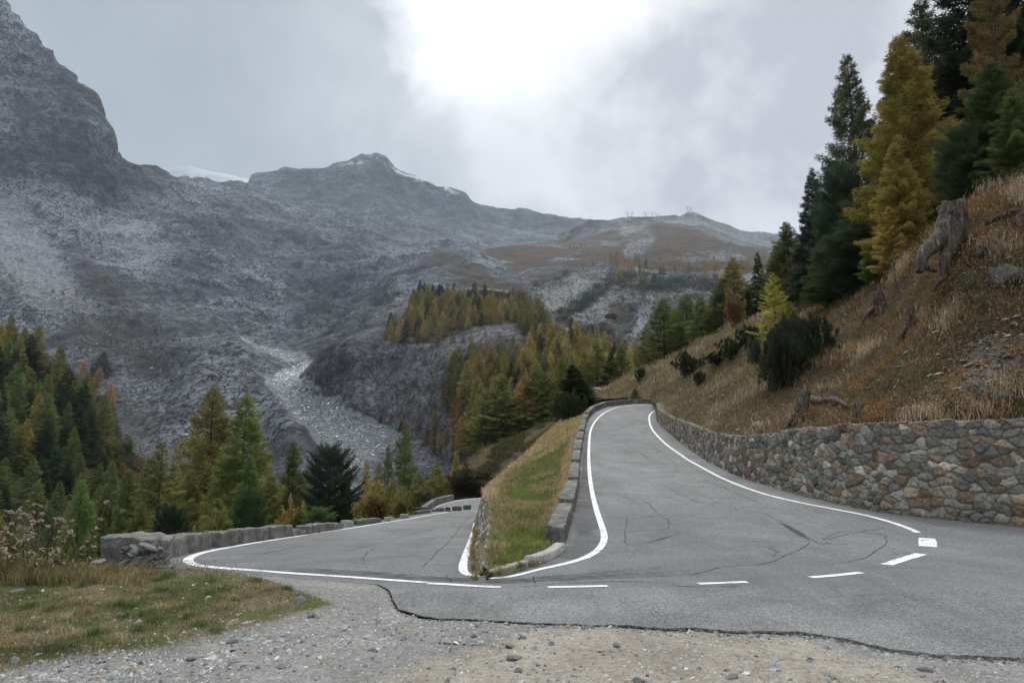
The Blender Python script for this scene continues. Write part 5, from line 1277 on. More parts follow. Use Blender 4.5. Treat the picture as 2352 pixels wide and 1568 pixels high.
forest(hill, [(720, 975), (900, 965), (960, 980), (900, 1000), (760, 960)], 9, 10, 22., 20, [(.7, 'larch', ORANGE), (.3, 'spruce', DARK)], 'far', 'tiny larch sprinkled along the foot of the dark cliff', 'tiny trees along the foot of the cliff', .5)
forest(hill, [(880, 785), (900, 740), (920, 745), (905, 790)], 7, 12, 8., 34, [(.7, 'larch', AUT), (.3, 'spruce', DARK)], 'far', 'rust coloured larch at the left rim of the cliff top', 'rust coloured trees at the cliff rim', .4)
for u, v, h, w, c, lab in [(1155, 1010, 152, 95, (.12, .145, .032), 'large green larch standing in front of the forest'), (1235, 985, 150, 75, (.11, .135, .03), 'large green larch right of the front one'), (1205, 975, 120, 56, (.26, .17, .035), 'orange brown larch between the two large green ones'), (1290, 960, 140, 70, (.13, .14, .03), 'large olive larch left of the big dark spruce'),
                           (1115, 1010, 90, 55, GREEN, 'green larch left of the large front larch'), (1080, 1035, 70, 46, YG, 'yellow green larch at the lower corner of the forest'), (1372, 900, 120, 60, (.15, .15, .034), 'olive larch right behind the big dark spruce'), (1402, 895, 88, 40, DARK, 'dark conifer standing right beyond the far road'), (1430, 880, 90, 50, GREEN, 'green larch above the far road wall'), (1345, 915, 120, 50, (.17, .16, .034), 'olive larch seen through the big spruce'), (1060, 1020, 66, 34, ORANGE, 'orange larch beside the scree, left end of the forest'), (1258, 955, 100, 50, (.15, .15, .03), 'middle sized larch in the forest front row'), (1180, 1000, 84, 44, (.12, .14, .03), 'small green larch between the large ones')]:
    y = float(np.interp(u, [1060, 1160, 1300, 1430], [130, 128, 128, 122])); near_tree('larch' if c != DARK else 'spruce', 'mid', u, v - h, y, w, c, lab, base=v + 8, group='larches in front of the forest')
# left wooded slope
forest(wood, [(-30, 850), (10, 790), (60, 830), (110, 880), (150, 900), (210, 960), (250, 1080), (120, 1120), (-30, 1120)], 44, 14, 20., (([800, 1150]), ([92, 130])), [(.3, 'larch', GREEN), (.12, 'larch', GOLD), (.28, 'larch', OLIVE), (.3, 'spruce', DARK)], 'mid', 'larch in the steep wood at the left edge', 'trees in the steep wood at the left edge', .4)
forest(wood, [(-30, 1120), (300, 1120), (420, 1180), (300, 1230), (-30, 1230)], 22, 15, 26., 90, [(.4, 'larch', GREEN), (.2, 'larch', (.25, .2, .04)), (.4, 'spruce', DARK)], 'mid', 'larch at the foot of the steep left wood', 'trees at the foot of the steep left wood', .45)
forest(massif, [(180, 860), (230, 850), (260, 940), (200, 930)], 7, 16, 16., 44, [(.4, 'larch', ORANGE), (.6, 'spruce', DARK)], 'far', 'lone larch on the moraine edge beyond the left wood', 'trees on the moraine edge', .5)
mass(alp, [(1395, 600), (1470, 600), (1480, 640), (1420, 640)], 20, 17, 6., 26, [(.33, .22, .05), (.3, .2, .05), (.2, .18, .04)])
mass(alp, [(1560, 610), (1740, 600), (1760, 640), (1660, 650), (1560, 640)], 24, 27, 8., 24, [(.33, .22, .05), (.36, .24, .06), (.2, .18, .04)])
mass(alp, [(1400, 600), (1560, 610), (1560, 645), (1430, 650)], 22, 19, 6., 20, [(.33, .22, .05), DARK, (.22, .19, .05)])
mass(alp, [(1230, 560), (1700, 570), (1700, 600), (1300, 620)], 40, 29, 5., 8, [DARK, (.05, .07, .04)])
mass(hill, [(930, 735), (945, 700), (1190, 700), (1215, 735), (1100, 750), (950, 770)], 110, 31, 4., 40, [(.2, .165, .036), (.25, .185, .038), (.16, .15, .034), DARK])
mass(hill, [(1225, 735), (1300, 785), (1470, 845), (1480, 880), (1300, 870), (1230, 880)], 90, 32, 5., 50, [(.2, .165, .036), (.22, .17, .038), (.14, .14, .034), DARK])
mass(hill, [(1030, 850), (1100, 845), (1230, 835), (1240, 880), (1150, 880), (1040, 880)], 46, 34, 5., 50, [(.2, .165, .036), (.22, .15, .04), (.12, .13, .034), DARK], .42)
mass(hill, [(1030, 880), (1300, 880), (1300, 960), (1050, 1010)], 110, 35, 7., 62, [(.15, .14, .036), (.2, .14, .04), (.1, .12, .034), (.16, .15, .036), DARK], .42)
mass(hill, [(1175, 690), (1240, 705), (1275, 780), (1230, 800), (1185, 750)], 60, 37, 5., 44, [(.2, .165, .036), (.22, .17, .04), (.14, .14, .034), DARK], .4)
mass(hill, [(1080, 815), (1240, 800), (1240, 850), (1060, 860)], 46, 38, 5.5, 40, [(.2, .165, .036), (.22, .15, .04), (.12, .13, .034), DARK], .42)
mass(wood, [(120, 880), (220, 900), (330, 1060), (400, 1110), (330, 1150), (200, 1040)], 60, 39, 8., 34, [(.16, .15, .036), (.2, .14, .04), DARK, (.1, .1, .04)], .6)
mass(hill, [(1000, 800), (1060, 760), (1180, 750), (1200, 820), (1100, 840)], 14, 36, 12., 24, [(.2, .165, .036), DARK], .5)
mass(massif, [(120, 640), (330, 740), (620, 860), (560, 1040), (420, 1120), (240, 1020), (200, 850), (100, 700)], 90, 33, 7., 9, [(.2, .15, .04), DARK, (.08, .09, .04), (.25, .14, .04)], .7)
forest(hill, [(935, 690), (1010, 660), (1010, 690), (940, 700)], 8, 18, 8., 34, [(1., 'spruce', (.022, .04, .026))], 'far', 'blackish conifer on the knoll above the forest', 'dark conifers on the knoll', .5)

# far trees too many to tell apart: one mass
def build_mass(name, lst, label, seed=5):
    me0 = [m[2] for m in PROTO['larch', 'far']]
    base_ = []
    for m in me0:
        a = np.empty(len(m.vertices) * 3, np.float32); m.vertices.foreach_get('co', a); base_.append(a.reshape(-1, 3, 3)[::2].reshape(-1, 3))
    V = []; Cc = []
    for k, (p, H, W, c) in enumerate(lst):
        b = base_[k % len(base_)]; a = random.random() * 6.28; sx = W / 6 * 1.35
        R_ = np.array([[cos(a), -sin(a), 0], [sin(a), cos(a), 0], [0, 0, 1]])
        V.append((b * [sx, sx, H / 14]) @ R_.T + p); Cc.append(np.broadcast_to(np.array(c) * random.uniform(.8, 1.2), b.shape))
    V = np.concatenate(V); me = mesh(name, V, np.arange(len(V)).reshape(-1, 3), M['blade']); attr(me, 'tint', np.concatenate(Cc))
    return tag(link(name, me), label, None, None, 'stuff')
build_mass('forest', MASS, 'far-off larch wood and scattered conifers on the mountainsides')

# ------------------------------------------------------------------ ground cover
def blades(name, P0, h, w, col, label, lean=.5, nrm_up=None, parent=None, seed=1):
    rg = np.random.default_rng(seed); n = len(P0)
    a = rg.random(n) * 2 * pi; d = np.stack([np.cos(a), np.sin(a), 0 * a], 1)
    b = a + rg.normal(0, .6, n) + pi / 2; pr = np.stack([np.cos(b), np.sin(b), 0 * b], 1) * (w / 2)[:, None]
    ln = (lean * rg.random(n) ** .7)[:, None] * h[:, None]
    mid = P0 + d * ln * .35 + np.array([0, 0, 1]) * h[:, None] * .6; tip = P0 + d * ln * 1.2 + np.array([0, 0, 1]) * h[:, None] * (1 - .25 * rg.random(n))[:, None]
    V = np.stack([P0 - pr, P0 + pr, mid + pr * .7, tip, mid - pr * .7], 1).reshape(-1, 3)
    i = np.arange(n)[:, None] * 5
    Fq = np.concatenate([i + [0, 1, 2, 4]]); Ft = i + [4, 2, 3, 3]
    me = bpy.data.meshes.new(name); me.vertices.add(len(V)); me.vertices.foreach_set('co', V.astype(np.float32).ravel())
    idx = np.concatenate([np.concatenate([Fq, i + [4, 2, 3]], 1)]).ravel(); me.loops.add(len(idx)); me.loops.foreach_set('vertex_index', idx.astype(np.int32))
    me.polygons.add(2 * n); st = np.stack([np.arange(n) * 7, np.arange(n) * 7 + 4], 1).ravel(); me.polygons.foreach_set('loop_start', st.astype(np.int32)); me.update(calc_edges=True)
    me.materials.append(M['blade']); attr(me, 'tint', np.repeat(col, 5, axis=0))
    return tag(link(name, me, parent), label, None, None, 'stuff')

def stones(name, P0, s, col, label, flat=.6, seed=1, mat_='scatterstone'):
    rg = np.random.default_rng(seed); n = len(P0)
    base_ = np.array([(1, 0, 0), (.5, .87, 0), (-.5, .8, 0), (-1, 0, 0), (-.5, -.87, 0), (.5, -.8, 0), (.35, .1, 1), (-.3, .3, .9), (-.1, -.4, .85)], float)
    v = base_[None] * (1 + rg.normal(0, .22, (n, 9, 1))) + rg.normal(0, .1, (n, 9, 3))
    v = v * s[:, None, None] * np.stack([np.ones(n), rg.uniform(.5, 1, n), flat * rg.uniform(.4, 1.3, n)], 1)[:, None]
    a = rg.random(n) * 2 * pi; c_, s_ = np.cos(a), np.sin(a)
    x = v[..., 0] * c_[:, None] - v[..., 1] * s_[:, None]; y = v[..., 0] * s_[:, None] + v[..., 1] * c_[:, None]
    V = np.stack([x, y, v[..., 2] + (rg.normal(0, .25, n)[:, None] * x)], -1) + P0[:, None]
    f = np.array([(0, 1, 6), (1, 7, 6), (1, 2, 7), (2, 3, 7), (3, 8, 7), (3, 4, 8), (4, 5, 8), (5, 6, 8), (5, 0, 6), (6, 7, 8)])
    me = mesh(name, V.reshape(-1, 3), (np.arange(n)[:, None, None] * 9 + f[None]).reshape(-1, 3), M[mat_])
    attr(me, 'tint', np.repeat(col, 9, axis=0))
    return tag(link(name, me), label, None, None, 'stuff')

def leafclumps(name, P0, r, col, nl, leaf, label, seed=1):
    rg = np.random.default_rng(seed); n = len(P0)
    c = P0[:, None] + rg.normal(0, 1, (n, nl, 3)) * r[:, None, None] * [.5, .5, .28] + np.array([0, 0, 1]) * (r * .45)[:, None, None]
    c = c.reshape(-1, 3); m = len(c); cc = np.repeat(col, nl, axis=0) * rg.uniform(.6, 1.4, (m, 1))
    dr = rg.normal(size=(m, 3)); dr[:, 2] += .4; dr /= np.linalg.norm(dr, axis=1)[:, None]; pr = np.cross(dr, rg.normal(size=(m, 3))); pr /= np.linalg.norm(pr, axis=1)[:, None]
    l_ = leaf * rg.uniform(.6, 1.5, (m, 1))
    V = np.stack([c, c + dr * l_ * .5 + pr * l_ * .35, c + dr * l_, c + dr * l_ * .5 - pr * l_ * .35], 1).reshape(-1, 3)
    me = mesh(name, V, np.arange(4 * m).reshape(-1, 4), M['blade']); attr(me, 'tint', np.repeat(cc, 4, axis=0))
    return tag(link(name, me), label, None, None, 'stuff')

rg = np.random.default_rng(99)
def rcol(n, cols, w, jit=.25, r_=None):
    r_ = r_ or rg
    i = r_.choice(len(cols), n, p=np.array(w) / sum(w)); return np.array(cols)[i] * r_.uniform(1 - jit, 1 + jit, (n, 1))
# gravel
n = 64000
U_ = rg.uniform(-60, 2412, n); V_ = 1300 + 290 * rg.random(n) ** .8
t_ = (CY - V_) / F; sl_ = (SP + t_ * CP) / (CP - t_ * SP); Y_ = -EYE / sl_; Pn = P(U_, V_, Y_)
k = (Pn[:, 1] < bottom_y(Pn[:, 0]) - .01) & (rg.random(n) > inpoly(U_, V_, grass_poly, 20) * .93)
k &= rg.random(n) < .6 + .4 * inpoly(U_, V_, [(-100, 1480), (300, 1490), (560, 1440), (760, 1385), (900, 1400), (1100, 1425), (1250, 1440), (1100, 1500), (700, 1520), (300, 1600), (-100, 1600)], 40) + .25 * (V_ < 1480)
Pn = Pn[k]; n = len(Pn); Pn[:, 2] = zground(Pn[:, 0], Pn[:, 1]) - .002
s_ = np.clip(.0056 * np.exp(rg.normal(0, .62, n)), .003, .05)
edgeb = inpoly(U_[k], V_[k], [(-100, 1460), (300, 1470), (560, 1430), (760, 1375), (950, 1400), (1350, 1432), (1300, 1460), (900, 1470), (500, 1540), (-100, 1600)], 20)
s_ *= 1 + .7 * edgeb * rg.random(n)
stones('gravel', Pn, s_, rcol(n, [(.2, .2, .195), (.32, .315, .3), (.12, .12, .122), (.42, .41, .38), (.25, .2, .15), (.26, .28, .3)], [4, 4, 3, 1.5, 1.5, 2]), 'loose grey gravel strewn over the pull-out', .55, 3)
# bits of grit on the asphalt near its ragged rim
n = 2500; X_ = rg.uniform(-5, 12, n); Y_ = bottom_y(X_) + np.abs(rg.normal(0, .25, n)); Y_ = Y_ + (rg.random(n) < .15) * rg.uniform(0, 3, n)
stones('grit', np.stack([X_, Y_, zroad(X_, Y_) + undul(X_, Y_)], 1), np.clip(.003 * np.exp(rg.normal(0, .5, n)), .002, .012), rcol(n, [(.2, .2, .19), (.34, .33, .31), (.1, .1, .1)], [3, 2, 2]), 'fine grit along the ragged asphalt rim', .6, 4)
n = 2600; X_ = rg.uniform(-1.3, 12, n); Y_ = bottom_y(X_) - np.abs(rg.normal(0, .09, n)) + .015; Pn = np.stack([X_, Y_, np.maximum(zground(X_, Y_), -.03)], 1)
stones('asphalt_crumbs', Pn, np.clip(.011 * np.exp(rg.normal(0, .6, n)), .004, .045), rcol(n, [(.09, .09, .088), (.15, .15, .147), (.28, .27, .25)], [3, 3, 2]), 'crumbled asphalt bits and stones along the broken rim of the road', .5, 46)
# stones in the grass
n = 900; U_ = rg.uniform(-60, 760, n); V_ = rg.uniform(1312, 1560, n); t_ = (CY - V_) / F; Pn = P(U_, V_, -EYE * (CP - t_ * SP) / (SP + t_ * CP)); k = inpoly(U_, V_, grass_poly, 10) > .4; Pn = Pn[k]; Pn[:, 2] = zground(Pn[:, 0], Pn[:, 1])
stones('loose_stones', Pn, np.clip(.013 * np.exp(rg.normal(0, .5, len(Pn))), .005, .05), rcol(len(Pn), [(.3, .3, .28), (.42, .41, .38), (.2, .19, .17)], [3, 2, 2]), 'pale stones scattered through the short grass', .5, 5)
# short grass
n = 150000; U_ = rg.uniform(-80, 790, n); V_ = 1300 + 270 * rg.random(n) ** .85; t_ = (CY - V_) / F; Pn = P(U_, V_, -EYE * (CP - t_ * SP) / (SP + t_ * CP))
dens = fbm(np.stack([Pn[:, 0] * 1.6, Pn[:, 1] * 1.6, 0 * Pn[:, 0]], 1), 4, 77, .65); gr = fbm(np.stack([Pn[:, 0] * 1.1 + 9, Pn[:, 1] * 1.1, 0 * Pn[:, 0]], 1), 4, 78, .6)
k = (inpoly(U_, V_, grass_poly, 16) > rg.random(n)) & (dens > rg.uniform(-.3, .12, n)); Pn = Pn[k]; gr = gr[k]; Pn[:, 2] = zground(Pn[:, 0], Pn[:, 1]) - .003; n = len(Pn)
isg = (gr + rg.normal(0, .13, n)) > .01
col = np.where(isg[:, None], rcol(n, [(.11, .14, .045), (.16, .185, .065), (.07, .1, .04)], [3, 2, 2]), rcol(n, [(.33, .27, .16), (.25, .19, .11), (.17, .125, .07), (.42, .36, .24)], [3, 3, 2, 1]))
blades('short_grass', Pn, rg.uniform(.012, .04, n) * (1 + .7 * isg * rg.random(n)), rg.uniform(.002, .0045, n), col, 'short green and withered grass on the left of the pull-out', 1.3, seed=6)
n = 11000; ca = rg.integers(0, 90, n); cu = rg.uniform(-60, 740, 90); cv = rg.uniform(1318, 1500, 90); t_ = (CY - cv) / F; cp = P(cu, cv, -EYE * (CP - t_ * SP) / (SP + t_ * CP)); ki = inpoly(cu, cv, grass_poly, 4) > .5
Pn = cp[ca] + rg.normal(0, .04, (n, 3)); k = ki[ca]; Pn = Pn[k]; ca = ca[k]; Pn[:, 2] = zground(Pn[:, 0], Pn[:, 1]); n = len(Pn)
blades('grass_tufts', Pn, rg.uniform(.03, .1, n), rg.uniform(.003, .006, n), np.where((ca % 2 == 0)[:, None], rcol(n, [(.4, .33, .2), (.3, .23, .13)], [1, 1]), rcol(n, [(.13, .17, .07), (.17, .2, .08), (.09, .12, .05)], [1, 1, 1])), 'darker tufts standing out of the short grass', 1., seed=7)
# weeds at the rim behind
n = 15000; X_ = rg.uniform(-8.5, -3.9, n); Y_ = 8.3 + .9 * rg.random(n) + np.where(X_ < -6, .3, 0); k = X_ < -4.7 + rg.normal(0, .3, n); X_, Y_ = X_[k], Y_[k]; n = len(X_)
Pn = np.stack([X_, Y_, np.where(Y_ > 9.35, -.1, zground(X_, np.minimum(Y_, 9.38)))], 1)
blades('rim_weeds', Pn, rg.uniform(.05, .28, n) * np.interp(X_, [-8, -6, -4], [1.3, 1., .35]), rg.uniform(.004, .009, n), rcol(n, [(.34, .27, .15), (.13, .15, .05), (.22, .16, .09), (.09, .12, .04), (.2, .1, .06)], [3, 3, 3, 2, 1]), 'rank weeds along the rim of the pull-out', .9, seed=8)

# right hillside cover
def on_surf(G, n, i0, i1, seed, wfar=1.):
    r_ = np.random.default_rng(seed); i = i0 + (i1 - i0 - 1.001) * r_.random(n) ** wfar; j = r_.random(n) * (G.shape[1] - 1.001)
    a, b = i.astype(int), j.astype(int); fa, fb = (i - a)[:, None], (j - b)[:, None]
    return G[a, b] * (1 - fa) * (1 - fb) + G[a + 1, b] * fa * (1 - fb) + G[a, b + 1] * (1 - fa) * fb + G[a + 1, b + 1] * fa * fb
n = 24000; Pc = on_surf(hs.G[:, :560], n, 0, 245, 11); cu, cv = proj(Pc)
pt = fbm(Pc / 1.9, 4, 120, .55); pt2 = fbm(Pc / 1.1, 4, 121, .6)
screem = inpoly(cu, cv, [(2140, 890), (2190, 790), (2300, 730), (2420, 720), (2420, 850), (2240, 910)], 30)
keep = (rg.random(n) > .75 * screem)
straw = (pt > .085) & keep; 
def expand(Pc, k, r, zj=.0):
    m = len(Pc); q = np.repeat(Pc, k, axis=0) + rg.normal(0, 1, (m * k, 3)) * np.repeat(r, k)[:, None] * [1, 1, .35]; return q
Ps = Pc[straw]; kk_ = 9; y_ = Ps[:, 1]
Pb = expand(Ps, kk_, .1 + .004 * y_); n = len(Pb); yb_ = np.repeat(y_, kk_); pp = np.repeat(pt[straw], kk_)
blades('dry_grass', Pb - [0, 0, .03], rg.uniform(.12, .38, n) * (.8 + 2.2 * np.clip(pp, 0, .3)), .004 + .00045 * yb_, rcol(n, [(.5, .4, .25), (.42, .31, .19), (.33, .22, .14), (.6, .52, .37)], [3, 3, 3, 2]) * np.where(np.repeat(cu[straw], kk_) < 1750, .8, 1.)[:, None], 'tall dry straw coloured grass on the hillside', .9, seed=12)
low = (~straw) & keep & (pt2 > -.16); Pl = Pc[low]; kk_ = 10; Pb = expand(Pl, kk_, .12 + .004 * Pl[:, 1]); n = len(Pb); yb_ = np.repeat(Pl[:, 1], kk_)
blades('low_herbs', Pb - [0, 0, .02], rg.uniform(.05, .16, n), .006 + .0006 * yb_, rcol(n, [(.13, .13, .05), (.22, .15, .09), (.1, .115, .04), (.32, .25, .15), (.2, .095, .06)], [3, 3, 2, 2, 2]), 'low brown and green herbs on the hillside', 1.2, seed=13)
red = keep & (fbm(Pc / 1.3, 3, 123) > .06) & (rg.random(len(Pc)) < .6) & (cu > 1700); Pl = Pc[red]
leafclumps('rusty_undergrowth', Pl, rg.uniform(.12, .3, len(Pl)), rcol(len(Pl), [(.28, .12, .06), (.34, .2, .09), (.2, .16, .065), (.36, .13, .06)], [3, 3, 2, 1.4]), 24, .04, 'rust red bilberry and low shrubs on the hillside', 14)
grn = keep & (fbm(Pc / 1.5, 3, 125) > .12) & (rg.random(len(Pc)) < .4) ; Pl = Pc[grn]
leafclumps('green_undergrowth', Pl, rg.uniform(.1, .28, len(Pl)), rcol(len(Pl), [(.08, .11, .04), (.12, .14, .05), (.16, .15, .06)], [3, 2, 2]), 20, .035, 'low green juniper and herbs on the hillside', 15)
Pl = Ps[rg.random(len(Ps)) < .6]
Pl = Pc[straw & (rg.random(len(Pc)) < .5)]
leafclumps('seed_heads', Pl + [0, 0, .16], rg.uniform(.2, .42, len(Pl)), rcol(len(Pl), [(.5, .43, .32), (.36, .28, .18), (.42, .3, .2)], [3, 3, 2]), 14, .026, 'pale seed heads of dried fireweed and grasses', 44)
k = keep & (rg.random(len(Pc)) < .42); Pl = Pc[k]
stones('hillside_stones', Pl, np.clip(.028 * np.exp(rg.normal(0, .6, len(Pl))), .01, .11), rcol(len(Pl), [(.26, .24, .2), (.17, .155, .13), (.36, .34, .3), (.1, .085, .07)], [3, 3, 1.5, 2]), 'small stones lying in the undergrowth of the hillside', .4, 45)
tw = Pc[keep & (rg.random(len(Pc)) < .07) & (cu > 1650)]; tl_ = []
V_ = []; 
for q in tw:
    for _ in range(3):
        d = rg.normal(0, 1, 3) * [.35, .35, .22] + [0, 0, .12]; w_ = np.array([.006, 0, .003]); V_ += [q - w_, q + w_, q + d * 1., ]
mt = mesh('twigs', np.array(V_), np.arange(len(V_)).reshape(-1, 3), M['deadwood']); tag(link('twigs', mt), 'grey dead twigs sticking out of the undergrowth', None, None, 'stuff')
n = 9000; Pl = on_surf(hs.G[:, 260:560], n, 0, 240, 16); a_, b_ = proj(Pl); sm = inpoly(a_, b_, [(2140, 890), (2190, 790), (2300, 730), (2420, 720), (2420, 850), (2240, 910)], 30)
k = rg.random(n) < .07 + .93 * np.maximum(sm, .4 * inpoly(a_, b_, [(2180, 560), (2352, 500), (2352, 620), (2200, 700)], 30)); Pl = Pl[k]; n = len(Pl)
stones('scree_stones', Pl, np.clip(.045 * np.exp(rg.normal(0, .55, n)), .015, .16), rcol(n, [(.36, .34, .29), (.26, .25, .22), (.46, .44, .38), (.17, .16, .14)], [3, 3, 2, 2]), 'flat pale schist stones on the bare patch of the hillside', .3, 17)

# wedge cover: straw along the rim and the parapet, green in the middle
n = 26000; y_ = 9.6 + (57 - 9.6) * rg.random(n) ** 1.7; t_ = rg.random(n); Pc = wedge_pt(y_, t_) + rg.normal(0, .04, (n, 3)) * [1, 1, 0]
edge_s = np.maximum(sstep(.22, .0, t_) * sstep(14, 24, y_), sstep(.8, .97, t_) * sstep(12.5, 16, y_)); edge_s = np.maximum(edge_s, sstep(28, 42, y_) * .55) + .25 * fbm(Pc / .8, 4, 130) * 2
st_ = edge_s > rg.uniform(.28, .8, n)
Ps = Pc[st_]; kk_ = 5; Pb = expand(Ps, kk_, np.full(len(Ps), .07)); n1 = len(Pb); yb_ = np.repeat(Ps[:, 1], kk_)
blades('straw_grass', Pb - [0, 0, .03], rg.uniform(.08, .3, n1), .004 + .0004 * yb_, rcol(n1, [(.52, .39, .22), (.42, .3, .16), (.58, .47, .3), (.32, .23, .12)], [3, 3, 2, 2]), 'tall straw along the rim of the bank and beside the parapet', .8, seed=18)
Ps = Pc[~st_]; kk_ = 5; Pb = expand(Ps, kk_, np.full(len(Ps), .08)); n1 = len(Pb); yb_ = np.repeat(Ps[:, 1], kk_); gg = fbm(Pb / 1.1, 4, 131) + .06 - .2 * (np.repeat(t_[~st_], kk_) < .25) - .14 * sstep(13, 10, yb_)
blades('bank_grass', Pb - [0, 0, .02], rg.uniform(.04, .15, n1) * sstep(8.8, 12.5, yb_), .004 + .0004 * yb_, np.where((gg > 0)[:, None], rcol(n1, [(.17, .21, .065), (.24, .25, .09), (.13, .16, .055)], [3, 2, 2]), rcol(n1, [(.3, .26, .13), (.38, .31, .18), (.22, .18, .1)], [3, 2, 2])), 'green and browning grass in the middle of the bank', 1.1, seed=19)
# tufts at the foot of the walls and in the broken verge
n = 5000; y_ = rg.uniform(9.2, 24, n) ; X_ = xwb(y_) - .02 - np.abs(rg.normal(0, .05, n)); Pa = np.stack([X_, y_, zL(y_)], 1)[rg.random(n) < .5 + .5 * np.sin(y_ * 5)]
nw = 2600; iw = rg.integers(0, len(base_c), nw); Pw = base_c[iw] + rg.normal(0, .05, (nw, 3)) * [1, 1, 0]; Pw[:, 1] -= .12
kk1 = kerb_pts = hits([(1146, 1318), (1195, 1303), (1225, 1296), (1240, 1290)], 'R'); Pk = kerb_pts[rg.integers(0, 4, 700)] + rg.normal(0, .05, (700, 3)) * [1, 1, 0]
Pb = np.concatenate([Pa, Pw, Pk]); n = len(Pb)
blades('verge_tufts', Pb, rg.uniform(.02, .13, n), rg.uniform(.004, .009, n), rcol(n, [(.3, .22, .11), (.2, .16, .07), (.12, .14, .05), (.24, .13, .06)], [3, 2, 2, 1]), 'withered tufts at the foot of the walls', 1., seed=20)
# far hillside and near slope cover
n = 15000; Pc = on_surf(far_side.G, n, 4, 66, 21); q = fbm(Pc / 5., 4, 140)
leafclumps('hillside_scrub', Pc[q > .08], rg.uniform(.25, .6, (q > .08).sum()), rcol(int((q > .08).sum()), [(.08, .09, .04), (.12, .1, .045), (.06, .075, .03)], [3, 2, 2]), 14, .16, 'low scrub on the far brown hillside', 22)
Pb = expand(Pc[q <= .08], 3, np.full(int((q <= .08).sum()), .3)); n = len(Pb)
blades('hillside_grass', Pb, rg.uniform(.15, .4, n), rg.uniform(.03, .06, n), rcol(n, [(.27, .2, .11), (.2, .155, .08), (.13, .12, .055), (.3, .25, .15)], [3, 3, 3, 1]), 'brown grass on the far hillside', .9, seed=23)
n = 9000; X_ = rg.uniform(-45, -1, n); Y_ = rg.uniform(9.3, 60, n); Z_ = slope8(X_, Y_); dd = zL(Y_) - Z_
k = (dd > .5) & (rg.random(n) < .8); Pc = np.stack([X_, Y_, Z_], 1)[k]
leafclumps('slope_scrub', Pc, rg.uniform(.2, .55, len(Pc)), rcol(len(Pc), [(.11, .11, .04), (.16, .12, .05), (.07, .09, .03), (.2, .16, .06)], [3, 3, 2, 1]), 18, .09, 'scrub and tall herbs on the slope under the trees', 24)

# boulders and debris of the stream bed and the scree fans
r_ = np.random.default_rng(61); Gm = massif.G.reshape(-1, 3); Um, Vm = massif.U.ravel(), massif.V.ravel()
riv = inpoly(Um, Vm, [(545, 775), (640, 806), (722, 838), (705, 862), (740, 905), (860, 968), (925, 1000), (870, 1040), (820, 1080), (810, 1130), (745, 1120), (775, 1055), (735, 1010), (650, 930), (606, 868), (680, 842), (620, 812)], 12)
fan = inpoly(Um, Vm, [(0, 700), (240, 700), (420, 800), (600, 880), (740, 1020), (700, 1110), (420, 1140), (240, 1060), (150, 900), (0, 800)], 20) * .1 + inpoly(Um, Vm, [(880, 990), (1060, 1000), (1080, 1080), (940, 1070)], 20) * .5 + .05 * inpoly(Um, Vm, [(100, 480), (700, 520), (900, 700), (600, 780), (200, 680)], 40)
pr_ = np.clip(riv * 1.3 + fan, 0, 3) * Gm[:, 1] ** 0; pr_ /= pr_.sum()
n = 42000; i = r_.choice(len(Gm), n, p=pr_); Pd = Gm[i] + r_.normal(0, 1, (n, 3)) * (Gm[i, 1:2] / 400.) * [1, 1, .0]
stones('debris', Pd, np.clip(Pd[:, 1] / F * .75 * np.exp(r_.normal(0, .5, n)), .2, 6), rcol(n, [(.24, .255, .27), (.36, .375, .39), (.13, .14, .15), (.46, .475, .49)], [3, 3, 2, 1.2], r_=r_) * np.where(riv[i] > .4, 1.9, .85)[:, None], 'grey boulders and debris of the stream bed and scree fans', .6, 62)

# dwarf pine scrub on the distant rock band: dark cushions
Pd = []
for poly, nn_, md in [([(1000, 655), (1060, 632), (1150, 650), (1185, 690), (1090, 680), (1000, 680)], 90, 4.), ([(1370, 640), (1440, 625), (1560, 640), (1700, 635), (1700, 660), (1560, 675), (1400, 665)], 150, 4.), ([(1280, 720), (1370, 655), (1400, 665), (1330, 720), (1290, 735)], 60, 4.), ([(1320, 770), (1390, 735), (1420, 790), (1340, 790)], 50, 4.), ([(1210, 640), (1290, 640), (1310, 600), (1300, 660), (1210, 660)], 16, 5.), ([(1400, 680), (1700, 680), (1700, 720), (1450, 780)], 40, 9.)]:
    Pd += [pick(alp if poly[0][0] > 1005 else hill, u, v) for u, v in scatter_px(poly, nn_, int(poly[0][0]), md)]
Pd = np.array(Pd); sc_ = Pd[:, 1] / F
leafclumps('dwarf_pine_scrub', Pd, sc_ * rg.uniform(9, 17, len(Pd)), rcol(len(Pd), [(.035, .05, .03), (.05, .065, .035)], [2, 1]), 150, 1.5, 'dark dwarf pine scrub along the distant rock band', 25)
n = 0

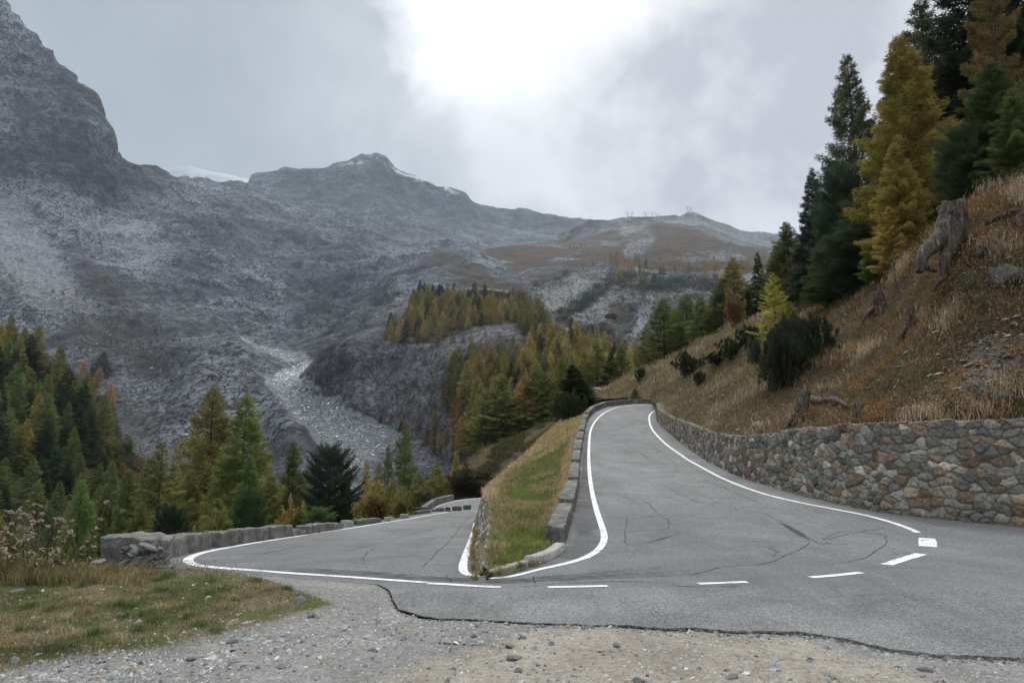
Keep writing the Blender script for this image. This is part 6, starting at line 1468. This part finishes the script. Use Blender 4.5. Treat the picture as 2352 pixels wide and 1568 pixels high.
# ------------------------------------------------------------------ thistles on the rim
def thistle(x, y, h, lean_, nh, label):
    z0 = float(zground(np.array([x]), np.array([min(y, 9.38)]))[0]) if y < 9.4 else -.12
    o = empty('thistle', (x, y, z0)); tag(o, label, 'dried plant', 'dried thistles on the rim')
    s = np.linspace(0, 1, 7); st = np.stack([lean_ * s ** 1.5 + .02 * np.sin(s * 7 + x * 9), .05 * np.sin(s * 5 + y), h * s], 1)
    tb = [tube(st, np.linspace(.007, .004, 7), 5, False)]; heads = [st[-1]]
    for k in range(nh):
        f = random.uniform(.45, .92); b = np.array([np.interp(f, s, st[:, i]) for i in range(3)]); a = random.random() * 6.28; l = random.uniform(.1, .26)
        q = np.stack([b + np.array([cos(a) * l * .55 * t, sin(a) * l * .4 * t, l * (.45 * t + .5 * t * t)]) for t in np.linspace(0, 1, 4)]); tb.append(tube(q, np.linspace(.0045, .003, 4), 4, False)); heads.append(q[-1])
    link('stem', tubes_mesh('stem', tb, M['drystem']), o)
    # crumpled leaves along the stem
    V = []; n_ = 26
    for k in range(n_):
        f = random.uniform(.02, .75); b = np.array([np.interp(f, s, st[:, i]) for i in range(3)]); a = random.random() * 6.28; l = random.uniform(.05, .14); d = np.array([cos(a), sin(a), random.uniform(-.8, .2)]); p_ = np.array([-sin(a), cos(a), random.uniform(-.5, .5)]) * l * .16
        V += [b, b + d * l * .5 + p_, b + d * l + [0, 0, -.02], b + d * l * .45 - p_]
    link('leaves', mesh('leaves', V, np.arange(4 * n_).reshape(-1, 4), M['dryleaf']), o)
    for hd in heads:
        hh = link('flower_head', HEADS[random.randrange(3)], o, hd); r_ = random.uniform(.8, 1.25); hh.scale = (r_, r_, r_); hh.rotation_euler = (random.uniform(-.6, .6), random.uniform(-.6, .6), 0)
M['drystem'] = simple('dry_stem', [(0, (.07, .04, .03)), (1, (.2, .13, .09))], ((30, .5), (8, .5)))
M['dryleaf'] = simple('dry_leaf', [(0, (.12, .09, .055)), (1, (.34, .27, .18))], ((30, .5), (8, .5)))
M['head'] = simple('thistle_head', [(0, (.2, .16, .12)), (.5, (.5, .45, .38)), (1, (.75, .71, .65))], ((60, .5), (20, .5)))
HEADS = []
for j in range(3):
    r_ = np.random.default_rng(500 + j); n_ = 150
    a = r_.random(n_) * 6.28; e = r_.uniform(-.5, 1.2, n_); d = np.stack([np.cos(a) * np.cos(e), np.sin(a) * np.cos(e), np.sin(e)], 1); p_ = np.cross(d, r_.normal(size=(n_, 3))); p_ /= np.linalg.norm(p_, axis=1)[:, None]
    l_ = r_.uniform(.022, .036, (n_, 1)); V = np.stack([d * .006 - p_ * .0035, d * .006 + p_ * .0035, d * l_ * [1.1, 1.1, .75]], 1).reshape(-1, 3)
    HEADS.append(mesh('flower_head', V, np.arange(3 * n_).reshape(-1, 3), M['head']))
for u, vt, y, nh, ln, lab in [(18, 1200, 9.0, 4, .02, 'dried thistle cluster at the left picture edge'), (38, 1212, 8.8, 3, -.03, 'dried thistle second from the left edge'), (62, 1180, 9.1, 6, .03, 'tallest dense dried thistle of the left group'), (75, 1182, 8.9, 5, .04, 'dried thistle right beside the tallest of the left group'), (96, 1215, 8.8, 3, -.04, 'reddish thistle stem leaning left'),
                         (120, 1222, 9.0, 3, .03, 'thin dried thistle between the two groups'), (150, 1215, 9.0, 5, .05, 'dried thistle with a spread of heads in the middle'), (140, 1240, 8.9, 3, -.05, 'short dried thistle in the middle of the row'), (213, 1172, 9.1, 1, .12, 'single tall leaning thistle stem with two heads left of the corner block'), (180, 1262, 8.9, 3, .05, 'low dried thistle leaning towards the corner block'), (4, 1235, 8.7, 4, .0, 'low thistle at the very edge of the picture')]:
    p = P(u - 12, 1330, y); top = P(u, vt, y); thistle(float(p[0]), y, float(top[2]) + .03, float(top[0] - p[0]) * .8 + ln, nh, lab)

# ------------------------------------------------------------------ stumps, roots, deadwood, boulders on the hillside
def wood_tube(pts, rad, n=12, wob=.25, seed=0, k=3): 
    c = resample(smooth_curve(pts, 3), .06); s = np.linspace(0, 1, len(c)); r = np.interp(s, np.linspace(0, 1, len(rad)), rad)
    return tube(c, r, n, True, wob, seed)
pS = pick(hs, 2190, 585); yS = pS[1]
def SP_(u, v, dy=0.): return P(u, v, yS + dy)
o = empty('tree_stump', tuple(pS)); tag(o, 'big grey sawn tree stump with exposed forked roots below the conifers', 'tree stump')
def child_world(name, lst, m, par):
    me = tubes_mesh(name, lst, m); ob = link(name, me, par); 
    co = np.empty(len(me.vertices) * 3, np.float32); me.vertices.foreach_get('co', co); co = co.reshape(-1, 3) - np.array(par.location, np.float32); me.vertices.foreach_set('co', co.ravel()); me.update(); return ob
k_ = yS / F
child_world('stump_trunk', [wood_tube([SP_(2192, 572, .25), SP_(2191, 545, .1), SP_(2188, 505), SP_(2185, 470)], [15 * k_, 27 * k_, 28 * k_, 31 * k_], 30, .34, 3), wood_tube([SP_(2172, 500), SP_(2171, 470), SP_(2169, 462)], [11 * k_, 10 * k_, 7 * k_], 9, .5, 4), wood_tube([SP_(2203, 495, -.1), SP_(2204, 468, -.1), SP_(2206, 458, -.1)], [10 * k_, 9 * k_, 5 * k_], 9, .5, 6)], M['deadwood'], o)
for j, (pts, r_) in enumerate([([(2180, 500, 0), (2166, 545, -.12), (2136, 568, -.3), (2115, 595, -.4), (2112, 625, -.4)], [24, 23, 19, 15, 8]), ([(2194, 510, 0), (2186, 560, -.2), (2170, 590, -.35), (2172, 615, -.4), (2168, 640, -.4)], [26, 21, 16, 13, 7]),
                            ([(2203, 505, 0), (2213, 540, -.1), (2230, 560, 0), (2240, 580, .15)], [20, 15, 11, 5]), ([(2170, 560, -.2), (2150, 575, -.3), (2140, 560, -.2), (2120, 590, -.1)], [8, 7, 6, 4]), ([(2112, 600, -.45), (2135, 618, -.4), (2150, 622, -.3)], [8, 7, 4]), ([(2172, 635, -.45), (2150, 655, -.4), (2146, 670, -.3)], [6, 5, 3])]):
    child_world('root', [wood_tube([SP_(a, b, c) for a, b, c in pts], [x * k_ for x in r_], 10, .3, 10 + j)], M['deadwood'], o)
def stump(u, v, h, r, label, lean_=0., seed=1, roots=4):
    p = pick(hs, u, v); o = empty('tree_stump', tuple(p)); tag(o, label, 'tree stump')
    V_ = wood_tube([(0, 0, -.2), (lean_ * .3, 0, h * .35), (lean_ * .8, 0, h * .75), (lean_, 0, h)], [r * 1.25, r, r * .9, r * .8], 14, .22, seed); link('stump_trunk', tubes_mesh('stump_trunk', [V_], M['deadwood']), o)
    for j in range(roots):
        a = pi + j * 1.1 - .9; l = r * random.uniform(2, 3.2)
        V_ = wood_tube([(cos(a) * r * .3, sin(a) * r * .3, h * .22), (cos(a) * l * .6, sin(a) * l * .6, .02 - .2 * l * .6), (cos(a) * l, sin(a) * l, -.15 - .5 * l)], [r * .5, r * .3, r * .1], 8, .3, seed + j); link('root', tubes_mesh('root', [V_], M['deadwood']), o)
stump(2018, 712, .8, .27, 'dark charred stump at the edge of the trees, above the dead branches', 0, 5)
stump(2088, 762, .75, .2, 'slim broken stump standing in the dry grass in mid hillside', .1, 7)
stump(1832, 965, .9, .22, 'hollow grey stump with red leaves just above the wall', .25, 9)
stump(1965, 968, .5, .14, 'small reddish stump right above the wall top', .1, 11, 2)
def log(pts, rad, label, nm='dead_branch', cat='dead branch', lift=.06, seed=0):
    c = np.array([pick(hs, a, b) + [0, -.05, lift] for a, b in pts]); V_ = wood_tube(c, rad, 7, .25, seed)
    me = tubes_mesh(nm, [V_], M['deadwood']); tag(link(nm, me), label, cat)
log([(1855, 925), (1885, 935), (1915, 928), (1945, 948)], [.12, .14, .1, .03], 'weathered root wad lying right of the hollow stump', 'root_wad', 'root', .2, 3)
log([(2040, 880), (2055, 862)], [.03, .015], 'pale stick lying in the middle of the hillside', seed=4)
log([(2200, 695), (2208, 685), (2200, 672)], [.04, .025, .01], 'white forked stick below the big stump roots', seed=5)
log([(1910, 745), (1960, 735), (1880, 700)], [.03, .02, .01], 'fallen grey branch right of the dwarf pine', lift=.25, seed=6)
log([(1660, 840), (1690, 818), (1708, 812)], [.05, .03, .01], 'grey branch lying on the meadow beside a dwarf pine', lift=.15, seed=7)
log([(2260, 520), (2300, 500), (2345, 492), (2400, 485)], [.05, .09, .07, .05], 'long exposed root under the trees at the right edge', 'exposed_root', 'root', .12, 8)
log([(2345, 540), (2335, 515), (2362, 500), (2385, 478)], [.05, .1, .12, .1], 'thick twisted root at the right picture edge', 'exposed_root', 'root', .2, 9)
log([(2245, 600), (2258, 585), (2262, 570)], [.1, .08, .03], 'grey broken root end right of the big stump', 'exposed_root', 'root', .15, 10)
# boulders
for j, (u, v, s, lab) in enumerate([(2310, 640, .75, 'large layered dark boulder on the hillside right of the big stump'), (2250, 902, .5, 'dark rock ledge low on the hillside above the wall'), (2300, 918, .4, 'flat rock beside the dark ledge above the wall'), (1740, 975, .3, 'pale rocks just above the bend of the wall'), (2225, 650, .28, 'small dark boulder left of the large layered one'), (1660, 905, .25, 'pale rock outcrop in the meadow above the wall'), (1632, 912, .22, 'second pale rock beside the meadow outcrop')]):
    p = pick(hs, u, v); o = place_rock(p, s, j, lab, cat='boulder', sink=.3); o.name = 'boulder'; o.data = bk_[j % 4] if j in (0, 1, 2, 4) else rk[j % 8]; o.scale = (s * .8, s * .8, s * .8)
# bare saplings
for j, (u, v, vt, dx_, lab) in enumerate([(1938, 690, 590, -60, 'bare leaning sapling with a few orange leaves in front of the dark pines'), (2058, 668, 520, -12, 'thin bare sapling beside the tall grass, left of the big stump'), (1985, 745, 660, -70, 'grey leafless sapling leaning over the dwarf pine'), (1870, 800, 745, -26, 'short bare branch standing in the dwarf pine')]):
    p = pick(hs, u, v); y = p[1]; top = P(u + dx_, vt, y); o = empty('sapling', tuple(p)); tag(o, lab, 'sapling', None); c = np.array([p * (1 - t) + top * t + np.array([0, 0, .3]) * sin(pi * t) * (.5 if abs(dx_) > 30 else .1) for t in np.linspace(0, 1, 8)]) - p
    tb = [tube(c, np.linspace(.022, .006, 8), 5, False)]
    for k in range(9):
        q = c[random.randrange(2, 8)]; a = random.random() * 6.28; l = random.uniform(.25, .7); tb.append(tube(np.stack([q + np.array([cos(a) * l * t, sin(a) * l * .6 * t, l * .7 * t * t]) for t in np.linspace(0, 1, 4)]), np.linspace(.009, .003, 4), 3, False))
    link('trunk', tubes_mesh('trunk', tb, M['deadwood']), o)

# ------------------------------------------------------------------ pylons, cables, white boulder, cave
def lattice(a, b, n, r, w):
    """a zigzag-braced mast from a to b"""
    a, b = np.array(a, float), np.array(b, float); d = (b - a) / np.linalg.norm(b - a); s1 = np.cross(d, [0, 1, 0]); s1 /= np.linalg.norm(s1); s2 = np.cross(d, s1); L = []
    cor = [(s1 * i + s2 * j) * w for i, j in ((1, 1), (1, -1), (-1, -1), (-1, 1))]
    for c in cor: L.append(tube(np.stack([a + c * .4, (a + b) / 2 + c, b + c * .4]), r, 4, False))
    for k in range(n):
        t0, t1 = k / n, (k + 1) / n; e = lambda t: .4 + .6 * (1 - abs(2 * t - 1))
        for m in range(4): L.append(tube(np.stack([a + (b - a) * t0 + cor[m] * e(t0), a + (b - a) * t1 + cor[(m + 1) % 4] * e(t1)]), r * .6, 3, False))
    return L
def pylon(base, H, wdt, label, r, lean_=0.):
    b = np.array(base); o = empty('power_pylon', tuple(b)); tag(o, label, 'pylon')
    for sgn in (-1, 1): link('mast', tubes_mesh('mast', lattice((sgn * wdt * .06, 0, 0), (sgn * wdt * .5 + lean_, 0, H), 8, r, r * 5), M['metal']), o)
    link('crossarm', tubes_mesh('crossarm', [tube(np.array([(-wdt * .8 + lean_, 0, H * .86), (wdt * .8 + lean_, 0, H * .86)]), r * 1.6, 4, False)] + [tube(np.array([(x + lean_, 0, H * .86), (x + lean_, 0, H * .72)]), r, 3, False) for x in (-wdt * .7, 0, wdt * .7)], M['metal']), o)
for u, v, vt, w_, lab in [(1447, 508, 486, 14, 'slender V shaped pylon on the ridge, leftmost'), (1491, 510, 486, 22, 'wide V shaped pylon on the ridge, second from the left'), (1512, 508, 492, 8, 'faint small pylon on the ridge right of the wide one'), (1584, 494, 475, 10, 'V shaped pylon on top of the rounded summit'), (1772, 553, 542, 8, 'tiny pylon on the skyline beside the hillside trees')]:
    p = P(u, v + 3, 3150); top = P(u, vt, 3150); pylon(p, top[2] - p[2], w_ * 3150 / F, lab, .38)
p = pick(alp, 1672, 605); y = p[1]; pylon(p, P(1672, 552, y)[2] - p[2], 18 * y / F, 'large pale lattice pylon with two leaning masts in front of the brown alp', .55)
p2 = np.array([p[0], p[1], P(1672, 558, y)[2]])
for j in range(4):
    a = P(1540 + 12 * j, 524 + 2 * j, 3000); b = p2 + [(-12 + 8 * j), 0, 0]; s = np.linspace(0, 1, 40)[:, None]; c = a * (1 - s) + b * s; c[:, 2] -= 62 * 4 * (s * (1 - s))[:, 0]
    tag(link('power_line', tubes_mesh('power_line', [tube(c, .38, 3, False)], M['metal'])), 'sagging power line running from the ridge to the pale lattice pylon', 'cable', 'power lines over the brown alp')
p = pick(alp, 1251, 722); o = bpy.data.objects.new('boulder', rk[2]); COL.objects.link(o); o.location = p + [0, 0, 8]; o.scale = (10, 9, 22); tag(o, 'huge pale boulder perched behind the forest on the hill', 'boulder')
o.data = rk[2].copy(); o.data.materials[0] = M['kerbstone']
p = pick(alp, 1405, 728); y = p[1]; k_ = y / F; o = empty('cave_mouth', tuple(p)); tag(o, 'dark low arched cave or gallery opening in the rock band', 'cave')
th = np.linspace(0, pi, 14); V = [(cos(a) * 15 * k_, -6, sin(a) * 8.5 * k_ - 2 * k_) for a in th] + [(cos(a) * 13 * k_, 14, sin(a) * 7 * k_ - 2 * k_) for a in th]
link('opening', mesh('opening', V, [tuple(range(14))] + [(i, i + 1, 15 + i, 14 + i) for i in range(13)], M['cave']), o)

# ------------------------------------------------------------------ air, light, sky, camera
w = bpy.data.worlds.new('World'); C.world = w; w.use_nodes = True
nt = NT.__new__(NT); nt.t = w.node_tree; nt.t.nodes.clear(); t = nt
HAZE = .000055
SUN_EL, SUN_ROT = radians(48), radians(-4)
out = t.t.nodes.new('ShaderNodeOutputWorld')
sky = t.n('ShaderNodeTexSky'); sky.sky_type = 'NISHITA'; sky.sun_disc = False; sky.sun_elevation = SUN_EL; sky.sun_rotation = SUN_ROT; sky.altitude = 1800
b1 = t.n('ShaderNodeBackground', {'Strength': .1}); t.l(sky.outputs[0], b1.inputs[0])
gen = t.n('ShaderNodeTexCoord').outputs['Generated']
nrm = t.n('ShaderNodeVectorMath', operation='NORMALIZE'); t.l(gen, nrm.inputs[0]); D = nrm.outputs[0]
sx = t.n('ShaderNodeSeparateXYZ'); t.l(D, sx.inputs[0]); dx, dy, dz = sx.outputs
yy_ = t.math('MAXIMUM', dy, .12); X_ = t.math('DIVIDE', dx, yy_); Z_ = t.math('MINIMUM', t.math('DIVIDE', dz, yy_), .95)
n1 = t.math('SUBTRACT', t.noise(D, 3.2, 5, .55, .3), .5); n2 = t.math('SUBTRACT', t.noise(D, 7., 5, .6, .2), .5); n3 = t.math('SUBTRACT', t.noise(D, 2., 3, .5), .5)
nn = t.math('ADD', t.math('MULTIPLY', n1, .28), t.math('MULTIPLY', n2, .10))
xl = t.math('ADD', t.math('MULTIPLY', t.math('SUBTRACT', Z_, .497), -.6), -.09)
xr = t.math('ADD', t.math('MULTIPLY', t.math('SUBTRACT', Z_, .548), 1.5), -.01)
fl = t.rng(t.math('ADD', t.math('SUBTRACT', X_, xl), nn), -.02, .045); fr = t.rng(t.math('ADD', t.math('SUBTRACT', xr, X_), nn), -.14, .1)
gap = t.math('MULTIPLY', t.math('MULTIPLY', fl, fr), t.rng(Z_, .42, .6)); gap = t.math('MULTIPLY', gap, t.rng(dy, .05, .2))
left = t.rng(t.math('ADD', X_, t.math('MULTIPLY', n1, .25)), -.45, .12)
lowl = t.rng(dz, .08, .5)
lc = t.mix(lowl, (.375, .425, .46), (.335, .38, .42)); lc = t.mix(t.math('MULTIPLY', t.rng(t.math('ADD', n2, n1), -.15, .18), .55), lc, (.42, .465, .5))
rc = t.mix(t.rng(t.math('ADD', t.math('MULTIPLY', n1, 1.2), n2), -.16, .2), (.46, .475, .52), (.72, .74, .765))
col = t.mix(left, lc, rc)
halo = t.math('MULTIPLY', t.rng(t.math('ABSOLUTE', t.math('ADD', X_, .03)), .0, .42, 1., 0.), t.rng(Z_, .2, .75))
col = t.mix(t.math('MULTIPLY', halo, .22), col, (1.0, 1.0, 1.0))
col = t.mix(gap, col, (1.02, 1.03, 1.03))
zen = t.rng(dz, .7, .9, 0., 1.)
col = t.mix(zen, col, (2.3, 2.35, 2.4))
back = t.rng(dy, -.05, -.5, 0., 1.); col = t.mix(back, col, (.85, .88, .92))
b2 = t.n('ShaderNodeBackground', {'Strength': 1.}); t.l(col, b2.inputs[0])
mx = t.n('ShaderNodeMixShader', {0: .93}); t.l(b1.outputs[0], mx.inputs[1]); t.l(b2.outputs[0], mx.inputs[2]); t.l(mx.outputs[0], out.inputs[0])

sl = bpy.data.lights.new('sun', 'SUN'); sl.energy = 1.5; sl.angle = radians(12); sl.color = (1, .97, .93)
so = bpy.data.objects.new('sun', sl); COL.objects.link(so)
# sun stands ahead of the camera behind the thin cloud (north of +Y): rotate so that -Z points down and back towards the viewer
so.rotation_euler = (-(pi / 2 - SUN_EL), 0, -SUN_ROT * -1)

hv = bpy.data.materials.new('haze'); hv.use_nodes = True; ht = hv.node_tree; ht.nodes.clear()
ho = ht.nodes.new('ShaderNodeOutputMaterial'); hp = ht.nodes.new('ShaderNodeVolumePrincipled'); hp.inputs['Color'].default_value = (.74, .85, .98, 1); hp.inputs['Density'].default_value = HAZE; hp.inputs['Anisotropy'].default_value = .2
ht.links.new(hp.outputs[0], ho.inputs['Volume'])
hx = 15000.; hz0, hz1 = -331.5, 1900.
V = [(x, y, z) for z in (hz0, hz1) for y in (-hx, hx) for x in (-hx, hx)]
me = mesh('haze', V, [(0, 2, 3, 1), (4, 5, 7, 6), (0, 1, 5, 4), (2, 6, 7, 3), (0, 4, 6, 2), (1, 3, 7, 5)], hv)
tag(link('haze', me), 'thin blue mountain haze', None, None, 'stuff')

cam = bpy.data.cameras.new('camera'); cam.sensor_width = 36; cam.lens = F / 2352 * 36; cam.clip_end = 30000; cam.clip_start = .05
co_ = bpy.data.objects.new('camera', cam); COL.objects.link(co_); co_.location = (0, 0, EYE); co_.rotation_euler = (pi / 2 + PITCH, 0, 0)
C.camera = co_
C.view_settings.view_transform = 'Standard'; C.view_settings.look = 'None'; C.view_settings.exposure = .32; C.view_settings.gamma = 1
C.cycles.max_bounces = 6; C.cycles.diffuse_bounces = 3; C.cycles.transparent_max_bounces = 8; C.cycles.volume_bounces = 0
